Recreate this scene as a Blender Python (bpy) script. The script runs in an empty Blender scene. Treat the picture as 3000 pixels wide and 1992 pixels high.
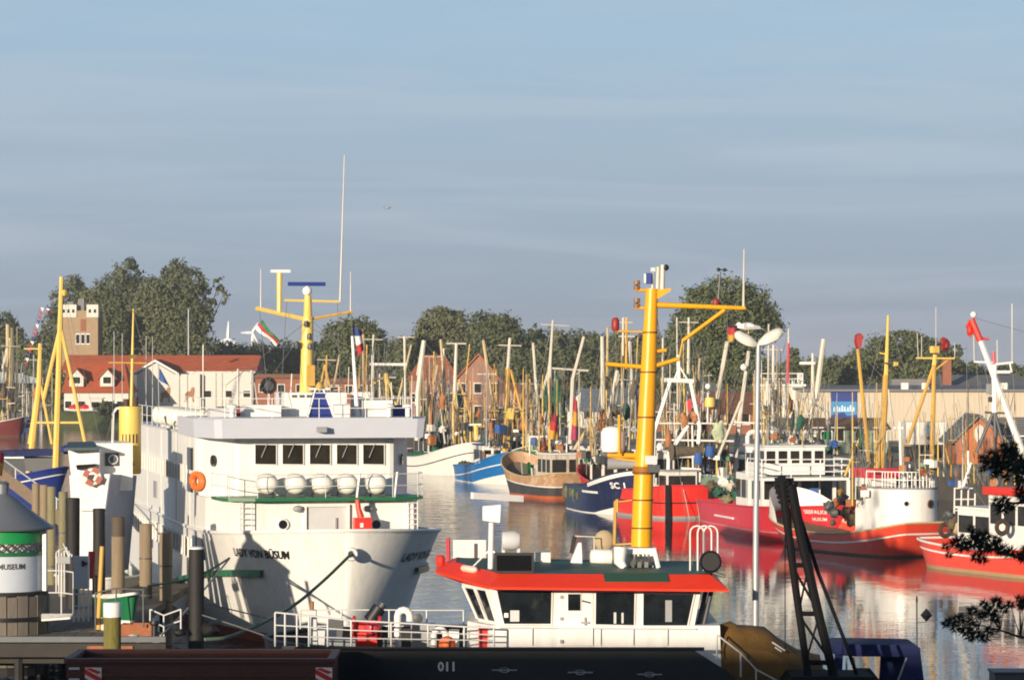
import bpy, bmesh, math, random
from mathutils import Vector, Matrix, noise
R = math.radians
PI = math.pi
random.seed(7)
SC = bpy.context.scene
COL = SC.collection

# ---------------------------------------------------------------- camera
F, HZ, CX, CZ = 9470.0, 1055.0, 1500.0, 10.2      # focal length and horizon row in photo pixels, photo centre column, eye height
cam = bpy.data.objects.new('camera', bpy.data.cameras.new('camera'))
COL.objects.link(cam)
cam.location = (0, 0, CZ)
cam.rotation_euler = (R(90), 0, 0)
cam.data.sensor_width = 36
cam.data.lens = 36 * F / 3000.0
cam.data.shift_y = (HZ - 996.0) / 3000.0
cam.data.clip_start = 0.5
cam.data.clip_end = 20000
SC.camera = cam

# ---------------------------------------------------------------- sky and sun
SUN_AZ, SUN_EL = 208.0, 8.5
w = bpy.data.worlds.new('World')
SC.world = w
w.use_nodes = True
nt = w.node_tree
nt.nodes.clear()
def wn(t, **k):
    n = nt.nodes.new(t)
    for a, v in k.items():
        setattr(n, a, v)
    return n
sky = wn('ShaderNodeTexSky', sky_type='NISHITA', sun_disc=False, sun_elevation=R(SUN_EL), sun_rotation=R(SUN_AZ),
         altitude=0, air_density=1.0, dust_density=1.2, ozone_density=2.0)
geo = wn('ShaderNodeTexCoord')
# thin veils of high cloud: streaky noise stretched along the horizon
mp = wn('ShaderNodeMapping'); mp.inputs['Scale'].default_value = (2.2, 2.2, 22.0); mp.inputs['Rotation'].default_value = (0, R(7), 0)
n1 = wn('ShaderNodeTexNoise'); n1.inputs['Scale'].default_value = 2.6; n1.inputs['Detail'].default_value = 6; n1.inputs['Roughness'].default_value = .55; n1.inputs['Distortion'].default_value = .8
r1 = wn('ShaderNodeValToRGB'); r1.color_ramp.elements[0].position = .42; r1.color_ramp.elements[1].position = .78
sx = wn('ShaderNodeSeparateXYZ')
r2 = wn('ShaderNodeMapRange'); r2.inputs['From Min'].default_value = 0.0; r2.inputs['From Max'].default_value = .16; r2.inputs['To Min'].default_value = .93; r2.inputs['To Max'].default_value = .52
mul = wn('ShaderNodeMath', operation='MULTIPLY'); mul.inputs[1].default_value = .60
add = wn('ShaderNodeMath', operation='ADD'); add.use_clamp = True
mix = wn('ShaderNodeMix', data_type='RGBA')
mix.inputs['B'].default_value = (3.6, 4.85, 6.3, 1)
bg = wn('ShaderNodeBackground'); bg.inputs['Strength'].default_value = .095
out = wn('ShaderNodeOutputWorld')
L = nt.links.new
L(geo.outputs['Generated'], mp.inputs['Vector']); L(mp.outputs[0], n1.inputs['Vector']); L(n1.outputs['Fac'], r1.inputs[0])
L(geo.outputs['Generated'], sx.inputs[0]); L(sx.outputs['Z'], r2.inputs['Value'])
L(r1.outputs[0], mul.inputs[0])
# the veil is greyer low down, paler and bluer higher up
r3 = wn('ShaderNodeMapRange'); r3.inputs['From Min'].default_value = 0.0; r3.inputs['From Max'].default_value = .10
mixc = wn('ShaderNodeMix', data_type='RGBA'); mixc.inputs['A'].default_value = (2.72, 3.3, 4.1, 1); mixc.inputs['B'].default_value = (3.2, 4.5, 6.4, 1)
L(sx.outputs['Z'], r3.inputs['Value']); L(r3.outputs[0], mixc.inputs['Factor'])
mixw = wn('ShaderNodeMix', data_type='RGBA'); mixw.inputs['B'].default_value = (5.0, 5.4, 6.5, 1)
L(mul.outputs[0], mixw.inputs['Factor']); L(mixc.outputs['Result'], mixw.inputs['A'])
# higher up the veil gives way to the clear deep blue of the open sky
r4 = wn('ShaderNodeMapRange', interpolation_type='SMOOTHSTEP'); r4.inputs['From Min'].default_value = .14; r4.inputs['From Max'].default_value = .5; r4.inputs['To Min'].default_value = 1.0; r4.inputs['To Max'].default_value = .06
fm_ = wn('ShaderNodeMath', operation='MULTIPLY'); L(sx.outputs['Z'], r4.inputs['Value']); L(r2.outputs[0], fm_.inputs[0]); L(r4.outputs[0], fm_.inputs[1])
L(fm_.outputs[0], mix.inputs['Factor'])
L(sky.outputs[0], mix.inputs['A']); L(mixw.outputs['Result'], mix.inputs['B'])
L(mix.outputs['Result'], bg.inputs['Color']); L(bg.outputs[0], out.inputs[0])

sl = bpy.data.lights.new('sun', 'SUN')
sl.energy = 5.0; sl.angle = R(.53); sl.color = (1.0, .84, .64)
so = bpy.data.objects.new('sun', sl); COL.objects.link(so)
sd = Vector((math.sin(R(SUN_AZ)) * math.cos(R(SUN_EL)), math.cos(R(SUN_AZ)) * math.cos(R(SUN_EL)), math.sin(R(SUN_EL))))
so.rotation_euler = sd.to_track_quat('Z', 'Y').to_euler()
so.location = (-30, -60, 40)

SC.view_settings.view_transform = 'Standard'
SC.view_settings.look = 'None'
SC.view_settings.exposure = 0.36
SC.view_settings.gamma = 1.0
SC.view_settings.use_curve_mapping = False
SC.render.engine = 'CYCLES'
SC.cycles.use_denoising = True
SC.cycles.max_bounces = 6
SC.cycles.diffuse_bounces = 3
SC.cycles.glossy_bounces = 4
SC.cycles.transparent_max_bounces = 8
SC.cycles.caustics_reflective = False
SC.cycles.caustics_refractive = False
SC.cycles.filter_width = 1.9

# ---------------------------------------------------------------- places
def P(x, y, d):
    """the point of the place that stands d metres out in the direction of photo pixel (x, y)"""
    return Vector(((x - CX) / F * d, d, CZ - (y - HZ) / F * d))
def WD(y, z=0.0):
    return F * (CZ - z) / (y - HZ)

# ---------------------------------------------------------------- materials
MATS = {}
def mat(name, col, rough=.5, metal=0.0, var=.12, vscale=1.5, streak=None, sfac=.35, bump=0.0, bscale=8.0, stretch=(1, 1, 1), spec=.5, blotch=None, bfac=.5, bpos=.55, coat=0.0):
    if name in MATS:
        return MATS[name]
    m = bpy.data.materials.new(name)
    m.use_nodes = True
    t = m.node_tree
    b = t.nodes['Principled BSDF']
    b.inputs['Roughness'].default_value = rough
    b.inputs['Metallic'].default_value = metal
    b.inputs['Specular IOR Level'].default_value = spec
    b.inputs['Coat Weight'].default_value = coat
    tc = t.nodes.new('ShaderNodeTexCoord')
    ma = t.nodes.new('ShaderNodeMapping'); ma.inputs['Scale'].default_value = stretch
    oi = t.nodes.new('ShaderNodeObjectInfo')
    t.links.new(tc.outputs['Object'], ma.inputs['Vector'])
    nz = t.nodes.new('ShaderNodeTexNoise'); nz.inputs['Scale'].default_value = vscale; nz.inputs['Detail'].default_value = 5; nz.inputs['Roughness'].default_value = .65
    t.links.new(ma.outputs[0], nz.inputs['Vector'])
    mr = t.nodes.new('ShaderNodeMapRange'); mr.inputs['From Min'].default_value = .25; mr.inputs['From Max'].default_value = .75
    mr.inputs['To Min'].default_value = 1 - var; mr.inputs['To Max'].default_value = 1 + var * .6
    t.links.new(nz.outputs['Fac'], mr.inputs['Value'])
    mx = t.nodes.new('ShaderNodeMix'); mx.data_type = 'RGBA'; mx.blend_type = 'MULTIPLY'; mx.inputs['Factor'].default_value = 1
    mx.inputs['A'].default_value = (*col, 1)
    t.links.new(mr.outputs[0], mx.inputs['B'])
    last = mx.outputs['Result']
    if streak:
        m2 = t.nodes.new('ShaderNodeMapping'); m2.inputs['Scale'].default_value = (3.2, 3.2, .22)
        t.links.new(tc.outputs['Object'], m2.inputs['Vector'])
        n2 = t.nodes.new('ShaderNodeTexNoise'); n2.inputs['Scale'].default_value = 1.6; n2.inputs['Detail'].default_value = 4
        t.links.new(m2.outputs[0], n2.inputs['Vector'])
        rp = t.nodes.new('ShaderNodeMapRange'); rp.inputs['From Min'].default_value = .5; rp.inputs['From Max'].default_value = .8
        rp.inputs['To Max'].default_value = sfac
        t.links.new(n2.outputs['Fac'], rp.inputs['Value'])
        m3 = t.nodes.new('ShaderNodeMix'); m3.data_type = 'RGBA'; m3.inputs['B'].default_value = (*streak, 1)
        t.links.new(rp.outputs[0], m3.inputs['Factor']); t.links.new(last, m3.inputs['A'])
        last = m3.outputs['Result']
    if blotch:
        n4 = t.nodes.new('ShaderNodeTexNoise'); n4.inputs['Scale'].default_value = vscale * .6; n4.inputs['Detail'].default_value = 6; n4.inputs['Roughness'].default_value = .7
        t.links.new(ma.outputs[0], n4.inputs['Vector'])
        r4 = t.nodes.new('ShaderNodeMapRange'); r4.inputs['From Min'].default_value = bpos; r4.inputs['From Max'].default_value = bpos + .12; r4.inputs['To Max'].default_value = bfac
        t.links.new(n4.outputs['Fac'], r4.inputs['Value'])
        m4 = t.nodes.new('ShaderNodeMix'); m4.data_type = 'RGBA'; m4.inputs['B'].default_value = (*blotch, 1)
        t.links.new(r4.outputs[0], m4.inputs['Factor']); t.links.new(last, m4.inputs['A'])
        last = m4.outputs['Result']
    t.links.new(last, b.inputs['Base Color'])
    if bump:
        nb = t.nodes.new('ShaderNodeTexNoise'); nb.inputs['Scale'].default_value = bscale; nb.inputs['Detail'].default_value = 4
        t.links.new(ma.outputs[0], nb.inputs['Vector'])
        bp = t.nodes.new('ShaderNodeBump'); bp.inputs['Strength'].default_value = 1; bp.inputs['Distance'].default_value = bump
        t.links.new(nb.outputs['Fac'], bp.inputs['Height']); t.links.new(bp.outputs[0], b.inputs['Normal'])
    MATS[name] = m
    return m

RUST = (.20, .075, .03)
GRIME = (.30, .26, .20)
W = mat('white_paint', (.80, .79, .76), .38, var=.06, streak=GRIME, sfac=.26, bump=.006, bscale=1.0)
WC = mat('white_paint_worn', (.74, .72, .67), .5, var=.10, streak=(.34, .20, .11), sfac=.38, bump=.004, bscale=2)
WRUST = mat('white_paint_rusty', (.62, .55, .45), .55, var=.2, streak=RUST, sfac=.95, blotch=(.30, .13, .06), bfac=.7, bpos=.56, vscale=1.2)
WF = mat('fascia_paint', (.53, .555, .64), .45, var=.04)
GREYW = mat('grey_white_paint', (.56, .57, .58), .45, var=.08)
GREY = mat('grey_paint', (.30, .31, .32), .5, var=.12)
DGREY = mat('dark_grey_metal', (.07, .075, .08), .5, var=.2)
BLACK = mat('black_paint', (.010, .011, .014), .5, var=.3, bump=.004, bscale=2)
RUBBER = mat('black_rubber', (.010, .010, .011), .6, var=.3)
TAR = mat('tarred_black', (.014, .013, .013), .7, var=.3, bump=.01, bscale=6)
YEL = mat('mast_yellow_pale', (.78, .54, .13), .42, var=.08, streak=(.4, .25, .08), sfac=.3)
YELF = mat('funnel_yellow', (.80, .57, .14), .42, var=.06, streak=(.45, .3, .1), sfac=.25)
YELO = mat('mast_orange_yellow', (.82, .38, .008), .36, var=.07, streak=(.35, .14, .03), sfac=.3)
YELD = mat('mast_ochre', (.58, .35, .07), .5, var=.15, streak=(.3, .15, .05), sfac=.5)
MWHITE = mat('mast_white', (.60, .56, .48), .45, var=.12, streak=(.4, .25, .12), sfac=.4)
WOODSPAR = mat('spar_wood', (.52, .40, .22), .55, var=.18, stretch=(6, 6, .6))
GALV = mat('galvanised_steel', (.42, .44, .46), .45, metal=.35, var=.12, vscale=5)
WIRE = mat('steel_wire', (.16, .16, .15), .6, var=.1)
REDP = mat('red_paint', (.62, .035, .022), .4, var=.08)
REDROOF = mat('roof_red', (.86, .045, .015), .5, var=.05, streak=(.5, .05, .04), sfac=.25, spec=.25)
REDHULL = mat('hull_red', (.78, .070, .035), .30, var=.08, streak=(.42, .07, .05), sfac=.45, bump=.012, bscale=.9, coat=.25)
CRIM = mat('hull_crimson', (.62, .036, .052), .40, var=.10, streak=(.36, .06, .07), sfac=.5, bump=.012, bscale=.8)
BRIGHTRED = mat('hull_bright_red', (.78, .032, .020), .42, var=.10, streak=(.5, .12, .1), sfac=.4, bump=.01, bscale=.9)
NAVY = mat('hull_navy', (.016, .025, .075), .35, var=.15, streak=(.09, .09, .11), sfac=.4, bump=.01, bscale=1)
BLUEH = mat('hull_blue', (.012, .15, .43), .34, var=.10, streak=(.10, .2, .38), sfac=.35, bump=.01, bscale=1)
BLUED = mat('deep_blue_paint', (.015, .035, .22), .5, var=.2)
BLUEC = mat('blue_canvas', (.007, .014, .085), .85, var=.22, vscale=2.5, bump=.05, bscale=1.6)
WHULL = mat('hull_white', (.80, .79, .75), .38, var=.05, streak=(.42, .3, .18), sfac=.22, bump=.01, bscale=1)
RUSTHULL = mat('hull_weathered', (.46, .27, .15), .6, var=.3, streak=RUST, sfac=.8, blotch=(.62, .48, .33), bfac=.7, bpos=.5, vscale=1.2)
DKHULL = mat('hull_dark_bottom', (.05, .052, .055), .55, var=.3, streak=RUST, sfac=.5)
ANTIF = mat('boot_red_oxide', (.42, .10, .035), .55, var=.2, blotch=(.2, .08, .05), bfac=.6)
WEED = mat('boot_weedy_brown', (.12, .085, .05), .75, var=.3)
DECKG = mat('deck_green', (.022, .085, .055), .6, var=.2, blotch=(.06, .12, .09), bfac=.5)
GREENP = mat('green_paint', (.012, .14, .055), .4, var=.1)
GREENB = mat('green_bright', (.010, .26, .07), .45, var=.1)
GREENS = mat('shed_green', (.24, .30, .22), .7, var=.12, streak=(.14, .16, .12), sfac=.5)
DECKW = mat('deck_wood', (.22, .17, .11), .75, var=.25, stretch=(8, .6, 1))
GLASS = mat('dark_glass', (.010, .011, .013), .05, var=.3, spec=.6)
GLASSB = mat('cabin_glass', (.030, .026, .020), .09, var=.6, vscale=2.2, spec=.4, blotch=(.10, .065, .03), bfac=.8, bpos=.6)
GLASSW = mat('bridge_glass', (.014, .018, .022), .07, var=.7, vscale=1.6, spec=.5, blotch=(.05, .055, .045), bfac=.7, bpos=.6)
BROWN = mat('brown_door', (.30, .13, .04), .5, var=.15)
ORANGE = mat('orange_plastic', (.85, .16, .025), .5, var=.08)
CANV = mat('canister_white', (.80, .77, .70), .35, var=.06)
DRED = mat('dark_red_paint', (.30, .025, .025), .5, var=.25)
NETG = mat('net_green', (.018, .105, .062), .9, var=.35, vscale=4, bump=.08, bscale=6)
NETB = mat('net_brown', (.13, .10, .065), .95, var=.4, vscale=4, bump=.08, bscale=6)
NETO = mat('net_orange', (.40, .17, .07), .9, var=.3, vscale=4)
TARP = mat('brown_tarpaulin', (.15, .080, .014), .75, var=.25, bump=.06, bscale=1.8, streak=(.07, .04, .02), sfac=.6)
PILEW = mat('pile_wood', (.26, .20, .13), .8, var=.25, stretch=(5, 5, .5), bump=.02, bscale=9, streak=(.16, .12, .08), sfac=.5)
PILEM = mat('pile_mossy', (.17, .15, .035), .85, var=.35, stretch=(4, 4, .7), bump=.03, bscale=7)
PILEO = mat('pile_olive', (.21, .19, .105), .85, var=.25, stretch=(4, 4, .7), bump=.02, bscale=7)
PLANKM = mat('jetty_plank', (.115, .098, .08), .8, var=.28, vscale=2.5, bump=.01, bscale=8)
BEAMM = mat('jetty_beam', (.035, .032, .028), .8, var=.3)
RUSTM = mat('rusty_steel', (.33, .105, .035), .7, var=.35, vscale=2.5, blotch=(.15, .06, .03), bfac=.7)
CONT = mat('skip_maroon', (.10, .024, .016), .55, var=.25, vscale=1.2, streak=(.08, .03, .02), sfac=.6, bump=.01, bscale=2)
CONCR = mat('concrete', (.34, .32, .29), .85, var=.18, vscale=.8)
CONEG = mat('beacon_roof_grey', (.13, .145, .17), .38, var=.08)
BEACW = mat('beacon_white_panel', (.55, .60, .68), .3, var=.06)
ROPEG = mat('rope_green', (.10, .16, .11), .9, var=.2)
ROPEW = mat('rope_pale', (.50, .44, .34), .9, var=.2)
BEIGE = mat('beige_cover', (.42, .33, .20), .8, var=.15)
BIRDW = mat('gull_white', (.80, .78, .75), .7, var=.04)
BIRDG = mat('gull_grey', (.42, .43, .45), .7, var=.05)
BIRDY = mat('gull_yellow', (.75, .45, .05), .5, var=.05)

# ---------------------------------------------------------------- mesh builder
class MB:
    def __init__(s):
        s.v = []; s.f = []
    def add(s, vs, fs):
        o = len(s.v)
        s.v.extend([tuple(p) for p in vs]); s.f.extend([tuple(i + o for i in q) for q in fs])
        return s
    def box(s, c, d, rz=0.0, rx=0.0, ry=0.0):
        hx, hy, hz = d[0] / 2, d[1] / 2, d[2] / 2
        M = Matrix.Rotation(rz, 3, 'Z') @ Matrix.Rotation(ry, 3, 'Y') @ Matrix.Rotation(rx, 3, 'X')
        c = Vector(c)
        vs = [c + M @ Vector((a * hx, b * hy, e * hz)) for a, b, e in ((-1, -1, -1), (1, -1, -1), (1, 1, -1), (-1, 1, -1), (-1, -1, 1), (1, -1, 1), (1, 1, 1), (-1, 1, 1))]
        return s.add(vs, [(0, 3, 2, 1), (4, 5, 6, 7), (0, 1, 5, 4), (1, 2, 6, 5), (2, 3, 7, 6), (3, 0, 4, 7)])
    def bx(s, x0, x1, y0, y1, z0, z1):
        return s.box(((x0 + x1) / 2, (y0 + y1) / 2, (z0 + z1) / 2), (abs(x1 - x0), abs(y1 - y0), abs(z1 - z0)))
    def hexa(s, p):      # 4 bottom then 4 top corners
        return s.add(p, [(0, 3, 2, 1), (4, 5, 6, 7), (0, 1, 5, 4), (1, 2, 6, 5), (2, 3, 7, 6), (3, 0, 4, 7)])
    def slab(s, quad, n):      # quad extruded along vector n
        n = Vector(n); q = [Vector(p) for p in quad]; k = len(q)
        vs = q + [p + n for p in q]
        fs = [tuple(range(k))[::-1], tuple(range(k, 2 * k))] + [(i, (i + 1) % k, k + (i + 1) % k, k + i) for i in range(k)]
        return s.add(vs, fs)
    def prism(s, poly, z0, z1):
        return s.slab([(p[0], p[1], z0) for p in poly], (0, 0, z1 - z0))
    def frustum(s, poly0, z0, poly1, z1):
        k = len(poly0)
        vs = [(p[0], p[1], z0) for p in poly0] + [(p[0], p[1], z1) for p in poly1]
        return s.add(vs, [tuple(range(k))[::-1], tuple(range(k, 2 * k))] + [(i, (i + 1) % k, k + (i + 1) % k, k + i) for i in range(k)])
    def tube(s, pts, r, n=6, caps=True):
        pts = [Vector(p) for p in pts]
        rs = r if isinstance(r, (list, tuple)) else [r] * len(pts)
        o = len(s.v); up = None
        for i, p in enumerate(pts):
            t = (pts[min(i + 1, len(pts) - 1)] - pts[max(i - 1, 0)])
            t = t.normalized() if t.length > 1e-9 else Vector((0, 0, 1))
            if up is None:
                up = Vector((1, 0, 0)) if abs(t.x) < .8 else Vector((0, 1, 0))
            a = (up - t * up.dot(t)).normalized(); b = t.cross(a); up = a
            for k in range(n):
                an = 2 * PI * k / n
                s.v.append(tuple(p + (a * math.cos(an) + b * math.sin(an)) * rs[i]))
        for i in range(len(pts) - 1):
            for k in range(n):
                s.f.append((o + i * n + k, o + i * n + (k + 1) % n, o + (i + 1) * n + (k + 1) % n, o + (i + 1) * n + k))
        if caps:
            s.f.append(tuple(o + k for k in range(n))[::-1])
            s.f.append(tuple(o + (len(pts) - 1) * n + k for k in range(n)))
        return s
    def lathe(s, prof, n=16, c=(0, 0, 0), axis='Z'):
        o = len(s.v); c = Vector(c)
        for r, h in prof:
            for k in range(n):
                a = 2 * PI * k / n; p = Vector((r * math.cos(a), r * math.sin(a), h))
                if axis == 'Y': p = Vector((p.x, p.z, p.y))
                elif axis == 'X': p = Vector((p.z, p.x, p.y))
                s.v.append(tuple(c + p))
        m = len(prof)
        for i in range(m - 1):
            for k in range(n):
                s.f.append((o + i * n + k, o + i * n + (k + 1) % n, o + (i + 1) * n + (k + 1) % n, o + (i + 1) * n + k))
        s.f.append(tuple(o + k for k in range(n))[::-1]); s.f.append(tuple(o + (m - 1) * n + k for k in range(n)))
        return s
    def ball(s, c, r, n=12, m=8, sc=(1, 1, 1)):
        o = len(s.v); c = Vector(c)
        s.v.append(tuple(c + Vector((0, 0, -r * sc[2]))))
        for i in range(1, m):
            ph = -PI / 2 + PI * i / m
            for k in range(n):
                a = 2 * PI * k / n
                s.v.append(tuple(c + Vector((r * sc[0] * math.cos(ph) * math.cos(a), r * sc[1] * math.cos(ph) * math.sin(a), r * sc[2] * math.sin(ph)))))
        s.v.append(tuple(c + Vector((0, 0, r * sc[2])))); e = len(s.v) - 1
        for k in range(n):
            s.f.append((o, o + 1 + (k + 1) % n, o + 1 + k))
            s.f.append((e, o + 1 + (m - 2) * n + k, o + 1 + (m - 2) * n + (k + 1) % n))
        for i in range(m - 2):
            for k in range(n):
                s.f.append((o + 1 + i * n + k, o + 1 + i * n + (k + 1) % n, o + 1 + (i + 1) * n + (k + 1) % n, o + 1 + (i + 1) * n + k))
        return s
    def torus(s, c, R_, r, n=20, m=8, ax='Y', sc=1.0):
        pts = []
        for i in range(n):
            a = 2 * PI * i / n
            q = (R_ * math.cos(a), R_ * math.sin(a) * sc)
            pts.append(q)
        o = len(s.v); c = Vector(c)
        for i in range(n):
            a = 2 * PI * i / n
            for k in range(m):
                b = 2 * PI * k / m; rr = R_ + r * math.cos(b)
                x, y, z = rr * math.cos(a), r * math.sin(b), rr * math.sin(a) * sc
                p = Vector((x, y, z)) if ax == 'Y' else (Vector((y, x, z)) if ax == 'X' else Vector((x, z, y)))
                s.v.append(tuple(c + p))
        for i in range(n):
            for k in range(m):
                s.f.append((o + i * m + k, o + i * m + (k + 1) % m, o + ((i + 1) % n) * m + (k + 1) % m, o + ((i + 1) % n) * m + k))
        return s
    def grid(s, rows, wrap=False):
        o = len(s.v); n = len(rows[0])
        for r in rows: s.v.extend([tuple(p) for p in r])
        for i in range(len(rows) - 1):
            for k in range(n if wrap else n - 1):
                s.f.append((o + i * n + k, o + i * n + (k + 1) % n, o + (i + 1) * n + (k + 1) % n, o + (i + 1) * n + k))
        return s
    def mesh(s, name, m, smooth=None):
        me = bpy.data.meshes.new(name)
        me.from_pydata(s.v, [], s.f)
        bm = bmesh.new(); bm.from_mesh(me); bmesh.ops.recalc_face_normals(bm, faces=bm.faces); bm.to_mesh(me); bm.free()
        if m: me.materials.append(m)
        if smooth:
            for p in me.polygons: p.use_smooth = True
            me.set_sharp_from_angle(angle=R(smooth))
        me.update()
        return me

def link(o, parent=None, label=None, cat=None, group=None, kind=None):
    COL.objects.link(o)
    if parent is not None: o.parent = parent
    if label: o['label'] = label
    if cat: o['category'] = cat
    if group: o['group'] = group
    if kind: o['kind'] = kind
    return o
def obj(name, mb, m, parent=None, smooth=None, **k):
    return link(bpy.data.objects.new(name, mb.mesh(name, m, smooth)), parent, **k)

class Thing:
    def __init__(s, name, label, cat, loc, rz=0.0, group=None):
        s.root = link(bpy.data.objects.new(name, None), None, label, cat, group)
        s.root.empty_display_size = .3
        s.loc = Vector(loc); s.rz = rz
        s.root.location = s.loc; s.root.rotation_euler = (0, 0, rz)
        s.M = Matrix.Rotation(-rz, 3, 'Z'); s.c = Vector((math.cos(rz), math.sin(rz), 0))
    def L(s, p): return s.M @ (Vector(p) - s.loc)
    def px(s, x, y, d): return s.L(P(x, y, d))
    def _ray(s, x, y):
        o = s.L((0, 0, CZ)); return o, s.M @ Vector(((x - CX) / F, 1.0, -(y - HZ) / F))
    def hv(s, x, y, v):
        o, r = s._ray(x, y); return o + r * ((v - o.y) / r.y)
    def hu(s, x, y, u):
        o, r = s._ray(x, y); return o + r * ((u - o.x) / r.x)
    def part(s, name, mb, m, parent=None, smooth=None, **k):
        return obj(name, mb, m, parent or s.root, smooth, **k)
    def spar(s, name, a, b, r, m, d, d2=None, n=6, r2=None, parent=None):
        p, q = s.px(a[0], a[1], d), s.px(b[0], b[1], d2 or d)
        return s.part(name, MB().tube([p, q], [r, r2 or r], n), m, parent, smooth=40)

def copy_tree(o, parent=None):
    c = o.copy(); COL.objects.link(c)
    if parent is not None: c.parent = parent
    for ch in list(o.children): copy_tree(ch, c)
    return c

def text_mesh(s, size=1.0, shear=0.0, extrude=.01, align='CENTER', bold=0.0):
    cu = bpy.data.curves.new('lettering', 'FONT')
    cu.body = s; cu.size = size; cu.shear = shear; cu.extrude = extrude; cu.align_x = align; cu.offset = bold
    cu.resolution_u = 2
    o = bpy.data.objects.new('lettering', cu); COL.objects.link(o)
    me = bpy.data.meshes.new_from_object(o.evaluated_get(bpy.context.evaluated_depsgraph_get()))
    bpy.data.objects.remove(o); bpy.data.curves.remove(cu)
    me.name = 'lettering'
    return me

def rail_mb(path, h, r=.025, bars=2, step=1.3):
    """pipe railing along a path of foot points"""
    mb = MB(); path = [Vector(p) for p in path]; up = Vector((0, 0, h))
    for b in range(bars):
        mb.tube([p + up * ((b + 1) / bars) for p in path], r, 5)
    for i in range(len(path) - 1):
        a, c = path[i], path[i + 1]; n = max(1, int((c - a).length / step + .5))
        for k in range(n + (1 if i == len(path) - 2 else 0)):
            p = a.lerp(c, k / n); mb.tube([p, p + up], r, 5)
    return mb
# ================================================================ THE SETTING
def struct(name, mb, m, smooth=None):
    return obj(name, mb, m, None, smooth, kind='structure')

def water_mat():
    m = bpy.data.materials.new('harbour_water'); m.use_nodes = True
    t = m.node_tree; b = t.nodes['Principled BSDF']
    b.inputs['Base Color'].default_value = (.022, .035, .045, 1)
    b.inputs['Roughness'].default_value = .05
    b.inputs['IOR'].default_value = 1.33
    b.inputs['Specular IOR Level'].default_value = .6
    tc = t.nodes.new('ShaderNodeTexCoord')
    last = None
    # a breeze ruffles the open basin, the water lies calm in the lee of the moored cutters
    sxy = t.nodes.new('ShaderNodeSeparateXYZ'); t.links.new(tc.outputs['Object'], sxy.inputs[0])
    wn_ = t.nodes.new('ShaderNodeTexNoise'); wn_.inputs['Scale'].default_value = .06; wn_.inputs['Detail'].default_value = 3
    t.links.new(tc.outputs['Object'], wn_.inputs['Vector'])
    ma_ = t.nodes.new('ShaderNodeMath'); ma_.operation = 'MULTIPLY_ADD'; ma_.inputs[1].default_value = 14.0
    t.links.new(wn_.outputs['Fac'], ma_.inputs[0]); t.links.new(sxy.outputs['X'], ma_.inputs[2])
    wr = t.nodes.new('ShaderNodeMapRange'); wr.interpolation_type = 'SMOOTHSTEP'; wr.inputs['From Min'].default_value = 5.0; wr.inputs['From Max'].default_value = 15.0; wr.inputs['To Min'].default_value = 1.0; wr.inputs['To Max'].default_value = .20
    t.links.new(ma_.outputs[0], wr.inputs['Value'])
    for sc, rot, k, dist in ((.55, 15, (1, .75, 1), .052), (2.1, -25, (1, .7, 1), .024), (.045, 5, (1, .5, 1), .06)):
        mp = t.nodes.new('ShaderNodeMapping'); mp.inputs['Scale'].default_value = k; mp.inputs['Rotation'].default_value = (0, 0, R(rot))
        nz = t.nodes.new('ShaderNodeTexNoise'); nz.inputs['Scale'].default_value = sc; nz.inputs['Detail'].default_value = 3; nz.inputs['Distortion'].default_value = .6
        bp = t.nodes.new('ShaderNodeBump'); t.links.new(wr.outputs[0], bp.inputs['Strength']); bp.inputs['Distance'].default_value = dist
        t.links.new(tc.outputs['Object'], mp.inputs[0]); t.links.new(mp.outputs[0], nz.inputs['Vector']); t.links.new(nz.outputs['Fac'], bp.inputs['Height'])
        if last: t.links.new(last, bp.inputs['Normal'])
        last = bp.outputs[0]
    t.links.new(last, b.inputs['Normal'])
    return m
struct('water', MB().add([(-400, 60, 0), (700, 60, 0), (700, 900, 0), (-400, 900, 0)], [(0, 1, 2, 3)]), water_mat())

LANDM = mat('far_ground', (.24, .22, .17), .95, var=.3, vscale=.05)
GRASSM = mat('bank_grass', (.075, .095, .028), .95, var=.4, vscale=.5, blotch=(.13, .11, .04), bfac=.6)
QUAYM = mat('quay_wall_dark', (.075, .068, .06), .85, var=.35, vscale=.6, streak=(.03, .03, .028), sfac=.6)
QZ = 2.0
qline = [(330, 200), (40, 200), (38, 214), (24, 262), (11.5, 292), (0.5, 318), (-9, 362), (-26, 430), (-44, 492), (-90, 512), (-400, 530)]
poly = qline + [(-1500, 530), (-1500, 3950), (1500, 3950), (1500, 200)]
mb = MB()
mb.add([(x, y, QZ) for x, y in poly], [tuple(range(len(poly)))])
struct('land', mb, LANDM)
mb = MB()
for i in range(len(qline) - 1):
    a, b = qline[i], qline[i + 1]
    mb.add([(a[0], a[1], -1.5), (b[0], b[1], -1.5), (b[0], b[1], QZ), (a[0], a[1], QZ)], [(0, 1, 2, 3)])
struct('quay_wall', mb, QUAYM)
# the near quay with an unseen building behind the camera, sized to shade the foreground
struct('near_quay', MB().bx(-300, 400, -400, 83, -2, 1.75), mat('near_quay_concrete', (.16, .15, .14), .9, var=.25, vscale=.4))
struct('unseen_shade_building', MB().bx(-75, 45, -22, -3.0, 1.75, 17.0), mat('building_brick', (.22, .10, .07), .85, var=.2))
# low grassy bank in front of the red roofed houses
mb = MB(); rows = []
for i in range(31):
    x = -60 + i * 1.6
    rows.append([(x, 486 + (x + 60) * -.62 + 12, .1), (x, 491 + (x + 60) * -.62 + 12, .7 + .25 * noise.noise((x * .3, 0, 0))), (x, 497 + (x + 60) * -.5 + 12, 2.0 + .35 * noise.noise((x * .25, 3, 0))), (x, 506 + (x + 60) * -.4 + 12, 2.1)])
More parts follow.
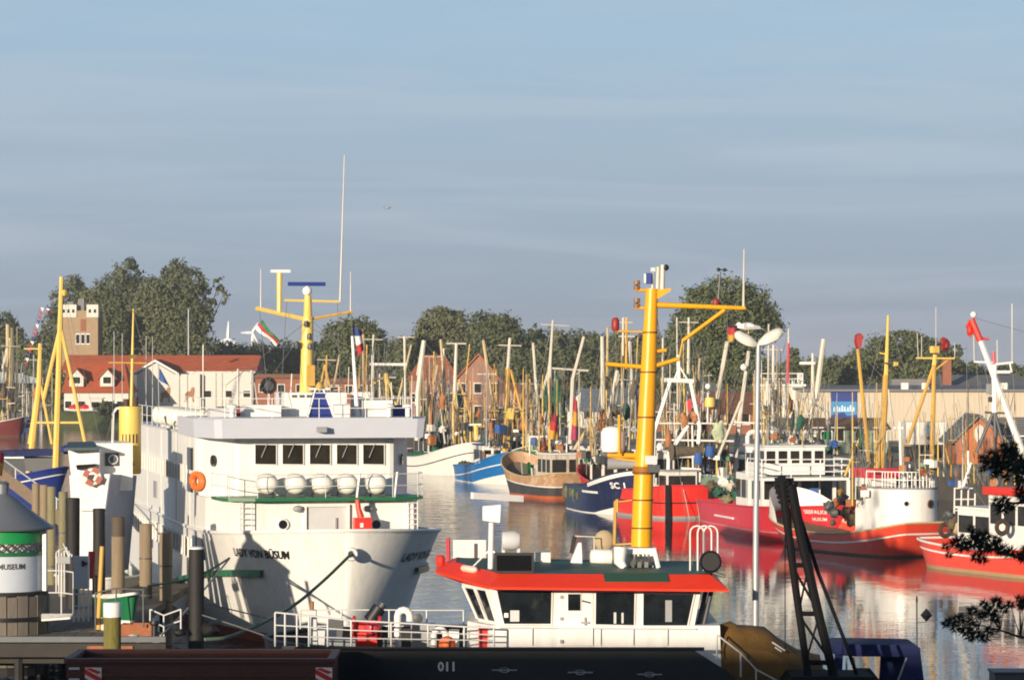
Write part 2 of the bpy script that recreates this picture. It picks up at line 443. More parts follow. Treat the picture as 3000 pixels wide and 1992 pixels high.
# a bank along the left part of the quay
def bank(x0, x1, d0, d1, n=24):
    rows = []
    for i in range(n + 1):
        f = i / n; d = d0 + (d1 - d0) * f; px = x0 + (x1 - x0) * f
        def q(dd, z): p = P(px, 1200, d + dd); return (p.x, p.y, z)
        u = noise.noise((f * 9, 1.7, 0)) * .25
        rows.append([q(-7, -.2), q(-4.5, .7 + u), q(-1.5, 1.8 + u), q(2, 2.45 + u), q(7, 2.3), q(9, 1.9)])
    return MB().grid(rows)
struct('grass_bank', bank(135, 420, 503, 478), GRASSM, smooth=50)

# ================================================================ HULLS
class Hull:
    """ship's body in its own frame: stem at the origin pointing to -y, stern at y = L"""
    def __init__(s, L_, B, zb, zm, zs, tb=.4, tw=.55, pd=.5, pw=1.25, flare=1.1, rake=1.5, srake=.8, stern=.6, ts=.25, zbot=-.5, sm=.62, turn=.0):
        s.Ln, s.B, s.zb, s.zm, s.zs = L_, B, zb, zm, zs
        s.tb, s.tw, s.pd, s.pw, s.fl, s.rake, s.srake, s.stern, s.ts, s.zbot, s.sm = tb, tw, pd, pw, flare, rake, srake, stern, ts, zbot, sm
        s.ts_list = sorted(set([0, .0003, .001, .0022, .004, .0075, .012, .025, .045, .07, .1, .14, .18, .23, .28, .34, .4, .46, .52, .58, .64, .7, .76, .82, .87, .91, .945, .97, .987, .996, 1.0]))
    def sheer(s, t):
        if t < s.sm: f = (1 - t / s.sm); return s.zm + (s.zb - s.zm) * f ** 2
        f = (t - s.sm) / (1 - s.sm); return s.zm + (s.zs - s.zm) * f ** 2
    def half(s, t, k):
        d = 1.0 if t >= s.tb else (1 - (1 - t / s.tb) ** 2) ** s.pd
        g = 1.0 if t >= s.tw else (1 - (1 - t / s.tw) ** 2) ** s.pw
        a = g + (d - g) * min(1, max(0, k)) ** s.fl
        if t > 1 - s.ts:
            q = (t - (1 - s.ts)) / s.ts
            st = s.stern * (.75 + .25 * k)
            a *= st + (1 - st) * math.sqrt(max(0, 1 - q ** 2.2))
        return s.B / 2 * a
    def pt(s, t, z, side, off=0.0):
        sh = s.sheer(t); k = (z - s.zbot) / (sh - s.zbot)
        kk = min(1, max(0, k))
        v = s.Ln * t + s.rake * (1 - kk) * (1 - t) ** 5 - s.srake * (1 - kk) * t ** 6
        h = s.half(t, k)
        if off:
            h += off; v += -off * (1 - t) ** 8 + off * t ** 8
        return Vector((side * h, v, z))
    def band(s, lo, hi, n=6, off=0.0, t0=0.0, t1=1.0, sides=(-1, 1)):
        """a strake between two height functions of t"""
        T = [t for t in s.ts_list if t0 <= t <= t1]
        if T[0] > t0 + 1e-6: T = [t0] + T
        if T[-1] < t1 - 1e-6: T = T + [t1]
        rows = []
        full = t0 == 0 and t1 == 1 and len(sides) == 2
        mb = MB()
        def col(j, t): l, h = lo(t), hi(t); return l + (h - l) * j / n
        if len(sides) == 2 and t0 == 0:
            for j in range(n + 1):
                rows.append([s.pt(t, col(j, t), -1, off) for t in reversed(T)] + [s.pt(t, col(j, t), 1, off) for t in T])
            mb.grid(rows, wrap=full)
        else:
            for sd in sides:
                mb.grid([[s.pt(t, col(j, t), sd, off) for t in T] for j in range(n + 1)])
        return mb
    def deck(s, drop, t0=0.0, t1=1.0, inset=.05):
        T = [t for t in s.ts_list if t0 <= t <= t1]
        rows = []
        for t in T:
            z = s.sheer(t) - drop; a = s.pt(t, z, -1); b = s.pt(t, z, 1)
            w_ = max(.01, b.x - inset)
            rows.append([(-w_, a.y, z), (0, a.y, z + .04), (w_, a.y, z)])
        return MB().grid(rows)
    def caprail(s, r=.06, t0=0.0, t1=1.0, up=.02, n=6):
        T = [t for t in s.ts_list if t0 <= t <= t1]
        pts = [s.pt(t, s.sheer(t), -1) + Vector((0, 0, up)) for t in reversed(T)] + [s.pt(t, s.sheer(t), 1) + Vector((0, 0, up)) for t in T]
        if t0 > 0:
            mb = MB()
            for sd in (-1, 1): mb.tube([s.pt(t, s.sheer(t), sd) + Vector((0, 0, up)) for t in T], r, n)
            return mb
        if t1 == 1.0: pts.append(pts[0])
        return MB().tube(pts, r, n)
    def find_t(s, v, z, side):
        a, b = 0.0, 1.0
        for _ in range(40):
            m = (a + b) / 2
            if s.pt(m, z, side).y < v: a = m
            else: b = m
        return (a + b) / 2
    def wrap_text(s, T, txt, x0, x1, y0, y1, side, m, name='lettering', shear=.0, off=.025, bold=.0):
        """lettering painted along the side, its ends where photo columns x0..x1 and rows y0..y1 meet the plating"""
        me = text_mesh(txt, 1.0, shear, .0, 'LEFT', bold)
        xs = [v.co.x for v in me.vertices]; ys = [v.co.y for v in me.vertices]
        ax, bx_, ay, by = min(xs), max(xs), min(ys), max(ys)
        def proj(p):
            q = Matrix.Rotation(T.rz, 3, 'Z') @ p + T.loc
            return CX + F * q.x / q.y, HZ - F * (q.z - CZ) / q.y, q.y
        def t_at(px, z):
            best, bt = 1e9, 0
            for i in range(0, 301):
                t = (i / 300) ** 1.6 * .95
                e = abs(proj(s.pt(t, z, side))[0] - px)
                if e < best: best, bt = e, t
            return bt
        def z_at(t, py):
            a, b = 0.0, 8.0
            for _ in range(30):
                z = (a + b) / 2
                if proj(s.pt(t, z, side))[1] > py: a = z
                else: b = z
            return (a + b) / 2
        tm = t_at((x0 + x1) / 2, 3.0); zc = z_at(tm, (y0 + y1) / 2); zt = z_at(tm, y0); zl = z_at(tm, y1)
        ta, tb_ = t_at(x0, zc), t_at(x1, zc)
        vs = [];
        N = 60; tt = [ta + (tb_ - ta) * i / N for i in range(N + 1)]
        cum = [0.0]
        for i in range(N): cum.append(cum[-1] + (s.pt(tt[i + 1], zc, side) - s.pt(tt[i], zc, side)).length)
        for v in me.vertices:
            f = (v.co.x - ax) / (bx_ - ax); g = (v.co.y - ay) / (by - ay)
            d = f * cum[-1]; i = 0
            while i < N - 1 and cum[i + 1] < d: i += 1
            t = tt[i] + (tt[i + 1] - tt[i]) * ((d - cum[i]) / max(1e-6, cum[i + 1] - cum[i]))
            v.co = s.pt(t, zl + (zt - zl) * g, side, off)
        me.materials.append(m)
        return link(bpy.data.objects.new(name, me), T.root)

def window_box(T, parent, quad, n, mframe, mglass, inset=.06, depth=.05, name='window'):
    """window: proud frame round a pane; quad in the thing's own frame, n = outward normal"""
    q = [Vector(p) for p in quad]; c = sum(q, Vector()) / 4; n = Vector(n).normalized()
    if inset > 0:
        inner = [p + (c - p).normalized() * inset * 1.4 for p in q]
        mb = MB()
        for i in range(4):
            j = (i + 1) % 4
            mb.slab([q[i], q[j], inner[j], inner[i]], n * depth)
        f = T.part(name, mb, mframe, parent)
        T.part('pane', MB().slab(inner, n * depth * .4), mglass, f)
        return f
    return T.part(name, MB().slab(q, n * depth), mglass, parent)
# ================================================================ THE WHITE EXCURSION SHIP
def sym(poly):      # mirrored plan outline from its starboard half, front to back
    return [(-u, v) for u, v in poly] + [(u, v) for u, v in reversed(poly)]
D0 = 113.0
o_ = P(1026, 1055, D0)
LY = Thing('passenger_ship', 'large white passenger ship with green fender strips and yellow mast, bow towards the viewer', 'ship', (o_.x, o_.y, 0), R(12.4))
LH = Hull(41, 8.3, 4.22, 3.75, 3.9, tb=.135, tw=.36, pd=.56, pw=.86, flare=1.05, rake=1.5, srake=1.0, stern=.7, ts=.12, zbot=-.6, sm=.35)
LY.part('hull', LH.band(lambda t: .35, LH.sheer, 16), mat('ship_side_white', (.79, .78, .75), .36, var=.06, streak=(.40, .33, .24), sfac=.30, bump=.012, bscale=.7), smooth=179)
LY.part('boot_topping', LH.band(lambda t: -.6, lambda t: .36, 4), ANTIF, smooth=38)
LY.part('deck', LH.deck(1.0, 0.0, .99), DECKG)
LY.part('bulwark_rail', LH.caprail(.07, 0, 1), W, smooth=50)
# green fender strakes along both bows
for sd in (-1, 1):
    a, b = LH.find_t(2.6 if sd < 0 else 2.9, 2.6, sd), (.44 if sd < 0 else LH.find_t(9.5, 2.6, sd))
    mb = MB(); T_ = [a + (b - a) * i / 24 for i in range(25)]
    zf = (lambda t: 2.62 - 1.35 * max(0, (t - a) / (b - a)) ** 1.3) if sd < 0 else (lambda t: 2.62)
    pts = [LH.pt(t, zf(t), sd, .09) for t in T_]
    rows = [[p + Vector((-sd * .1, 0, .13)) for p in pts], [p + Vector((sd * .06, 0, .11)) for p in pts], [p + Vector((sd * .09, 0, -.11)) for p in pts], [p + Vector((-sd * .1, 0, -.13)) for p in pts]]
    mb.grid(rows); mb.grid([[r[0] for r in rows], [r[1] for r in rows[:0]] or [r[0] for r in rows]])
    LY.part('fender_strip', mb, GREENP)
LH.wrap_text(LY, 'LADY VON BÜSUM', 684, 852, 1604, 1634, -1, BLACK, shear=.25, bold=.02)
LH.wrap_text(LY, 'LADY VON BÜSUM', 1178, 1300, 1606, 1636, 1, BLACK, shear=.25, bold=.02)

lower = sym([(3.38, 6.0), (4.02, 8.6), (4.1, 11.0), (4.1, 36.0)])
LY.part('lower_deckhouse', MB().prism(lower, 2.9, 5.08), W)
upper = sym([(2.84, 8.0), (3.0, 8.05), (4.1, 11.2), (4.1, 35.0)])
LY.part('bridge_deckhouse', MB().prism(upper, 5.08, 7.34), W)
# green deck ledge in front of the bridge
ledge = sym([(2.6, 5.35), (3.55, 5.7), (3.85, 6.6), (3.9, 7.8)])
LY.part('ledge_deck', MB().prism(ledge, 5.06, 5.17), GREENP)
# roof with its deep fascia
LY.part('roof_fascia', MB().frustum(sym([(3.62, 6.75), (3.9, 6.85), (4.36, 9.2), (4.36, 14.5)]), 7.32, sym([(3.66, 6.62), (3.95, 6.72), (4.42, 9.2), (4.42, 14.5)]), 8.03), WF)
LY.part('roof_deck', MB().prism(sym([(3.5, 6.8), (4.2, 9.3), (4.2, 14.3)]), 8.03, 8.06), GREYW)
LY.part('promenade_deck', MB().prism(sym([(4.15, 11.2), (4.15, 35.2)]), 7.342, 7.42), GREYW)

# five bridge windows
for x0, x1 in ((745, 811), (825, 890), (905, 969), (984, 1047), (1061, 1127)):
    q = [LY.hv(x0, 1361, 7.995), LY.hv(x1, 1362, 7.995), LY.hv(x1, 1301, 7.995), LY.hv(x0, 1300, 7.995)]
    window_box(LY, None, q, (0, -1, 0), W, GLASSB, inset=.03, depth=.06)
    a, b = LY.hv((x0 + x1) / 2 + 4, 1301, 7.9), LY.hv((x0 + x1) / 2 - 12, 1340, 7.9)
    LY.part('wiper', MB().tube([a, b], .018, 4), GREY)
# wing portholes, door seams, lamp on the fascia
def disc(T, name, c, r, m, ax='Y', th=.06, n=18, parent=None, prof=None):
    return T.part(name, MB().lathe(prof or [(r, -th), (r, th)], n, c, ax), m, parent, smooth=40)
def ring(T, name, c, R0, r, m, ax='Y', parent=None):
    return T.part(name, MB().torus(c, R0, r, 18, 6, ax), m, parent, smooth=60)
for sd, px in ((-1, 622), (1, 1166)):
    c = LY.hv(px, 1345, 9.6)
    c = Vector((sd * (2.98 + (c.y - 8.05) / 3.15 * 1.12 if False else 3.55), 9.62, 6.5))
    mbx = MB(); nrm = Vector((sd * .944, -.33, 0)); tx = Vector((-nrm.y, nrm.x, 0))
    pts = [Vector((sd * 3.56, 9.6, 6.42)) + nrm * .03 + (tx * math.cos(a) + Vector((0, 0, 1)) * math.sin(a)) * .22 for a in [2 * PI * i / 16 for i in range(16)]]
    LY.part('porthole', mbx.slab(pts, nrm * .05), GLASS)
# orange life ring on the chamfer of the starboard side
mbx = MB(); nrm = Vector((-.944, -.33, 0)); tx = Vector((-nrm.y, nrm.x, 0)); cc = Vector((-3.98, 10.75, 5.62)) + nrm * .12
pts_o = []
rows = []
for i in range(19):
    a = 2 * PI * i / 18
    rr = []
    for k in range(8):
        b = 2 * PI * k / 8; rad = .27 + .115 * math.cos(b)
        rr.append(cc + (tx * 1.5 * math.cos(a) + Vector((0, 0, 1)) * math.sin(a)) * rad + nrm * .115 * math.sin(b))
    rows.append(rr)
LY.part('life_ring', mbx.grid(rows, wrap=True), ORANGE, smooth=60)
# side windows: two long rows, each window a frame with its pane
for z0, z1, v0, v1, n in ((5.45, 6.15, 13.2, 34.0, 20), (2.62, 3.4, 11.6, 34.0, 21)):
    for i in range(n):
        va = v0 + (v1 - v0) * i / n; vb = va + (v1 - v0) / n * .72
        q = [(-4.155, va, z0), (-4.155, vb, z0), (-4.155, vb, z1), (-4.155, va, z1)]
        window_box(LY, None, q, (-1, 0, 0), W, GLASSB, inset=.06, depth=.07)
# tall dark windows just behind the bridge front and lower down
for v, z0, z1 in ((12.1, 6.0, 6.85), (12.1, 5.15, 5.85)):
    window_box(LY, None, [(-4.11, v - .3, z0), (-4.11, v + .9, z0), (-4.11, v + .9, z1), (-4.11, v - .3, z1)], (-1, 0, 0), W, GLASSB, inset=0, depth=.09)
for q in (((-4.02, 8.75), (-4.1, 9.9)), ((-4.11, 10.3), (-4.13, 11.2))):
    (ua, va), (ub, vb) = q
    window_box(LY, None, [(ua - .02, va, 2.75), (ub - .02, vb, 2.75), (ub - .02, vb, 3.55), (ua - .02, va, 3.55)], (-1, -.05, 0), W, GLASSB, inset=0, depth=.07)
# plating seams down the side
for v in (12.9, 17.5, 23.0, 28.5):
    LY.part('plate_seam', MB().bx(-4.125, -4.1, v, v + .05, 3.5, 7.3), GREYW)
LY.part('side_shutter', MB().bx(-4.16, -4.11, 24.5, 25.6, 4.4, 5.1), GREY)
# promenade canopy posts and rail above
# doorway recess, portholes, lamps and box on the lower front
c0, c1 = LY.hv(897, 1556, 5.98), LY.hv(1016, 1483, 5.98)
mb = MB()
mb.bx(c0.x - .09, c0.x, 5.86, 5.999, c0.z, c1.z + .08); mb.bx(c1.x, c1.x + .09, 5.86, 5.999, c0.z, c1.z + .08); mb.bx(c0.x, c1.x, 5.86, 5.999, c1.z, c1.z + .08)
LY.part('door_surround', mb, W)
LY.part('cargo_door', MB().bx(c0.x, c1.x, 5.97, 5.998, c0.z - .3, c1.z), GREYW)
p = LY.hv(985, 1540, 5.93); LY.part('door_handle', MB().bx(p.x - .03, p.x + .03, 5.9, 5.97, p.z - .1, p.z + .3), GREY)
for px in (829, 1102):
    p = LY.hv(px, 1536, 5.95); ring(LY, 'porthole', p, .19, .045, W)
    disc(LY, 'pane', p, .18, GLASS, th=.03)
for px in (873, 1078):
    p = LY.hv(px, 1490, 5.8)
    LY.part('floodlight', MB().ball(p, .2, 12, 6, (1, .6, .62)), GREY, smooth=60)
p0, p1 = LY.hv(1038, 1556, 5.2), LY.hv(1087, 1516, 5.2)
BXR = LY.part('winch_box', MB().bx(p0.x, p1.x, 5.0, 5.5, p0.z - .2, p1.z), REDP)
pp = LY.hv(1060, 1538, 4.98); LY.part('label_plate', MB().bx(pp.x - .06, pp.x + .06, 4.975, 4.999, pp.z - .08, pp.z + .08), W, BXR)
a, b = LY.hv(1058, 1516, 5.2), LY.hv(1047, 1463, 5.2)
LY.part('crane_arm', MB().tube([a, a.lerp(b, .5) + Vector((-.03, 0, 0)), b], [.13, .1, .09], 8), REDP, BXR, smooth=40)
# ladders
def ladder(T, a, b, wdt, n, m, dirx=(1, 0, 0), r=.022):
    a, b = Vector(a), Vector(b); dx = Vector(dirx) * wdt / 2; mb = MB()
    mb.tube([a - dx, b - dx], r, 5); mb.tube([a + dx, b + dx], r, 5)
    for i in range(n):
        p = a.lerp(b, (i + .7) / n); mb.tube([p - dx, p + dx], r * .8, 4)
    return T.part('ladder', mb, m)
ladder(LY, LY.hv(721, 1565, 5.8), LY.hv(721, 1466, 5.8), .42, 6, GREYW)
ladder(LY, LY.hv(1209, 1562, 5.9), LY.hv(1209, 1468, 5.9), .36, 6, W)
# rail round the ledge
path = [(-3.9, 7.8, 5.17), (-3.82, 6.6, 5.17), (-3.5, 5.75, 5.17), (-2.5, 5.45, 5.17), (0, 5.42, 5.17), (2.5, 5.45, 5.17), (3.5, 5.75, 5.17), (3.82, 6.6, 5.17), (3.9, 7.8, 5.17)]
LY.part('ledge_rail', rail_mb(path, .85, .017, 2, 1.9), GREYW)
for px in (1155, 1045):
    a, b = LY.hv(px, 1462, 5.55), LY.hv(px + 9, 1382, 5.55)
    LY.part('rail_stay', MB().tube([a, b], .05, 5), W)
# five life raft canisters, ends towards the viewer
for px in (782, 865, 941, 1015, 1100):
    p = LY.hv(px, 1417, 6.6)
    r = .39
    cn = LY.part('life_raft_canister', MB().lathe([(.05, -.66), (.2, -.64), (.31, -.56), (.37, -.42), (r, -.28), (r, .34), (.33, .5), (.2, .6)], 18, p, 'Y'), CANV, smooth=50)
    LY.part('strap', MB().lathe([(r + .012, -.04), (r + .012, .04)], 18, p + Vector((0, -.15, 0)), 'Y'), GREYW, cn, smooth=50)
    LY.part('cradle', MB().bx(p.x - .3, p.x + .3, p.y - .35, p.y + .35, 5.17, p.z - .33), DGREY, cn)
# row of canisters along the upper deck edge
for i in range(7):
    v = 13.6 + i * 1.75
    p = Vector((-3.75, v, 7.42 + .48))
    cn = LY.part('life_raft_canister', MB().lathe([(.05, -.6), (.26, -.58), (.36, -.46), (.38, -.3), (.38, .3), (.36, .46), (.2, .58)], 14, p, 'X'), CANV, smooth=50)
    LY.part('cradle', MB().bx(-4.0, -3.5, v - .3, v + .3, 7.42, p.z - .3), GREYW, cn)
# hawse pipe ring in the stem
hp = LH.pt(.006, 3.42, -1)
hc = LY.L(P(1029, 1623, 112.85))
ring(LY, 'hawse_ring', hc, .17, .075, W)
disc(LY, 'hawse_hole', hc + Vector((0, .03, 0)), .16, DGREY, th=.02)
# roof rail, roof house, mast
rp = [(-4.1, 14.2, 8.06), (-4.1, 9.4, 8.06), (-3.5, 7.0, 8.06), (0, 6.95, 8.06), (3.5, 7.0, 8.06), (4.1, 9.4, 8.06), (4.1, 14.2, 8.06)]
LY.part('roof_rail', rail_mb(rp, .72, .016, 2, 1.9), W)
LY.part('promenade_rail', rail_mb([(-4.08, 14.6, 7.42), (-4.08, 35, 7.42)], .8, .016, 2, 2.0), W)
a, b = LY.hv(833, 1217, 11), LY.hv(1016, 1150, 11)
LY.part('roof_house', MB().bx(a.x, b.x, 11, 13.6, 8.06, b.z), W)
for px in (862, 884, 905):
    p = LY.hv(px, 1160, 10.99); LY.part('vent_slot', MB().bx(p.x - .09, p.x + .09, 10.96, 11.0, p.z - .05, p.z + .04), DGREY)
a, b = LY.hv(716, 1217, 10), LY.hv(775, 1176, 10)
LY.part('roof_locker', MB().bx(a.x, a.x + 1.4, 10, 11.2, 8.06, 8.5), W)
# magnetic compass stand and little sloped console by the mast
p = LY.hv(937, 1205, 8.6)
LY.part('roof_console', MB().hexa([(p.x - .45, 8.4, 8.06), (p.x + .45, 8.4, 8.06), (p.x + .4, 9.2, 8.06), (p.x - .4, 9.2, 8.06), (p.x - .22, 8.6, 8.95), (p.x + .22, 8.6, 8.95), (p.x + .2, 9.1, 8.95), (p.x - .2, 9.1, 8.95)]), BLUED)
mb = MB()
for dx in (-.5, .5):
    mb.tube([(p.x + dx, 8.3, 8.06), (p.x + dx * .3, 8.7, 9.1)], .04, 5)
mb.tube([(p.x - .4, 8.7, 9.12), (p.x + .4, 8.7, 9.12)], .05, 6)
LY.part('console_frame', mb, W)
LY.part('bell', MB().lathe([(.16, 0), (.15, .1), (.09, .2), (.04, .24)], 12, (p.x, 8.65, 9.15)), YELD, smooth=50)
ring(LY, 'radar_ring', LY.hv(787, 1130, 11.5), .26, .07, RUBBER)
disc(LY, 'horn_dish', LY.hv(787, 1130, 11.52), .24, DGREY, th=.03)
p = LY.hv(787, 1160, 11.5); LY.part('dish_post', MB().tube([(p.x, 11.5, 8.06), (p.x, 11.5, p.z + .1)], .045, 6), W)
p = LY.hv(941, 1258, 6.55); LY.part('searchlight', MB().box((p.x, 6.45, p.z), (.34, .3, .2)), GREY)
p2 = LY.hv(990, 1262, 6.5)
mb = MB()
VM = 12.2
m0, m1 = LY.hv(897, 1150, VM), LY.hv(902, 930, VM)
m2 = LY.hv(902, 866, VM)
M_ = LY.part('mast', MB().tube([m0, m1, m1 + Vector((0, 0, .05)), m2], [.265, .215, .17, .13], 14), YEL, smooth=40)
def yard(pa, pb, r, m=YEL, v=VM):
    return LY.part('yard', MB().tube([LY.hv(*pa, v), LY.hv(*pb, v)], r, 6), m, M_, smooth=40)
yard((749, 903), (888, 934), .085); yard((915, 934), (1033, 913), .06, YELD)
yard((833, 880), (994, 884), .05)
yard((865, 1003), (905, 1003), .05); yard((880, 1020), (908, 1018), .04)
p = LY.hv(900, 853, VM); LY.part('radome', MB().ball(p, .19, 14, 8), W, M_, smooth=60)
a, b = LY.hv(844, 832, VM), LY.hv(953, 832, VM)
LY.part('radar_scanner', MB().bx(a.x, b.x, VM - .08, VM + .08, a.z - .075, a.z + .075), BLUED, M_)
LY.part('scanner_post', MB().tube([p, (p.x, VM, a.z)], .06, 8), W, M_)
a, b = LY.hv(818, 915, VM), LY.hv(819, 800, VM)
LY.part('radar_post', MB().tube([a, b], [.09, .11], 8), YEL, M_, smooth=40)
a, b = LY.hv(793, 795, VM), LY.hv(850, 796, VM)
LY.part('radar_scanner', MB().bx(a.x, b.x, VM - .08, VM + .08, a.z - .05, a.z + .06), W, M_)
for q0, q1, r in (((764, 905), (764, 788), .02), ((996, 885), (1009, 455), .026), ((1027, 914), (1027, 796), .02)):
    LY.part('whip_antenna', MB().tube([LY.hv(*q0, VM), LY.hv(*q1, VM)], [r * 1.5, r * .7], 5), MWHITE, M_)
for x, y in ((906, 987), (870, 1010), (908, 1016), (897, 950)):
    p = LY.hv(x, y, VM - .25); LY.part('mast_lamp', MB().lathe([(.09, -.1), (.1, 0), (.09, .1), (.03, .14)], 8, p), DGREY, M_)
p = LY.hv(910, 1100, VM - .3); LY.part('mast_box', MB().box(p, (.3, .25, .8)), YELD, M_)
for x in (921,):
    LY.part('mast_conduit', MB().tube([LY.hv(923, 1145, VM), LY.hv(913, 940, VM)], .025, 5), GREYW, M_)
for q0, q1 in (((760, 905), (787, 1180)), ((1030, 915), (1042, 1215)), ((988, 884), (1000, 1215)), ((840, 881), (820, 1215)), ((764, 938), (822, 1000))):
    LY.part('stay_wire', MB().tube([LY.hv(*q0, VM), LY.hv(*q1, VM - 2)], .012, 4), WIRE, M_)
# flag staff
f0, f1 = LY.hv(1047, 1222, 9), LY.hv(1032, 985, 9.2)
LY.part('flag_staff', MB().tube([f0, f1], [.085, .05], 8), W, smooth=40)
# uprights, a davit frame and whips on the roof
for x0, y0, x1, y1 in ((735, 1222, 735, 1090), (697, 1222, 697, 1080), (852, 1150, 855, 1095), (1112, 1225, 1112, 1095), (1180, 1225, 1182, 1085), (595, 1225, 595, 1010)):
    LY.part('roof_post', MB().tube([LY.hv(x0, y0, 12), LY.hv(x1, y1, 12)], .03, 5), MWHITE)
mb = MB(); q = [LY.hv(697, 1218, 13), LY.hv(697, 1085, 13), LY.hv(737, 1085, 13), LY.hv(737, 1218, 13)]
mb.tube(q, .05, 6); mb.tube([LY.hv(697, 1150, 13), LY.hv(737, 1150, 13)], .03, 5)
LY.part('davit_frame', mb, GREYW)

# more fittings on the roof
for px, v, w2, d2, h2, m, nm in ((1105, 9.5, .55, .5, .62, W, 'roof_locker'), (738, 11.5, .9, .5, .38, mat('locker_maroon', (.20, .04, .04), .6), 'roof_locker'), (690, 12.5, .7, .5, .35, DGREY, 'battery_box'), (1165, 10.5, .5, .6, .42, FP if 'FP' in globals() else BLUED, 'cover_box'), (1000, 8.4, .3, .3, .5, W, 'roof_locker'), (650, 10.0, .5, .8, .3, GREYW, 'roof_locker'), (1060, 12.5, .4, .4, .9, WC, 'aerial_base')):
    p = LY.hv(px, 1215, v); LY.part(nm, MB().bx(p.x - w2, p.x + w2, v - d2 / 2, v + d2 / 2, 8.06, 8.06 + h2), m)
for px, v in ((1140, 9), (1195, 9), (680, 9.2), (960, 12.5)):
    p = LY.hv(px, 1215, v); LY.part('mushroom_vent', MB().lathe([(.1, 8.06), (.1, 8.4), (.22, 8.42), (.2, 8.5), (.06, 8.56)], 10, (p.x, v, 0)), W, smooth=50)
for x0, y0, x1, y1, r in ((1088, 1225, 1090, 1040, .025), (1150, 1225, 1146, 1120, .03), (660, 1225, 660, 1130, .025), (760, 1225, 745, 1120, .02), (1205, 1225, 1207, 1100, .02), (1020, 1150, 1022, 1075, .02)):
    LY.part('roof_post', MB().tube([LY.hv(x0, y0, 11), LY.hv(x1, y1, 11)], r, 5), MWHITE)
wires_ = MB()
for a, b in (((1088, 1040), (1150, 1225)), ((1088, 1040), (1047, 1222)), ((902, 940), (660, 1130)), ((905, 930), (1200, 1215)), ((870, 1000), (740, 1180)), ((906, 960), (1090, 1045))):
    wires_.tube([LY.hv(*a, 11.8), LY.hv(*b, 11)], .011, 4)
LY.part('stay_wire', wires_, WIRE)

# ---- flags on the ship's halyards are things of their own
def flag(name, label, corners_px, d, bands, group=None, wob=.12, vertical=False, n=8):
    """cloth hung between four corner pixels (hoist-top, fly-top, fly-bottom, hoist-bottom) cut in coloured bands"""
    a, b, c, e = [P(x, y, d) for x, y in corners_px]
    T = Thing(name, label, 'flag', a)
    k = len(bands)
    for i, m in enumerate(bands):
        rows = []
        for j in range(n + 1):
            f = j / n; row = []
            for g in (i / k, (i + .5) / k, (i + 1) / k):
                p = (a.lerp(b, f)).lerp(e.lerp(c, f), g) if not vertical else (a.lerp(e, f)).lerp(b.lerp(c, f), g)
                ph = f * 7 + g * 2.2
                row.append(T.L(p + Vector((.25 * wob * math.cos(ph), wob * math.sin(ph) , .12 * wob * math.sin(ph * 1.3)))))
            rows.append(row)
        s_ = MB().grid(rows)
        T.part('flag_stripe', s_, m, smooth=80)
    return T
FG = mat('flag_green', (.01, .20, .07), .8, var=.15); FR = mat('flag_red', (.45, .03, .04), .8, var=.15); FW = mat('flag_white', (.75, .74, .72), .8, var=.08)
FB = mat('flag_blue', (.03, .05, .22), .8, var=.15); FK = mat('flag_black', (.02, .02, .022), .8, var=.2); FY = mat('flag_gold', (.55, .30, .04), .8, var=.15); FP = mat('flag_blue_light', (.03, .10, .32), .8, var=.2)
FM = mat('flag_magenta', (.36, .04, .10), .8, var=.15)
flag('courtesy_flag', 'green, red and white striped flag on the halyard left of the pale yellow mast', [(766, 937), (818, 998), (811, 1015), (748, 963)], 125, [FG, FR, FW])
flag('ensign', 'blue, white and red flag drooping beside the white staff on the passenger ship', [(1029, 953), (1056, 968), (1068, 1020), (1050, 1045)], 122, [FB, FW, FR], vertical=False)
# ================================================================ THE BLACK WORK BOAT
DW = 78.0
o_ = P(1750, 1055, DW)
WB = Thing('work_boat', 'black hulled work boat with red roofed white wheelhouse and thick orange yellow mast', 'work boat', (o_.x, DW, 0))
hullw = Hull(13.8, 6.6, 3.28, 3.3, 3.3, tb=.24, tw=.4, pd=.6, pw=1.0, flare=.8, rake=.6, srake=.2, stern=.85, ts=.08, zbot=-.6)
X0 = WB.px(776, 1900, 80.6).x
def turn(mb):
    mb.v = [(v + X0, 2.4 - u, z) for u, v, z in mb.v]
    return mb
tcut = (WB.px(2060, 1900, 77.5).x - X0) / 13.8
WB.part('hull', turn(hullw.band(lambda t: -.6, lambda t: 2.05, 8)), BLACK, smooth=40)
WB.part('bulwark', turn(hullw.band(lambda t: 2.04, lambda t: 3.3 if t <= tcut else max(2.2, 3.3 - (t - tcut) * 12.5), 4)), BLACK, smooth=40)
WB.part('deck', turn(hullw.deck(.85, 0, .995)), DECKG)
cr = MB()
for sd in (-1, 1):
    cr.tube([(X0 + hullw.pt(t, 3.3, sd).y, 2.4 - hullw.pt(t, 3.3, sd).x, 3.32) for t in [i / 40 * tcut for i in range(41)]], .05, 6)
WB.part('bulwark_rail', cr, BLACK, smooth=50)
rb = MB()
for zz in (2.35, 1.5):
    rb.tube([(X0 + hullw.pt(t, zz, 1).y, 2.4 - hullw.pt(t, zz, 1).x - .04, zz) for t in [i / 40 for i in range(41)]], .09, 6)
WB.part('rubbing_strake', rb, RUBBER, smooth=50)
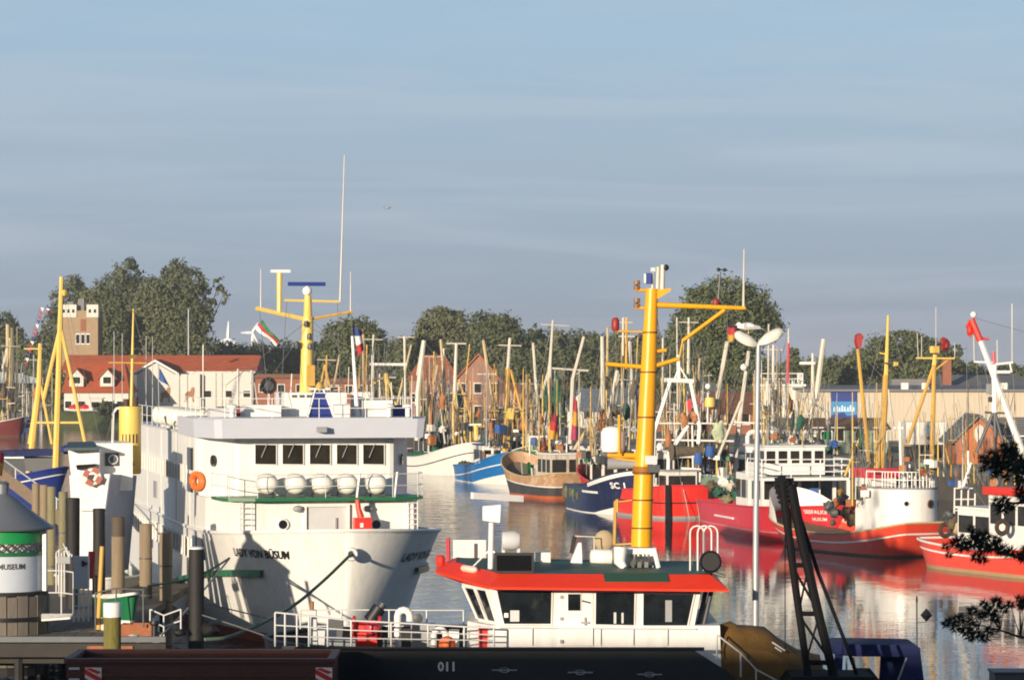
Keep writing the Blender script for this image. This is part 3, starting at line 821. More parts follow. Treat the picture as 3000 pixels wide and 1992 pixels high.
# number and fairleads on the side in view
vside = 2.4 - 3.3
me = text_mesh('011', .30, 0, .002, 'CENTER', .01); me.materials.append(WC)
t_ = link(bpy.data.objects.new('lettering', me), WB.root); p = WB.hv(1310, 1964, vside - .03); t_.location = p; t_.rotation_euler = (R(90), 0, 0)
for px in (1478, 1700, 1903):
    p = WB.hv(px, 1962 + (px - 1478) * .03, vside - .03)
    f = WB.part('fairlead', MB().torus((p.x, p.y, p.z), .11, .03, 16, 5, 'Y', .5), GREY, smooth=60)
    WB.part('roller', MB().tube([(p.x - .3, p.y, p.z), (p.x + .3, p.y, p.z)], .02, 5), GREY, f)
p = WB.hv(846, 1900, vside - .03); WB.part('fairlead', MB().box((p.x, p.y, p.z), (.3, .06, .14)), DGREY)
# ---- wheelhouse
zt, zw, zd = 4.74, 3.80, 2.45
top = [(-2.64, 0), (2.52, 0), (2.52, 5.2), (-2.64, 5.2), (-3.3, 3.9), (-3.3, 1.3)]
low = [(-2.36, .12), (2.35, .12), (2.35, 5.08), (-2.36, 5.08), (-2.88, 3.85), (-2.88, 1.35)]
WB.part('wheelhouse', MB().frustum(low, zw, top, zt), W)
base = [(-2.62, -.06), (3.0, -.06), (3.0, 5.26), (-2.62, 5.26), (-3.2, 3.95), (-3.2, 1.25)]
WB.part('wheelhouse_base', MB().frustum(base, zd, [(x * .985, y + (.04 if y < 2.6 else -.04)) for x, y in base], zw + .004), W)
def wall(px, py):      # point on the leaning side wall
    a, b = 0.0, .3
    q0, q1 = WB.hv(px, py, 0.0), WB.hv(px, py, .12)
    f = (zt - q0.z) / (zt - zw); v = .12 * min(1, max(0, f))
    return WB.hv(px, py, v - .004)
for q in (((1452, 1727), (1620, 1727), (1618, 1829), (1473, 1829)), ((1742, 1731), (1863, 1732), (1861, 1833), (1741, 1831)), ((1881, 1735), (2037, 1737), (2016, 1838), (1880, 1835))):
    qq = [wall(*c) for c in q]
    window_box(WB, None, qq, (0, -1, -.08), W, GLASSW, inset=.03, depth=.03)
# console, seat and mullions seen behind the glass: light fittings just inside the panes
for px, py, w_, h_, m in ((1508, 1804, .22, .3, GREYW), (1483, 1802, .1, .12, W), (1850 - 48, 1810, .06, .3, GREYW), (1824, 1810, .05, .28, GREYW), (1959, 1780, .16, .75, GREY)):
    p = WB.hv(px, py, -.0)
    WB.part('window_fitting', MB().box((p.x, .0 + .12 * (zt - p.z) / (zt - zw) - .035, p.z), (w_, .012, h_ * .9)), m)
# door with its own pane, hinges and handle
dq = [wall(1640, 1722), wall(1738, 1722), WB.hv(1737, 1830, .1), WB.hv(1640, 1830, .1)]
zq = zw
DR = WB.part('door', MB().slab([wall(1641, 1724), wall(1737, 1724), WB.hv(1737, 1833, .115), WB.hv(1641, 1833, .115)], (0, -.025, 0)), W)
WB.part('door_leaf', MB().slab([WB.hv(1641, 1836, -.062), WB.hv(1737, 1836, -.062), WB.hv(1737, 1890, -.062), WB.hv(1641, 1890, -.062)], (0, -.025, 0)), W, DR)
window_box(WB, DR, [wall(1662, 1736) + Vector((0, -.03, 0)), wall(1703, 1736) + Vector((0, -.03, 0)), wall(1703, 1790) + Vector((0, -.03, 0)), wall(1662, 1790) + Vector((0, -.03, 0))], (0, -1, -.08), W, GLASSW, inset=.02, depth=.02)
for y in (1748, 1812, 1878):
    p = WB.hv(1645, y, -.09 if y > 1836 else .0); WB.part('hinge', MB().box((p.x, p.y - .02 + (.1 if y < 1836 else 0) * (y - 1724) / 110, p.z), (.07, .07, .08)), GREY, DR)
p = WB.hv(1714, 1823, .05); WB.part('handle', MB().box((p.x, .05, p.z), (.04, .06, .26)).box((p.x, .04, p.z), (.2, .05, .04)), GREY, DR)
p = WB.hv(1715, 1765, .02); WB.part('wiper', MB().tube([(p.x - .08, .0, p.z + .05), (p.x + .12, .0, p.z)], .02, 4), DGREY)
# slanted front windows
def front(i, f0, f1, g0, g1):
    A, B, C, E = Vector((*low[i], zw)), Vector((*low[(i - 1) % 6 if i else 5], zw)), Vector((*top[(i - 1) % 6 if i else 5], zt)), Vector((*top[i], zt))
    def s_(f, g): return (A.lerp(B, f)).lerp(E.lerp(C, f), g)
    return [s_(f0, g0), s_(f1, g0), s_(f1, g1), s_(f0, g1)]
for i, n in ((0, (-.89, -.45, -.3)), (5, (-1, 0, -.4)), (4, (-.89, .45, -.3))):
    for f0, f1 in ((.1, .47), (.56, .93)) if i != 5 else ((.04, .48), (.53, .96)):
        window_box(WB, None, front(i, f0, f1, .06, .93), n, W, GLASSW, inset=.03, depth=.03)
for f0, f1 in ((.06, .47), (.53, .94)):
    A, B, C, E = Vector((*low[1], zw)), Vector((*low[2], zw)), Vector((*top[2], zt)), Vector((*top[1], zt))
    s_ = lambda f, g: (A.lerp(B, f)).lerp(E.lerp(C, f), g)
    window_box(WB, None, [s_(f0, .06), s_(f1, .06), s_(f1, .93), s_(f0, .93)], (1, 0, -.15), W, GLASSW, inset=.03, depth=.03)
# panel seams and grab rail on the lower wall
mb = MB()
for px in (1560, 1760, 1856, 1956):
    a, b = WB.hv(px, 1838, -.07), WB.hv(px, 1890, -.07); mb.tube([a, b], .012, 4)
mb.tube([WB.hv(1463, 1838, -.09), WB.hv(2040, 1842, -.09)], .018, 5)
WB.part('grab_rail', mb, GREYW)
# black exhaust pipes raking up the after corner
for dx in (0, 16):
    WB.part('exhaust_pipe', MB().tube([WB.hv(2040 + dx, 1855, .5), WB.hv(2070 + dx, 1722, .5)], .055, 8), DGREY, smooth=50)
WB.part('pipe_casing', MB().tube([WB.hv(2050, 1850, .62), WB.hv(2068, 1770, .62)], .10, 8), W, smooth=50)
# ---- roof
outer = [(-2.62, -.75, 4.78), (3.12, -.75, 4.72), (3.12, 6.1, 4.72), (-2.62, 6.1, 4.78), (-3.95, 4.1, 5.02), (-3.95, 1.5, 5.02)]
inner = [(-2.35, .05, 5.05), (2.72, .05, 5.03), (2.72, 5.3, 5.03), (-2.35, 5.3, 5.05), (-3.45, 3.8, 5.22), (-3.45, 1.8, 5.22)]
n = 6
vs = [Vector(p) for p in outer] + [Vector(p) for p in inner] + [Vector(p) - Vector((0, 0, .05)) for p in outer] + [Vector((x, y, zt - .002)) for x, y in top]
fs = []
for i in range(n):
    j = (i + 1) % n
    fs += [(i, j, n + j, n + i), (2 * n + i, 2 * n + j, j, i), (3 * n + i, 3 * n + j, 2 * n + j, 2 * n + i)]
WB.part('roof_eave', MB().add(vs, fs), REDROOF)
rd = [Vector(p) + Vector((0, 0, -.01)) for p in inner]
WB.part('roof_deck', MB().slab(rd, (0, 0, -.12)), DECKG)
# dark hatch lying on the eave
def eave(px, f):      # f: 0 outer edge, 1 inner edge
    a = WB.hv(px, 1718, -.75); x = a.x
    return Vector((x, -.75 + .8 * f, 4.74 + .305 * f + .012))
WB.part('eave_mat', MB().slab([eave(1773, .42), eave(1962, .42), eave(1960, 1.0), eave(1770, 1.0)], (0, 0, .012)), DECKG)
# roof furniture
DR_ = 80.5
q = [WB.px(1448, 1684, 78.3), WB.px(1564, 1683, 78.3)]
SCB = WB.part('display_box', MB().bx(q[0].x, q[1].x, .35, .65, 5.03, WB.px(1500, 1619, 78.5).z), BLACK)
WB.part('display_screen', MB().bx(q[0].x + .06, q[1].x - .06, .335, .349, 5.1, WB.px(1500, 1619, 78.5).z - .05), GLASS, SCB)
pm0, pm1 = WB.px(1437, 1670, 79.3), WB.px(1440, 1530, 79.3)
RP = WB.part('radar_post', MB().tube([(pm0.x, pm0.y, 5.03), pm1], .07, 10), W, smooth=50)
for dx in (-.55, .55):
    WB.part('post_brace', MB().tube([(pm0.x + dx, pm0.y - .2, 5.03), pm0.lerp(pm1, .45)], .022, 5), W, RP)
g0, g1 = WB.px(1414, 1530, 79.3), WB.px(1467, 1482, 79.3)
WB.part('radar_gearbox', MB().hexa([(g0.x, 1.1, g0.z + .06), (g1.x - .02, 1.1, g0.z), (g1.x - .02, 1.6, g0.z), (g0.x, 1.6, g0.z + .06), (g0.x, 1.1, g1.z), (g1.x, 1.1, g1.z + .04), (g1.x, 1.6, g1.z + .04), (g0.x, 1.6, g1.z)]), W, RP)
a, b = WB.px(1383, 1461, 78.9), WB.px(1530, 1470, 79.7)
sc_ = MB(); di = (b - a).normalized(); nr = Vector((-di.y, di.x, 0)) * .06
sc_.slab([a - nr, b - nr, b + nr, a + nr], (0, 0, .16))
WB.part('radar_scanner', sc_, W, RP)
q0, q1 = WB.px(1328, 1640, 83.5), WB.px(1424, 1580, 83.5)
WB.part('roof_screen', MB().bx(q0.x, q1.x, 5.3, 5.4, 5.03, q1.z), WC)
WB.part('roof_mast_stub', MB().tube([WB.px(1313, 1640, 82), WB.px(1313, 1575, 82)], .05, 6), CRIM)
q0, q1 = WB.px(1470, 1640, 83), WB.px(1520, 1560, 83)
SL = WB.part('searchlight', MB().lathe([(.12, -.22), (.24, -.2), (.26, .1), (.2, .24)], 14, ((q0.x + q1.x) / 2, 5.0, q1.z - .2), 'X'), GREYW, smooth=50)
WB.part('bracket', MB().bx(q0.x, q0.x + .08, 4.95, 5.05, 5.03, q1.z - .2).bx(q1.x - .05, q1.x + .03, 4.95, 5.05, 5.03, q1.z - .2), GREYW, SL)
q0, q1 = WB.px(1566, 1643, 82), WB.px(1612, 1626, 82); WB.part('roof_box', MB().bx(q0.x, q1.x, 3.5, 4.2, 5.03, q1.z + .1), WC)
q0, q1 = WB.px(1668, 1638, 82), WB.px(1705, 1588, 82)
WB.part('antenna_cone', MB().hexa([(q0.x, 3.6, 5.03), (q1.x, 3.6, 5.03), (q1.x, 4.2, 5.03), (q0.x, 4.2, 5.03), (q1.x - .1, 3.75, q1.z), (q1.x - .02, 3.75, q1.z), (q1.x - .02, 4.0, q1.z), (q1.x - .1, 4.0, q1.z)]), W)
WB.part('dark_post', MB().tube([WB.px(1674, 1620, 82), WB.px(1684, 1570, 82)], .05, 6), BLACK)
mb = MB().tube([WB.px(1684, 1570, 82), WB.px(1740, 1572, 82), WB.px(1742, 1640, 82)], .02, 5)
WB.part('aerial_frame', mb, MWHITE)
q0, q1 = WB.px(1728, 1652, 82), WB.px(1795, 1614, 82)
TK = WB.part('roof_tank', MB().lathe([(.1, q0.x), (.2, q0.x + .03), (.22, q0.x + .1), (.22, q1.x - .1), (.2, q1.x - .02), (.1, q1.x)], 14, (0, 4.0, (q0.z + q1.z) / 2), 'X').bx(q0.x + .05, q1.x - .05, 3.85, 4.15, 5.03, (q0.z + q1.z) / 2 - .12), W, smooth=50)
p = WB.px(1770, 1584, 82.5); WB.part('horn_dish', MB().ball(p, .28, 14, 8, (.95, .5, 1)), BEIGE, smooth=60)
# bent tubing over the companionway
mb = MB()
for px0 in (2022, 2044, 2062):
    a = WB.px(px0, 1668, 79.5); wd_ = .17
    pts = [(a.x, a.y, 5.03)] + [(a.x + wd_ - wd_ * math.cos(t * PI / 6), a.y, WB.px(px0, 1560, 79.5).z + wd_ * math.sin(t * PI / 6)) for t in range(7)] + [(a.x + 2 * wd_, a.y, 5.03)]
    mb.tube(pts, .024, 6)
WB.part('companionway_rail', mb, W, smooth=60)
p = WB.px(2081, 1644, 78.6)
SP = WB.part('round_spotlight', MB().lathe([(.1, .22), (.24, .18), (.27, 0), (.27, -.1), (.24, -.13), (.22, -.08)], 18, p, 'Y'), RUBBER, smooth=50)
WB.part('spotlight_stand', MB().tube([(p.x - .1, p.y + .1, p.z - .2), (p.x + .05, p.y, 5.03)], .07, 6).tube([(p.x + .05, p.y, 5.05), (p.x + .35, p.y - .1, 4.95)], .04, 5), BLACK, SP)
p = WB.px(1290, 1640, 80.6); WB.part('nav_lamp', MB().lathe([(.1, -.14), (.12, -.05), (.12, .08), (.06, .13)], 10, p).tube([p, WB.px(1315, 1655, 80.6)], .05, 6), REDP)
p0, p1 = WB.px(1353, 1663, 78.9), WB.px(1398, 1670, 78.6); WB.part('life_buoy_light', MB().tube([p0, p0.lerp(p1, .15), p0.lerp(p1, .85), p1], [.05, .09, .09, .04], 10), mat('pinkish_white', (.75, .5, .42), .5), smooth=50)
# ---- the mast
DM = 81.4
def mp_(x, y, dd=0): return WB.px(x, y, DM + dd)
line = [(1879, 1600), (1882, 1500), (1886, 1388), (1893, 1250), (1901, 1070), (1905, 970), (1910, 846)]
MA = WB.part('mast', MB().tube([mp_(*p) for p in line], [.262, .255, .245, .225, .20, .18, .155], 18), YELO, smooth=50)
for (x, y), r in (((1880.5, 1546), .275), ((1883.5, 1464), .27), ((1886, 1384), .30), ((1893, 1222), .245), ((1900, 1090), .22), ((1905, 974), .20)):
    p = mp_(x, y); WB.part('mast_seam', MB().lathe([(r - .02, -.02), (r, -.015), (r, .015), (r - .02, .02)], 18, p), mat('seam_dark', (.12, .05, .01), .6), MA)
p = mp_(1886.5, 1375); WB.part('mast_collar', MB().lathe([(.25, -.12), (.27, -.12), (.30, .07), (.27, .08)], 18, p), mat('collar_rust', (.33, .13, .01), .55, var=.2), MA, smooth=40)
p = mp_(1908, 1346); WB.part('mast_lamp', MB().box((p.x - .02, p.y - .3, p.z), (.3, .22, .22)), GREYW, MA); WB.part('mast_lamp', MB().box((p.x + .05, p.y - .3, p.z - .22), (.3, .2, .18)), DGREY, MA)
def myard(a, b, r, m=YELO, name='yard', dd=0, n=8): return WB.part(name, MB().tube([mp_(*a, dd), mp_(*b, dd)], r, n), m, MA, smooth=50)
myard((1915, 893), (2183, 903), [.075, .05]); myard((1999, 999), (2123, 908), .05, name='yard_brace')
myard((1905, 1076), (1990, 1051), [.065, .05]); myard((1990, 1052), (2000, 998), .025, YELD)
myard((1774, 1066), (1895, 1076), .055); myard((1803, 970), (1900, 973), .03, YELD)
myard((1860, 850), (1905, 851), .04); myard((1860, 902), (1908, 903), .035); myard((1905, 1031), (1952, 1026), .05)
p0, p1 = mp_(1925, 862), mp_(1964, 853)
WB.part('mast_bracket', MB().slab([p0 + Vector((0, -.12, -.12)), p1 + Vector((0, -.12, 0)), p1 + Vector((0, -.12, .07)), p0 + Vector((0, -.12, .1))], (0, .24, 0)), YELO, MA)
myard((1780, 1332), (1888, 1336), .07); myard((1790, 1345), (1888, 1350), .035, YELO)
p = mp_(1795, 1288); RD = WB.part('radome', MB().lathe([(.18, -.33), (.27, -.3), (.3, -.2), (.3, .18), (.25, .29), (.1, .34)], 18, p), W, MA, smooth=50)
WB.part('radome_post', MB().tube([mp_(1814, 1332, -.25), mp_(1814, 1215, -.25)], .035, 6), YELO, MA)
p0, p1 = mp_(1780, 1358), mp_(1880, 1362)
WB.part('loud_hailer', MB().tube([p0, p0.lerp(p1, .3), p1], [.16, .13, .09], 12), GREY, MA, smooth=50)
for x, y in ((1866, 836), (1866, 888)):
    WB.part('lamp', MB().lathe([(.075, -.12), (.085, -.02), (.03, 0), (.085, .02), (.075, .12)], 8, mp_(x, y)), mat('lamp_housing', (.22, .12, .06), .5), MA)
p = mp_(1803, 950); LR = WB.part('red_lamp', MB().lathe([(.07, -.17), (.10, -.1), (.10, .1), (.05, .17)], 10, p), DRED, MA, smooth=50)
p = mp_(1898, 812); WB.part('camera_dome', MB().bx(p.x - .05, p.x + .09, p.y - .1, p.y + .1, p.z - .17, p.z + .1), BLUED, MA); WB.part('camera_cover', MB().bx(p.x - .1, p.x - .052, p.y - .09, p.y + .09, p.z - .15, p.z + .08), W, MA)
for x, y1, r in ((1911, 800, .03), (1926, 782, .045), (1940, 776, .06)):
    WB.part('mast_post', MB().tube([mp_(x, 852), mp_(x + 2, y1)], r, 8), MWHITE, MA, smooth=50)
p = mp_(1951, 784); WB.part('lamp', MB().ball(p, .08, 8, 6), BLACK, MA)
p = mp_(1913, 790); WB.part('lamp', MB().box(p, (.12, .12, .1)), GREYW, MA)
WB.part('whip_antenna', MB().tube([mp_(2178, 902), mp_(2180, 730)], [.035, .014], 6), MWHITE, MA)
an = WB.part('anemometer_pole', MB().tube([mp_(2103, 898), mp_(2110, 795)], .025, 5), DGREY, MA)
WB.part('cup', MB().ball(mp_(2105, 790), .05, 8, 5).ball(mp_(2123, 791), .05, 8, 5).tube([mp_(2105, 790), mp_(2123, 791)], .015, 4), BLACK, an)
WB.part('lamp', MB().lathe([(.08, -.06), (.09, .05), (.02, .1)], 8, mp_(2098, 885)), DRED, MA)
mb = MB()
for a, b in (((2130, 908), (2132, 1000)), ((1770, 1066), (1780, 1332)), ((1803, 972), (1806, 1066)), ((1835, 972), (1838, 1066)), ((2050, 900), (1925, 1100)), ((1915, 860), (2030, 1655))):
    mb.tube([mp_(*a), mp_(*b)], .008, 4)
WB.part('rigging_wire', mb, WIRE, MA)
mb = MB().tube([mp_(1800, 1595), mp_(1803, 1470), mp_(1808, 1462), mp_(1808, 1500)], .045, 6).tube([mp_(1800, 1595), mp_(1880, 1590)], .03, 5).tube([mp_(1803, 1470), mp_(1882, 1462)], .02, 5)
WB.part('mast_step_frame', mb, YELD, MA, smooth=50)
# white base frame
mb = MB()
for x in (1836, 1906):
    mb.bx(mp_(x - 5, 1, 0).x, mp_(x + 5, 1, 0).x, 2.9, 3.05, 4.98, mp_(x, 1602).z)
for x in (1856, 1868, 1882, 1893):
    mb.tube([(mp_(x, 1).x, 2.95, 5.0), (mp_(x, 1).x, 2.95, mp_(x, 1605).z)], .03, 5)
mb.bx(mp_(1828, 1).x, mp_(1918, 1).x, 2.85, 3.9, mp_(1, 1612).z - .06, mp_(1, 1602).z)
mb.bx(mp_(1840, 1).x, mp_(1880, 1).x, 3.1, 3.9, 5.0, mp_(1, 1615).z)
mb.tube([(mp_(1815, 1).x, 2.6, mp_(1, 1598).z), (mp_(1812, 1).x, 2.55, mp_(1, 1640).z), (mp_(1826, 1).x, 2.45, 5.02)], [.17, .15, .08], 10)
mb.tube([(mp_(1912, 1).x, 2.6, mp_(1, 1600).z), (mp_(1925, 1).x, 2.55, 5.03)], .06, 8)
WB.part('mast_pedestal', mb, W, smooth=45)
mb = MB()
for i in range(9):
    mb.box((mp_(1850 + i * 7, 1).x, 2.75, 5.1 + .07 * (i % 3)), (.1, .12, .14), rz=i)
WB.part('pedestal_fittings', mb, DGREY)
# ---- foredeck fittings
def wp(x, y, d=79.5): return WB.px(x, y, d)
mb = MB(); zt_ = lambda x, y: wp(x, y, 77.3).z
top_ = [(806, 1793), (905, 1803), (1029, 1817), (1146, 1823), (1254, 1829), (1360, 1835), (1447, 1838)]
for f in (1.0, .62, .3):
    mb.tube([WB.px(x, 1891 + (y - 1891) * f, 77.35) for x, y in top_], .024 if f == 1 else .018, 5)
for x, y in top_ + [(835, 1796), (870, 1800), (960, 1809)]:
    mb.tube([WB.px(x, 1893, 77.35), WB.px(x, y, 77.35)], .026, 5)
WB.part('foredeck_rail', mb, GREYW)
mb = MB(); pf = [(880, 1787), (1000, 1786), (1140, 1786), (1250, 1787), (1358, 1787)]
for f in (1.0, .5):
    mb.tube([WB.px(x, 1880 + (y - 1880) * f, 83.2) for x, y in pf], .02, 5)
for x, y in pf: mb.tube([WB.px(x, 1885, 83.2), WB.px(x, y, 83.2)], .024, 5)
WB.part('foredeck_rail', mb, GREYW)
def gooseneck(x, ytop, wpx, d=79.5, r=.09):
    a = wp(x, 1895, d); wv = wpx / 119.0 / 2; zt2 = wp(x, ytop, d).z - wv
    pts = [(a.x, a.y, 2.45), (a.x, a.y, zt2)] + [(a.x + wv - wv * math.cos(t * PI / 6), a.y, zt2 + wv * math.sin(t * PI / 6)) for t in range(1, 7)] + [(a.x + 2 * wv, a.y, zt2 - .12)]
    WB.part('vent_gooseneck', MB().tube(pts, r, 10), W, smooth=60)
gooseneck(1165, 1786, 36); gooseneck(1271, 1842, 34, r=.075)
q0, q1 = wp(1402, 1893, 78), wp(1443, 1838, 78); WB.part('fire_cabinet', MB().bx(q0.x, q1.x, .1, .6, 2.45, q1.z), REDP)
p = wp(1310, 1888, 78.5); WB.part('mooring_buoy', MB().ball(p, .22, 12, 8), ORANGE, smooth=60)
WN = WB.part('anchor_windlass', MB().lathe([(.3, -.35), (.3, -.28), (.16, -.26), (.16, .26), (.3, .28), (.3, .35)], 14, wp(1075, 1838, 80), 'X').bx(wp(1040, 1, 80).x, wp(1105, 1, 80).x, 1.8, 2.3, 2.45, wp(1, 1850, 80).z), REDP, smooth=40)
WB.part('warping_drum', MB().ball(wp(1092, 1838, 79.4), .2, 10, 8), CRIM, WN, smooth=60)
WB.part('grab_cylinder', MB().tube([wp(1085, 1818, 80.6), wp(1112, 1778, 80.6)], [.19, .17], 10), BLACK, WN, smooth=50)
WB.part('grab_cylinder', MB().tube([wp(1110, 1784, 80.6), wp(1124, 1767, 80.6)], .09, 8), DGREY, WN, smooth=50)
q0, q1 = wp(902, 1893, 79), wp(936, 1786, 79); WB.part('capstan_housing', MB().frustum([(q0.x, .8), (q1.x, .8), (q1.x, 1.2), (q0.x, 1.2)], 2.45, [(q0.x + .05, .85), (q1.x - .08, .85), (q1.x - .08, 1.15), (q0.x + .05, 1.15)], q1.z), GREYW)
p = wp(912, 1775, 79); WB.part('jack_staff', MB().tube([(p.x, p.y, 3.2), (p.x + .02, p.y, p.z + .12)], .05, 6), BROWN)
p = wp(1224, 1811, 81); WB.part('round_mirror', MB().lathe([(.03, .06), (.12, .03), (.13, -.02), (.11, -.03)], 12, p, 'Y').tube([p, (p.x, p.y + .1, 2.45)], .025, 5), DGREY, smooth=50)
for x, wv, h_, m, d in ((955, .5, .55, GREYW, 80), (1000, .7, .3, GREY, 79), (1240, .6, .75, GREY, 80.5), (1140, .3, .35, DGREY, 79), (1345, .5, .3, DECKG, 80), (1330, .25, .62, W, 79.5), (985, .35, .8, DGREY, 81.5)):
    p = wp(x, 1893, d); WB.part('deck_locker', MB().bx(p.x - wv / 2, p.x + wv / 2, p.y - .2, p.y + .2, 2.42, 3.2 + h_ * .6), m)
# after end: rail and sloping wing in white
q = [WB.hv(2050, 1855, .2), WB.hv(2104, 1858, .2), WB.hv(2135, 1962, .2), WB.hv(2050, 1910, .2)]
WB.part('after_wing', MB().slab(q, (0, .08, 0)), GREYW)
mb = MB()
pr = [(2100, 1858), (2170, 1912), (2215, 1960), (2290, 2000)]
mb.tube([WB.px(x, y, 77.6) for x, y in pr], .022, 5)
for x, y in pr: mb.tube([WB.px(x, y, 77.6), WB.px(x, y + 70, 77.6)], .024, 5)
WB.part('stern_rail', mb, GREYW)
# ================================================================ FISHING CUTTERS
def V2(x, d): return Vector(((x - CX) / F * d, d, 0))
def lump(c, s, seed=0, n=16, m=11):
    mb = MB(); mb.ball((0, 0, 0), 1, n, m)
    def dsp(x, y, z):
        k = .80 + .46 * noise.noise((x * 1.9 + seed * 3.1, y * 1.9, z * 1.9)) + .28 * noise.noise((x * 4.3, y * 4.3 + seed, z * 4.3))
        return (c[0] + x * s[0] * k, c[1] + y * s[1] * k, c[2] + (z if z < .2 else z * .8) * s[2] * k)
    mb.v = [dsp(*p) for p in mb.v]
    return mb
def house(T, u0, u1, v0, v1, z0, z1, m, roofm=None, nf=3, ns=2, w0=.45, w1=.85, name='wheelhouse', over=.12, glass=None, rake=0.0):
    mb = MB().hexa([(u0, v0, z0), (u1, v0, z0), (u1, v1, z0), (u0, v1, z0), (u0, v0 - rake, z1), (u1, v0 - rake, z1), (u1, v1 + rake * .5, z1), (u0, v1 + rake * .5, z1)])
    H = T.part(name, mb, m)
    if roofm: T.part('roof', MB().bx(u0 - over, u1 + over, v0 - rake - over, v1 + rake * .5 + over, z1 + .002, z1 + .11), roofm, H)
    h = z1 - z0; a, b = z0 + h * w0, z0 + h * w1
    for face, n_, c0, c1 in (('f', nf, u0, u1), ('b', max(1, nf - 1), u0, u1), ('l', ns, v0, v1), ('r', ns, v0, v1)):
        if not n_: continue
        st = (c1 - c0) / n_; g = min(.12, st * .14)
        for i in range(n_):
            x0, x1 = c0 + st * i + g, c0 + st * (i + 1) - g
            rk = lambda z: rake * (z - z0) / h
            if face == 'f': q, nn = [(x0, v0 - rk(a), a), (x1, v0 - rk(a), a), (x1, v0 - rk(b), b), (x0, v0 - rk(b), b)], (0, -1, 0)
            elif face == 'b': q, nn = [(x0, v1 + rk(a) * .5, a), (x1, v1 + rk(a) * .5, a), (x1, v1 + rk(b) * .5, b), (x0, v1 + rk(b) * .5, b)], (0, 1, 0)
            elif face == 'l': q, nn = [(u0, x0, a), (u0, x1, a), (u0, x1, b), (u0, x0, b)], (-1, 0, 0)
            else: q, nn = [(u1, x0, a), (u1, x1, a), (u1, x1, b), (u1, x0, b)], (1, 0, 0)
            window_box(T, H, q, nn, m, glass or GLASSB, inset=0, depth=.03)
    return H
def spars(T, d, items):
    """items: (name, (x0,y0), (x1,y1), radius, material[, radius2[, dd]]) in photo pixels at distance d"""
    for it in items:
        nm, a, b, r, m = it[:5]; r2 = it[5] if len(it) > 5 and it[5] else r; dd = it[6] if len(it) > 6 else 0
        T.part(nm, MB().tube([T.px(a[0], a[1], d + dd), T.px(b[0], b[1], d + dd)], [r, r2], 7), m, smooth=50)
def wires(T, d, segs, r=.016, m=None, name='rigging_wire'):
    mb = MB()
    for a, b in segs: mb.tube([T.px(a[0], a[1], d), T.px(b[0], b[1], d)], r, 4)
    T.part(name, mb, m or WIRE)
def deck_gear(T, H, drop, seed, v0, v1, n=7):
    rr = random.Random(seed)
    for i in range(n):
        v = v0 + (v1 - v0) * (i + .5) / n; t = v / H.Ln; z = H.sheer(t) - drop
        u = rr.uniform(-.55, .55) * H.half(t, .9)
        k = rr.random()
        if k < .3:
            T.part('fish_box', MB().bx(u - .35, u + .35, v - .25, v + .25, z, z + .3 + .3 * rr.random()), rr.choice([GREYW, FP, NETO, WC]))
        elif k < .6:
            T.part('net_heap', lump((u, v, z + .3), (.7, .6, .5), seed + i), rr.choice([NETG, NETB, NETB, NETO]), smooth=60)
        elif k < .8:
            T.part('net_winch', MB().lathe([(.4, -.45), (.4, -.38), (.18, -.36), (.18, .36), (.4, .38), (.4, .45)], 12, (u, v, z + .45), 'X').bx(u - .5, u + .5, v - .2, v + .2, z, z + .3), rr.choice([GREYW, DGREY, GREENP]), smooth=40)
        else:
            T.part('deck_post', MB().tube([(u, v, z), (u + .1, v, z + 1.3)], .06, 6), rr.choice([MWHITE, YELD, GALV]))
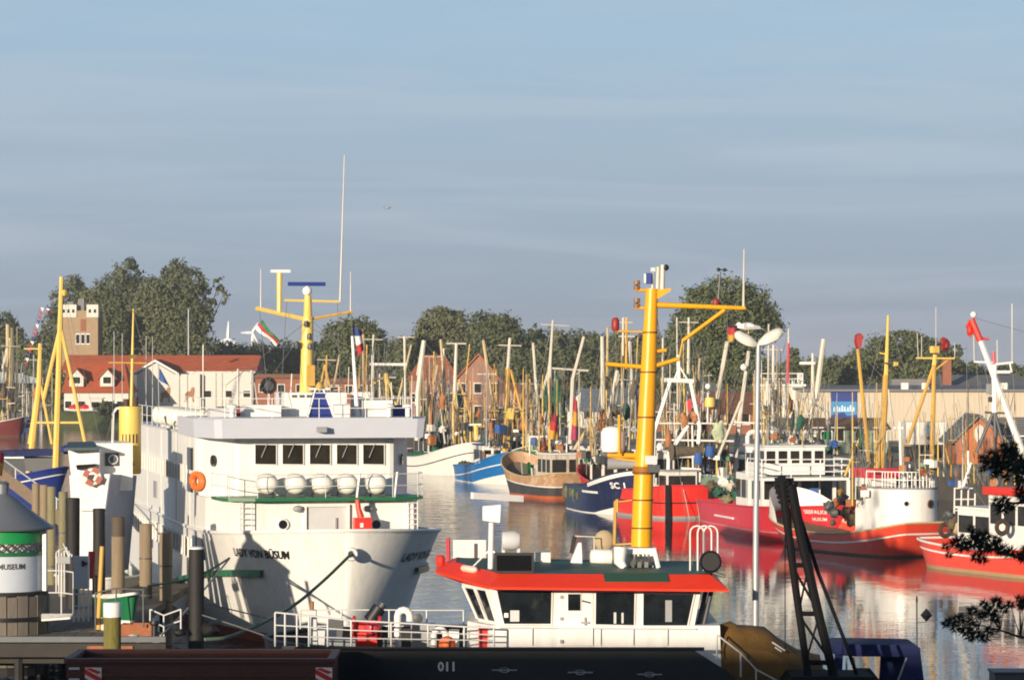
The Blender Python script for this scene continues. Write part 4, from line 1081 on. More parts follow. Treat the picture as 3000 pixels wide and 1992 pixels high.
def tangle(T, d, x0, x1, y0, y1, n, seed, dd=2.0, nets=3):
    """the mass of thin poles, stays and hanging gear that fills the space over a cutter's deck"""
    rr = random.Random(seed * 17 + 3); mb = MB(); n = int(n * 1.6)
    for _ in range(n * 3):
        xa, xb = rr.uniform(x0, x1), rr.uniform(x0, x1)
        a, b = T.px(xa, rr.uniform(y0, y0 + (y1 - y0) * .5), d + rr.uniform(-dd, dd)), T.px(xa + (xb - xa) * .45, y1 + rr.uniform(-15, 15), d + rr.uniform(-dd, dd))
        mb.tube([a, b], rr.choice([.010, .012, .016]) * d / 200, 4)
    o = T.part('running_rigging', mb, WIRE); o['kind'] = 'stuff'
    for i in range(n):
        x = rr.uniform(x0, x1); ln = rr.choice([0, 0, rr.uniform(-25, 25)])
        T.part(rr.choice(['pole', 'spar', 'derrick']), MB().tube([T.px(x + ln, y0 + (y1 - y0) * rr.uniform(.0, .55), d + rr.uniform(-dd, dd)), T.px(x, y1, d + rr.uniform(-dd, dd))], [.026 * d / 200, .055 * d / 200], 6), rr.choice([MWHITE, MWHITE, YELD, WOODSPAR, YEL, GALV, NETB]), smooth=50)
    for i in range(n // 2):
        x = rr.uniform(x0, x1); y = y0 + (y1 - y0) * rr.uniform(.35, .8); w_ = rr.uniform(14, 38); z = d + rr.uniform(-dd, dd)
        T.part('crosstree', MB().tube([T.px(x - w_ / 2, y, z), T.px(x + w_ / 2, y + rr.uniform(-3, 3), z)], .03 * d / 200, 5), rr.choice([MWHITE, WC, YELD]))
    for i in range(nets):
        x = rr.uniform(x0, x1); ya = y0 + (y1 - y0) * rr.uniform(.35, .6); h = rr.uniform(30, 75); z = d + rr.uniform(-dd, dd); k = rr.uniform(.10, .26) * d / 220
        pts = [T.px(x, ya, z), T.px(x + 2, ya + h * .35, z), T.px(x + rr.uniform(-5, 5), ya + h * .75, z), T.px(x + rr.uniform(-8, 8), ya + h, z)]
        m = MB().tube(pts, [.05, k, k * 1.2, k * .5], 9)
        m.v = [(a + .12 * noise.noise((a * 3, b, c * 3)), b + .12 * noise.noise((a, b * 3, c * 3 + 4)), c) for a, b, c in m.v]
        T.part('hanging_net', m, rr.choice([NETB, NETB, NETG, NETO, RUSTM]), smooth=60)
    for i in range(n):
        x = rr.uniform(x0, x1); y = y1 - rr.uniform(0, 55); s_ = rr.uniform(.12, .34) * d / 220; p = T.px(x, y, d + rr.uniform(-dd, dd))
        T.part(rr.choice(['gear_box', 'float', 'block', 'drum']), MB().box(p, (s_ * 2, s_ * 1.4, s_ * rr.uniform(.8, 2.4)), rz=rr.uniform(0, 3)) if rr.random() < .6 else lump(tuple(p), (s_ * 1.1, s_, s_), i), rr.choice([WC, GREYW, RUSTM, NETB, DGREY, FP, WC, NETO, GREENP]))
def cutter(label, x, d, deg, H, hm, boot=None, both=None, stripe=None, stripez=None, cap=None, deckd=.75, low=None, lowz=None, cat='fishing boat', name='fishing_cutter', group=None):
    o = V2(x, d)
    T = Thing(name, label, cat, (o.x, o.y, 0), R(deg), group)
    bl = both or (lambda t: .12)
    if low:
        T.part('hull', H.band(lowz, H.sheer, 8), hm, smooth=40)
        T.part('lower_hull', H.band(bl, lambda t: lowz(t) + .003, 5), low, smooth=40)
    else:
        T.part('hull', H.band(bl, H.sheer, 10), hm, smooth=40)
    T.part('boot_topping', H.band(lambda t: -.5, lambda t: bl(t) + .003, 4), boot or WEED, smooth=40)
    if stripe: T.part('stripe', H.band(lambda t: stripez(t) - .045, lambda t: stripez(t) + .045, 1, .014), stripe, smooth=40)
    T.part('deck', H.deck(deckd, .004, .996), DECKW)
    T.part('bulwark_rail', H.caprail(.06), cap or hm, smooth=50)
    T.H = H
    return T

# ---- white cutter, furthest left of the raft
H1 = Hull(17, 5.4, 2.95, 1.45, 1.3, tb=.32, tw=.5, stern=.75, flare=1.0, rake=1.2)
T = cutter('white hulled fishing cutter moored behind the blue cutter, green net along its rail', 1392, 283, 20, H1, WHULL, boot=WC, stripe=BLACK, stripez=lambda t: H1.sheer(t) - .85 + .1 * t, cap=WHULL)
house(T, -1.5, 1.5, 8.5, 12.5, .7, 3.55, W, BLUED, 4, 3)
for i in range(6):
    T.part('net_heap', lump((-2.2 + .06 * i, 7.2 + i * 1.4, 1.65 + .1 * math.sin(i)), (.5, .9, .42), i), NETG, smooth=60)
spars(T, 290, [('mast', (1337, 1006), (1332, 1150), .13, MWHITE, .18), ('mast', (1332, 1148), (1329, 1300), .2, YEL, .22), ('yard', (1308, 1006), (1366, 1007), .07, MWHITE), ('boom', (1291, 994), (1317, 1302), .12, WOODSPAR, .2, 2),
              ('mast_leg', (1345, 1112), (1383, 1237), .1, YELD), ('boom', (1242, 997), (1224, 1152), .19, MWHITE, .24, -2), ('boom', (1224, 1150), (1222, 1290), .24, MWHITE, .24, -2),
              ('gaff', (1376, 1008), (1364, 1120), .06, YELD), ('yard', (1330, 1204), (1372, 1204), .06, YELD), ('derrick_post', (1362, 1250), (1364, 1330), .16, YEL), ('net_boom', (1300, 1180), (1270, 1310), .09, NETG)])
T.part('hanging_net', MB().tube([T.px(1302, 1190, 290), T.px(1288, 1250, 290), T.px(1272, 1330, 290)], [.1, .3, .35], 8), NETG, smooth=60)
T.part('hanging_net', MB().tube([T.px(1276, 1150, 291), T.px(1268, 1210, 291), T.px(1262, 1262, 291)], [.12, .3, .3], 8), NETO, smooth=60)
wires(T, 290, [((1337, 1008), (1240, 1290)), ((1291, 996), (1337, 1080)), ((1337, 1010), (1400, 1290)), ((1242, 1000), (1330, 1110)), ((1332, 1060), (1291, 1060))])
deck_gear(T, H1, .7, 11, 2.5, 8, 4)
tangle(T, 290, 1235, 1390, 1040, 1300, 9, 101, nets=4)
LBL1 = T
# ---- blue cutter
H2 = Hull(14.5, 4.9, 2.72, 1.35, 1.15, tb=.34, tw=.5, stern=.75, flare=1.0, rake=.7)
T = cutter('bright blue fishing cutter with white stripe and white wedge at its bow waterline', 1516, 264, 14, H2, BLUEH, boot=WHULL, both=lambda t: max(.06, .98 * (1 - t / .42) if t < .42 else .06), stripe=WHULL, stripez=lambda t: .42 + 1.42 * (1 - t) ** 2.0, cap=BLUEH)
house(T, -1.25, 1.25, 7.0, 10.2, .6, 3.05, W, BLUED, 3, 3)
T.part('companion_door', MB().bx(-1.31, -1.26, 6.2, 6.9, .9, 2.6), BROWN)
T.part('forward_cabin', MB().bx(-1.1, 1.1, 4.9, 6.9, .7, 2.35), WC)
for i in range(5): T.part('net_heap', lump((-1.75 + .05 * i, 8.8 + i * 1.1, 1.25), (.45, .7, .5), 20 + i), (NETG, NETB)[i % 2], smooth=60)
T.part('canvas_cover', lump((.2, 8.5, 3.5), (1.3, 1.5, .35), 3), BLUED, smooth=60)
spars(T, 270, [('mast', (1494, 990), (1488, 1080), .13, MWHITE, .15), ('mast', (1488, 1078), (1480, 1325), .22, YELD, .26), ('yard', (1460, 1011), (1528, 1013), .05, MWHITE), ('boom', (1416, 997), (1464, 1322), .13, WOODSPAR, .2, 2),
              ('mast_leg', (1496, 1083), (1546, 1276), .11, YELD), ('mast_post', (1423, 1120), (1419, 1250), .08, YELD), ('boom', (1549, 1095), (1519, 1225), .11, YELD, .13, 4), ('crosstree', (1398, 1096), (1454, 1096), .07, MWHITE),
              ('radar_bar', (1374, 1244), (1412, 1244), .1, W), ('radar_post', (1394, 1244), (1396, 1290), .2, YEL), ('yard', (1395, 1250), (1445, 1250), .05, YELD), ('gallows_post', (1450, 1250), (1434, 1310), .1, GREENP), ('lamp_post', (1470, 1240), (1478, 1330), .1, YELD)])
T.part('crow_box', MB().box(T.px(1492, 1212, 269.5), (.6, .5, .9)), YEL); T.part('mast_lamp', MB().box(T.px(1494, 1196, 269.5), (.35, .3, .35)), DGREY)
wires(T, 270, [((1494, 992), (1420, 1290)), ((1416, 1000), (1490, 1090)), ((1494, 994), (1560, 1290)), ((1490, 1085), (1440, 1300)), ((1478, 1013), (1466, 1150))])
deck_gear(T, H2, .7, 12, 1.8, 5, 3)
tangle(T, 270, 1395, 1500, 1060, 1310, 9, 102, nets=4)
T.part('number_plate', MB().slab([H2.pt(t, z, -1, .02) for t, z in ((.235, 1.75), (.335, 1.6), (.335, 1.95), (.235, 2.12))], (-.01, -.01, 0)), WC)

# ---- weathered cutter with rust streaked house, bow away from the viewer
H3 = Hull(13.2, 4.8, 3.1, 1.5, 1.9, tb=.36, tw=.5, stern=.8, flare=1.0, rake=.8, sm=.6)
T = cutter('weathered cream and rust fishing cutter with flag hung from its mast, bow pointing away', 1512, 250, 200.5, H3, RUSTHULL, boot=ANTIF, both=lambda t: .2, low=DKHULL, lowz=lambda t: .85 + .9 * (1 - t) ** 3, stripe=WC, stripez=lambda t: .87 + .9 * (1 - t) ** 3, cap=WOODSPAR)
house(T, -1.3, 1.4, 8.3, 11.0, .8, 3.2, WRUST, WC, 3, 3)
T.part('engine_casing', MB().bx(-.9, 1.0, 6.5, 8.2, .8, 2.4), WRUST)
T.part('roof_canister', MB().lathe([(.1, -.5), (.36, -.42), (.4, 0), (.36, .42), (.1, .5)], 12, T.px(1588, 1305, 243), 'X'), W, smooth=50)
spars(T, 244, [('mast', (1620, 938), (1611, 1075), .08, MWHITE, .14), ('mast', (1611, 1072), (1607, 1320), .18, MWHITE, .2), ('yard', (1584, 950), (1668, 955), .035, MWHITE), ('mast_arm', (1618, 1079), (1724, 1086), .08, MWHITE), ('mast_leg', (1607, 1090), (1543, 1300), .12, MWHITE),
              ('boom', (1562, 1004), (1582, 1290), .11, MWHITE, .15, 2), ('boom', (1711, 986), (1678, 1110), .12, MWHITE, .14, -3), ('boom', (1678, 1108), (1670, 1300), .15, MWHITE, .16, -3), ('deck_post', (1645, 1215), (1640, 1320), .07, MWHITE),
              ('arm_brace', (1700, 1088), (1676, 1106), .05, MWHITE), ('gallows_post', (1682, 1320), (1680, 1392), .12, WOODSPAR)])
mb = MB()
a = [T.px(x, 1279, 242) for x in (1549, 1600, 1662)]
mb.tube(a, .07, 5); mb.tube([T.px(x, 1320, 242) for x in (1556, 1610, 1662)], .05, 5)
for x in (1552, 1576, 1612, 1640, 1660): mb.tube([T.px(x, 1279, 242), T.px(x, 1335, 242)], .055, 5)
T.part('boat_deck_rail', mb, W)
T.part('hanging_net', MB().tube([T.px(1632, 1100, 243), T.px(1636, 1160, 243), T.px(1644, 1232, 243), T.px(1648, 1248, 243)], [.1, .45, .42, .1], 9), NETG, smooth=60)
T.part('hanging_net', MB().tube([T.px(1600, 1130, 244), T.px(1598, 1180, 244), T.px(1602, 1205, 244)], [.12, .3, .2], 9), NETG, smooth=60)
wires(T, 244, [((1619, 940), (1540, 1290)), ((1619, 942), (1711, 1090)), ((1562, 1006), (1612, 1080)), ((1620, 1085), (1675, 1290)), ((1650, 1080), (1655, 1280)), ((1620, 940), (1700, 1320))])
deck_gear(T, H3, .7, 13, 2, 7.5, 6)
tangle(T, 243, 1530, 1690, 1060, 1320, 11, 103, nets=4)
ST3 = T
flag('hung_flag', 'dark red and gold flag hanging by the mast of the rusty cutter', [(1618, 1198), (1634, 1225), (1634, 1288), (1606, 1285)], 240.5, [mat('flag_dark_red', (.22, .02, .03), .8), FR, FY], wob=.2, vertical=False)
flag('hung_flag', 'tall red and gold flag narrowing upwards beside the slanting white boom', [(1681, 1150), (1690, 1180), (1699, 1290), (1673, 1288)], 240, [FR, FY, FM], wob=.2, vertical=False)

# ---- navy cutter
H4 = Hull(14, 5.0, 2.95, 1.7, 1.55, tb=.34, tw=.5, stern=.8, flare=1.05, rake=.9)
T = cutter('navy blue fishing cutter with white painted bow number and nets over its quarter', 1866, 212, 10, H4, NAVY, boot=WHULL, both=lambda t: max(.05, .75 * (1 - t / .3) if t < .3 else .05), cap=NAVY)
H4.wrap_text(T, 'SC 1', 1788, 1832, 1413, 1432, -1, W, bold=.03)
T.part('bow_bulwark', H4.band(lambda t: H4.sheer(t) - .28, lambda t: H4.sheer(t) + .05, 2, .03, 0.0, .3), W, smooth=40)
T.part('stripe', H4.band(lambda t: 1.35, lambda t: 1.5, 1, .025, .2, .42, sides=(-1,)), W)
for i in range(7): T.part('hanging_net', lump((-2.3, 7.4 + i * .85, 1.1 + .1 * (i % 2)), (.35, .6, .75), 40 + i), (NETB, NETG, PILEO)[i % 3], smooth=60)
house(T, -1.3, 1.3, 9.0, 11.6, .9, 3.5, WC, WC, 3, 2)
spars(T, 224, [('mast', (1764, 985), (1768, 1335), .13, MWHITE, .2), ('boom', (1809, 1085), (1782, 1226), .14, MWHITE, .16), ('gallows_leg', (1722, 1257), (1684, 1316), .16, WOODSPAR), ('gallows_post', (1736, 1250), (1738, 1388), .16, WOODSPAR), ('gallows_leg', (1720, 1330), (1706, 1392), .12, WOODSPAR),
              ('deck_post', (1691, 1330), (1692, 1392), .1, PILEO), ('boom', (1760, 1235), (1722, 1258), .12, WOODSPAR), ('yard', (1736, 1262), (1790, 1232), .08, WOODSPAR), ('deck_post', (1752, 1330), (1754, 1385), .08, GREENP)])
wires(T, 224, [((1764, 987), (1690, 1320)), ((1766, 1000), (1810, 1085)), ((1766, 1010), (1840, 1330)), ((1764, 990), (1738, 1250))])
deck_gear(T, H4, .7, 14, 2, 8, 4)

tangle(T, 222, 1690, 1850, 1080, 1360, 9, 104, nets=4)
# ---- red stern trawler behind the yellow mast
H5 = Hull(18, 5.2, 3.2, 1.7, 2.12, tb=.3, tw=.5, stern=.66, ts=.3, flare=1.0, rake=1.0, srake=.1, sm=.6)
sx_, sd_ = V2(2028, 208), R(199)
bow_ = sx_ + Vector((math.sin(R(199)), -math.cos(R(199)), 0)) * 18
T = cutter('red stern trawler with white gantry, its flat stern towards the yellow mast', CX + F * bow_.x / bow_.y, bow_.y, 199, H5, BRIGHTRED, boot=GREY, both=lambda t: .16, stripe=BLACK, stripez=lambda t: 1.02, cap=CRIM, deckd=.6)
st = T
for u in (-1.25, 1.72): T.part('stern_post', MB().bx(u - .14, u + .14, 17.95, 18.16, -.2, 2.2), RUBBER)
house(T, -1.5, 1.5, 11.5, 14.6, 1.2, 4.2, WC, W, 3, 2)
house(T, -.9, 1.2, 15.2, 16.6, 1.2, 3.0, WC, GREY, 1, 1, name='stern_house')
q = lambda x, y, dd=0: T.px(x, y, 210 + dd)
spars(T, 210, [('gantry_leg', (1964, 1117), (1918, 1262), .14, W), ('gantry_leg', (2024, 1122), (2050, 1250), .14, W), ('gantry_beam', (1946, 1113), (2032, 1117), .16, W), ('gantry_leg', (1918, 1258), (1912, 1415), .14, W), ('gantry_leg', (2050, 1250), (2046, 1300), .14, W),
              ('mast', (1988, 1040), (1990, 1115), .12, W), ('mast', (1983, 930), (1985, 1200), .05, MWHITE), ('mast_brace', (1990, 1075), (1976, 1110), .06, W), ('mast_brace', (1992, 1075), (2014, 1112), .06, W),
              ('spar', (2016, 1246), (1960, 1330), .14, W), ('deck_rail', (1918, 1240), (2070, 1240), .06, WC), ('deck_rail', (1913, 1288), (2150, 1292), .07, WC), ('deck_rail', (1945, 1336), (2060, 1338), .1, WC),
              ('boom', (2131, 1001), (2089, 1236), .15, MWHITE, .17, 1), ('boom', (2194, 1029), (2172, 1190), .13, MWHITE, .15, 2), ('boom', (2172, 1188), (2150, 1385), .17, MWHITE, .19, 2), ('spar', (2170, 1176), (2105, 1335), .1, MWHITE),
              ('net_drum_post', (1959, 1330), (1957, 1415), .13, W), ('net_drum_post', (2028, 1245), (2031, 1400), .07, WC), ('lamp_post', (2074, 1150), (2073, 1240), .06, WC), ('deck_rail', (2067, 1240), (2130, 1241), .05, WC), ('deck_post', (2012, 1175), (2018, 1330), .05, MWHITE), ('deck_post', (1975, 1180), (1978, 1330), .05, MWHITE)])
T.part('radome', MB().ball(q(2074, 1132), .2, 10, 8), W, smooth=60); T.part('radome', MB().ball(q(2179, 1076, 1), .24, 10, 8), W, smooth=60)
T.part('yellow_drum', MB().lathe([(.33, -.3), (.36, 0), (.33, .3)], 12, q(2080, 1178)), YEL, smooth=50)
T.part('stern_canvas', MB().slab([q(1995, 1368), q(2052, 1372), q(2050, 1412), q(1998, 1412)], (0, .1, 0)), WC)
T.part('net_drum', MB().lathe([(.3, -1.1), (.55, -1.05), (.35, -1), (.35, 1), (.55, 1.05), (.3, 1.1)], 12, q(2010, 1322), 'X'), NETB, smooth=50)
T.part('blue_barrel', MB().lathe([(.26, -.4), (.3, -.2), (.3, .2), (.26, .4)], 12, q(2046, 1344)), FP, smooth=50)
T.part('blue_barrel', MB().lathe([(.26, -.35), (.3, -.2), (.3, .2), (.26, .35)], 12, q(2080, 1322)), FP, smooth=50)
T.part('grey_green_cover', lump(tuple(q(2107, 1262)), (.55, .3, .9), 5), mat('pale_green_cover', (.42, .47, .32), .85), smooth=60)
for i, (x, y) in enumerate(((1960, 1290), (1985, 1270), (2005, 1230), (2040, 1290), (2065, 1275), (1935, 1310), (2125, 1330), (2140, 1350))):
    T.part('net_bundle', lump(tuple(q(x, y, 2)), (.3, .3, .42), 60 + i), (NETB, WC, NETO, NETB, PILEO, WC, NETB, CRIM)[i], smooth=60)
T.part('pennant_string', MB().slab([q(2008, 1180), q(2022, 1165), q(2028, 1195), q(2012, 1212)], (0, .03, 0)), CRIM)
T.part('pennant_string', MB().slab([q(2040, 1150), q(2050, 1172), q(2058, 1200), q(2046, 1180)], (0, .03, 0)), FM)
T.part('orange_net', lump(tuple(q(2004, 1228)), (.35, .3, .6), 71), NETO, smooth=60); T.part('orange_net', lump(tuple(q(2036, 1222)), (.3, .3, .5), 72), NETO, smooth=60)
wires(T, 210, [((1983, 932), (1905, 1290)), ((1985, 935), (2060, 1240)), ((2131, 1003), (2000, 1060)), ((2194, 1031), (2120, 1245)), ((1946, 1113), (1945, 1330)), ((2194, 1030), (2240, 1290))], .013)
mb = MB().tube([q(1998, 1412, -2), q(2010, 1470, -2.5), q(2022, 1530, -3)], .025, 4).tube([q(2040, 1460, -2), q(2052, 1530, -3)], .02, 4)
T.part('mooring_line', mb, ROPEW)

tangle(st, 212, 1905, 2160, 1060, 1390, 16, 105, nets=6)
# ---- crimson trawler with white gantries
H6 = Hull(21, 6.0, 2.15, 1.75, 1.62, tb=.3, tw=.46, stern=.8, flare=1.0, rake=1.0)
T = cutter('crimson fishing trawler with large white bridge and gantry, moored behind the red cutter', 2456, 178, 11.5, H6, CRIM, boot=BRIGHTRED, both=lambda t: .18, stripe=mat('stripe_dull_pink', (.55, .2, .2), .5), stripez=lambda t: .5, cap=CRIM, deckd=.7)
H6.wrap_text(T, 'SEEFALKE', 2356, 2424, 1494, 1505, -1, W, bold=.02)
H6.wrap_text(T, 'HUSUM', 2382, 2424, 1516, 1526, -1, W, bold=.02)
a, b = H6.find_t(10.6, 1.0, -1), H6.find_t(14.6, 1.0, -1)
T.part('fender_bar', MB().tube([H6.pt(a + (b - a) * i / 6, 1.02, -1, .08) for i in range(7)], .07, 6), W)
q = lambda x, y, dd=0: T.px(x, y, 188 + dd)
house(T, -1.9, 1.9, 9.6, 14.2, .95, 3.6, W, None, 3, 4, name='deckhouse')
house(T, -1.8, 1.8, 8.4, 12.4, 3.602, 5.2, W, GREYW, 5, 4, w0=.42, w1=.86, name='bridge')
p = [(-2.6, 6.2), (2.6, 6.2), (2.6, 9.2), (-2.6, 9.2)]
T.part('gantry_platform', MB().prism(p, 3.35, 3.5), W)
T.part('gantry_rail', rail_mb([(-2.6, 9.2, 3.5), (-2.6, 6.2, 3.5), (2.6, 6.2, 3.5), (2.6, 9.2, 3.5)], 1.05, .04, 3, 1.5), W)
for u, v in ((-2.55, 6.3), (2.55, 6.3), (-2.55, 9.0), (2.55, 9.0)): T.part('platform_post', MB().bx(u - .09, u + .09, v - .09, v + .09, 1.0, 3.35), W)
spars(T, 190, [('gantry_post', (2190, 1478), (2190, 1275), .13, W), ('gantry_corner', (2190, 1275), (2200, 1264), .13, W), ('gantry_beam', (2200, 1264), (2410, 1266), .12, W), ('gantry_post', (2408, 1266), (2412, 1330), .1, W),
              ('boom', (2413, 993), (2390, 1176), .14, MWHITE, .18), ('mast', (2381, 1035), (2381, 1190), .08, MWHITE, .13), ('radar_bar', (2342, 1064), (2388, 1064), .09, W), ('mast', (2310, 963), (2310, 1005), .05, MWHITE), ('mast', (2310, 1005), (2308, 1122), .07, CRIM),
              ('gantry_leg', (2336, 1175), (2316, 1360), .13, MWHITE), ('gantry_leg', (2380, 1190), (2370, 1285), .12, MWHITE), ('gantry_leg', (2423, 1205), (2430, 1275), .12, MWHITE), ('gantry_leg', (2350, 1160), (2426, 1210), .07, WC),
              ('deck_rail', (2286, 1360), (2482, 1360), .06, W), ('deck_post', (2436, 1320), (2445, 1416), .1, W), ('deck_post', (2236, 1265), (2240, 1340), .06, W), ('deck_post', (2450, 1330), (2452, 1410), .05, W), ('gantry_beam', (2150, 1236), (2240, 1241), .06, WC)])
for i, (x, y, m) in enumerate(((2320, 1290, WC), (2345, 1312, CRIM), (2356, 1300, DGREY), (2300, 1310, GREYW), (2400, 1300, DGREY), (2432, 1310, DGREY), (2410, 1312, WC), (2290, 1340, NETB))):
    T.part('deck_gear_bundle', lump(tuple(q(x, y)), (.45, .4, .42), 80 + i), m, smooth=60)
for i, (x, y, m) in enumerate(((2160, 1450, NETG), (2140, 1420, mat('sack_cream', (.62, .56, .45), .8)), (2120, 1410, WC), (2085, 1420, NETB), (2172, 1470, DGREY), (2198, 1470, RUSTM), (2105, 1440, NETG), (2386, 1470, FP), (2368, 1462, DGREY), (2350, 1470, NETB), (2410, 1466, DGREY), (2130, 1462, PILEO))):
    T.part('net_heap', lump(tuple(q(x, y, 6 if x < 2200 else -6)), (.42, .42, .42), 95 + i), m, smooth=60)
T.part('blue_tarpaulin', MB().slab([q(2374, 1430, -7), q(2398, 1430, -7), q(2400, 1484, -7), q(2378, 1484, -7)], (0, .25, 0)), FP)
wires(T, 190, [((2413, 995), (2330, 1260)), ((2381, 1037), (2440, 1330)), ((2310, 965), (2240, 1260)), ((2413, 995), (2455, 1330)), ((2252, 950), (2250, 1140))], .013)
T.part('mast', MB().tube([q(2252, 950), q(2250, 1140)], .05, 6), MWHITE)

tangle(T, 188, 2200, 2460, 1100, 1330, 12, 106, nets=2)
# ---- bright red cutter with rounded white deckhouse
H7 = Hull(14.4, 4.7, 1.85, .98, 1.78, tb=.34, tw=.5, stern=.55, ts=.36, flare=.9, rake=1.0, srake=1.0, sm=.5)
ster = V2(2722, 167.2); a7 = R(207)
bow_ = ster + Vector((math.sin(a7), -math.cos(a7), 0)) * 14.4
T = cutter('bright red fishing cutter with rounded white after deckhouse and yellow masts', CX + F * bow_.x / bow_.y, bow_.y, 207, H7, REDHULL, boot=WEED, both=lambda t: .1, stripe=WHULL, stripez=lambda t: H7.sheer(t) - .42 - .15 * (t > .5) * (t - .5) * 2, cap=WOODSPAR, deckd=.35)
H7.wrap_text(T, 'CHRISTINE', 2620, 2712, 1546, 1556, 1, mat('name_pale', (.75, .55, .4), .5))
H7.wrap_text(T, 'HUSUM', 2645, 2690, 1562, 1572, 1, MATS['name_pale'])
# white bow shelter
T.part('bow_shelter', H7.band(lambda t: H7.sheer(t) - .02, lambda t: H7.sheer(t) + 1.35 * max(0, 1 - (t / .21) ** 2) ** .5 + .01, 4, .01, 0.0, .21), WHULL, smooth=40)
cz = 14.4 - 2.05
N_ = 22
plan = []
for i in range(N_ + 1):
    an = -PI / 2 + PI * i / N_; plan.append((-1.62 * math.sin(an) if False else 1.62 * math.sin(an), cz + 1.55 * math.cos(an)))
plan = [(-1.62, cz - 1.5)] + plan + [(1.62, cz - 1.5)]
AF = T.part('after_deckhouse', MB().frustum(plan, 1.15, [(u * .97, v) for u, v in plan], 3.5), W, smooth=35)
T.part('roof_edge', MB().frustum([(u * 1.0, v + .03 * (v > cz)) for u, v in plan], 3.502, [(u * 1.02, v + .06 * (v > cz)) for u, v in plan], 3.58), GREY, AF)
for px, py, r in ((2656, 1475, .12), (2725, 1477, .19), (2764, 1478, .1)):
    best = min(((i / 400) for i in range(400)), key=lambda f: abs((lambda g: CX + F * g.x / g.y)(Matrix.Rotation(T.rz, 3, 'Z') @ Vector((1.6 * math.sin(-PI / 2 + PI * f), cz + 1.53 * math.cos(-PI / 2 + PI * f), 0)) + T.loc) - px) + (100 if (Matrix.Rotation(T.rz, 3, 'Z') @ Vector((math.sin(-PI / 2 + PI * f), math.cos(-PI / 2 + PI * f), 0))).y > .2 else 0))
    an = -PI / 2 + PI * best; nn = Vector((math.sin(an), math.cos(an), 0)); c = Vector((1.6 * math.sin(an), cz + 1.53 * math.cos(an), CZ - (py - HZ) / F * 167.5)); tx = Vector((-nn.y, nn.x, 0))
    PH = T.part('porthole', MB().slab([c + (tx * math.cos(k * PI / 8) + Vector((0, 0, 1)) * math.sin(k * PI / 8)) * (r + .05) for k in range(16)], nn * .05), BROWN if r > .15 else GREYW, AF)
    T.part('pane', MB().slab([c + nn * .05 + (tx * math.cos(k * PI / 8) + Vector((0, 0, 1)) * math.sin(k * PI / 8)) * r for k in range(16)], nn * .012), GLASS, PH)
ring_ = [(u * .93, v - .02, 3.58) for u, v in plan]
T.part('deckhouse_rail', rail_mb(ring_, .82, .03, 2, 1.0), W)
T.part('roof_vent', MB().tube([(.3, cz + .2, 3.58), (.3, cz + .2, 4.4)], .18, 8), GREYW, smooth=50)
WH = house(T, -.42, .98, cz - 3.4, cz - 1.6, .9, 4.0, W, None, 2, 2, w0=.6, w1=.85)
T.part('red_roof', MB().frustum([(-.55, cz - 3.6), (1.1, cz - 3.6), (1.1, cz - 1.5), (-.55, cz - 1.5)], 4.002, [(-.5, cz - 3.75), (1.05, cz - 3.75), (1.0, cz - 1.6), (-.5, cz - 1.6)], 4.5), CRIM, WH)
DRR = T.part('door', MB().bx(.985, 1.03, cz - 2.35, cz - 1.75, 1.1, 3.4), BROWN, WH)
T.part('door_pane', MB().bx(1.031, 1.05, cz - 2.25, cz - 1.85, 2.5, 3.2), GLASS, DRR)
q = lambda x, y, dd=0: T.px(x, y, 170.5 + dd)
spars(T, 171, [('mast', (2602, 924), (2596, 1100), .06, YEL, .13), ('mast', (2595, 1098), (2581, 1376), .16, YELD, .2), ('mast', (2742, 1017), (2737, 1070), .10, YEL, .13, -2), ('mast', (2737, 1068), (2729, 1398), .11, YELD, .14, -2), ('yard', (2684, 1049), (2797, 1050), .05, YEL, None, -2), ('mast_leg', (2736, 1072), (2658, 1298), .1, YELD, None, -2), ('yard_brace', (2738, 1085), (2776, 1056), .05, YELD, None, -2),
              ('boom', (2513, 1022), (2546, 1352), .09, YELD, .14, 3), ('mast_leg', (2602, 1140), (2622, 1290), .07, MWHITE), ('topmast_crosstree', (2576, 1034), (2600, 1038), .04, YEL), ('boom', (2528, 1262), (2475, 1395), .08, YEL, None, 4), ('gallows_leg', (2556, 1330), (2512, 1480), .11, PILEO, None, 3), ('gallows_post', (2541, 1420), (2534, 1530), .08, YEL, None, 3), ('radar_mast', (2636, 1235), (2640, 1390), .08, W), ('radar_bar', (2618, 1254), (2646, 1254), .08, W),
              ('roof_post', (2665, 1360), (2665, 1400), .05, W), ('boom_crutch', (2764, 1290), (2786, 1380), .06, YELD, None, -3), ('aerial', (2742, 900), (2742, 1017), .022, MWHITE, None, -2), ('aerial', (2687, 975), (2690, 1049), .022, MWHITE, None, -2), ('aerial', (2700, 985), (2700, 1049), .022, MWHITE, None, -2), ('aerial', (2797, 1005), (2797, 1049), .022, MWHITE, None, -2)])
T.part('sheave_block', MB().slab([q(2504, 982, 3), q(2514, 976, 3), q(2522, 984, 3), q(2519, 1000, 3), q(2516, 1022, 3), q(2506, 1018, 3), q(2502, 1000, 3)], (0, .25, 0)), DRED); T.part('sheave_hook', MB().tube([q(2518, 980, 3), q(2528, 992, 3)], .08, 6), DRED)
T.part('mast_lamp', MB().box(q(2624, 1066), (.2, .2, .2)), YEL); T.part('mast_bracket', MB().tube([q(2592, 1064), q(2620, 1066)], .05, 5), DGREY)
T.part('red_bundle', lump(tuple(q(2768, 1006, -2)), (.3, .2, .42), 9), DRED, smooth=60)
T.part('mast_lamp', MB().box(q(2738, 1024, -2), (.4, .3, .35)), YEL)
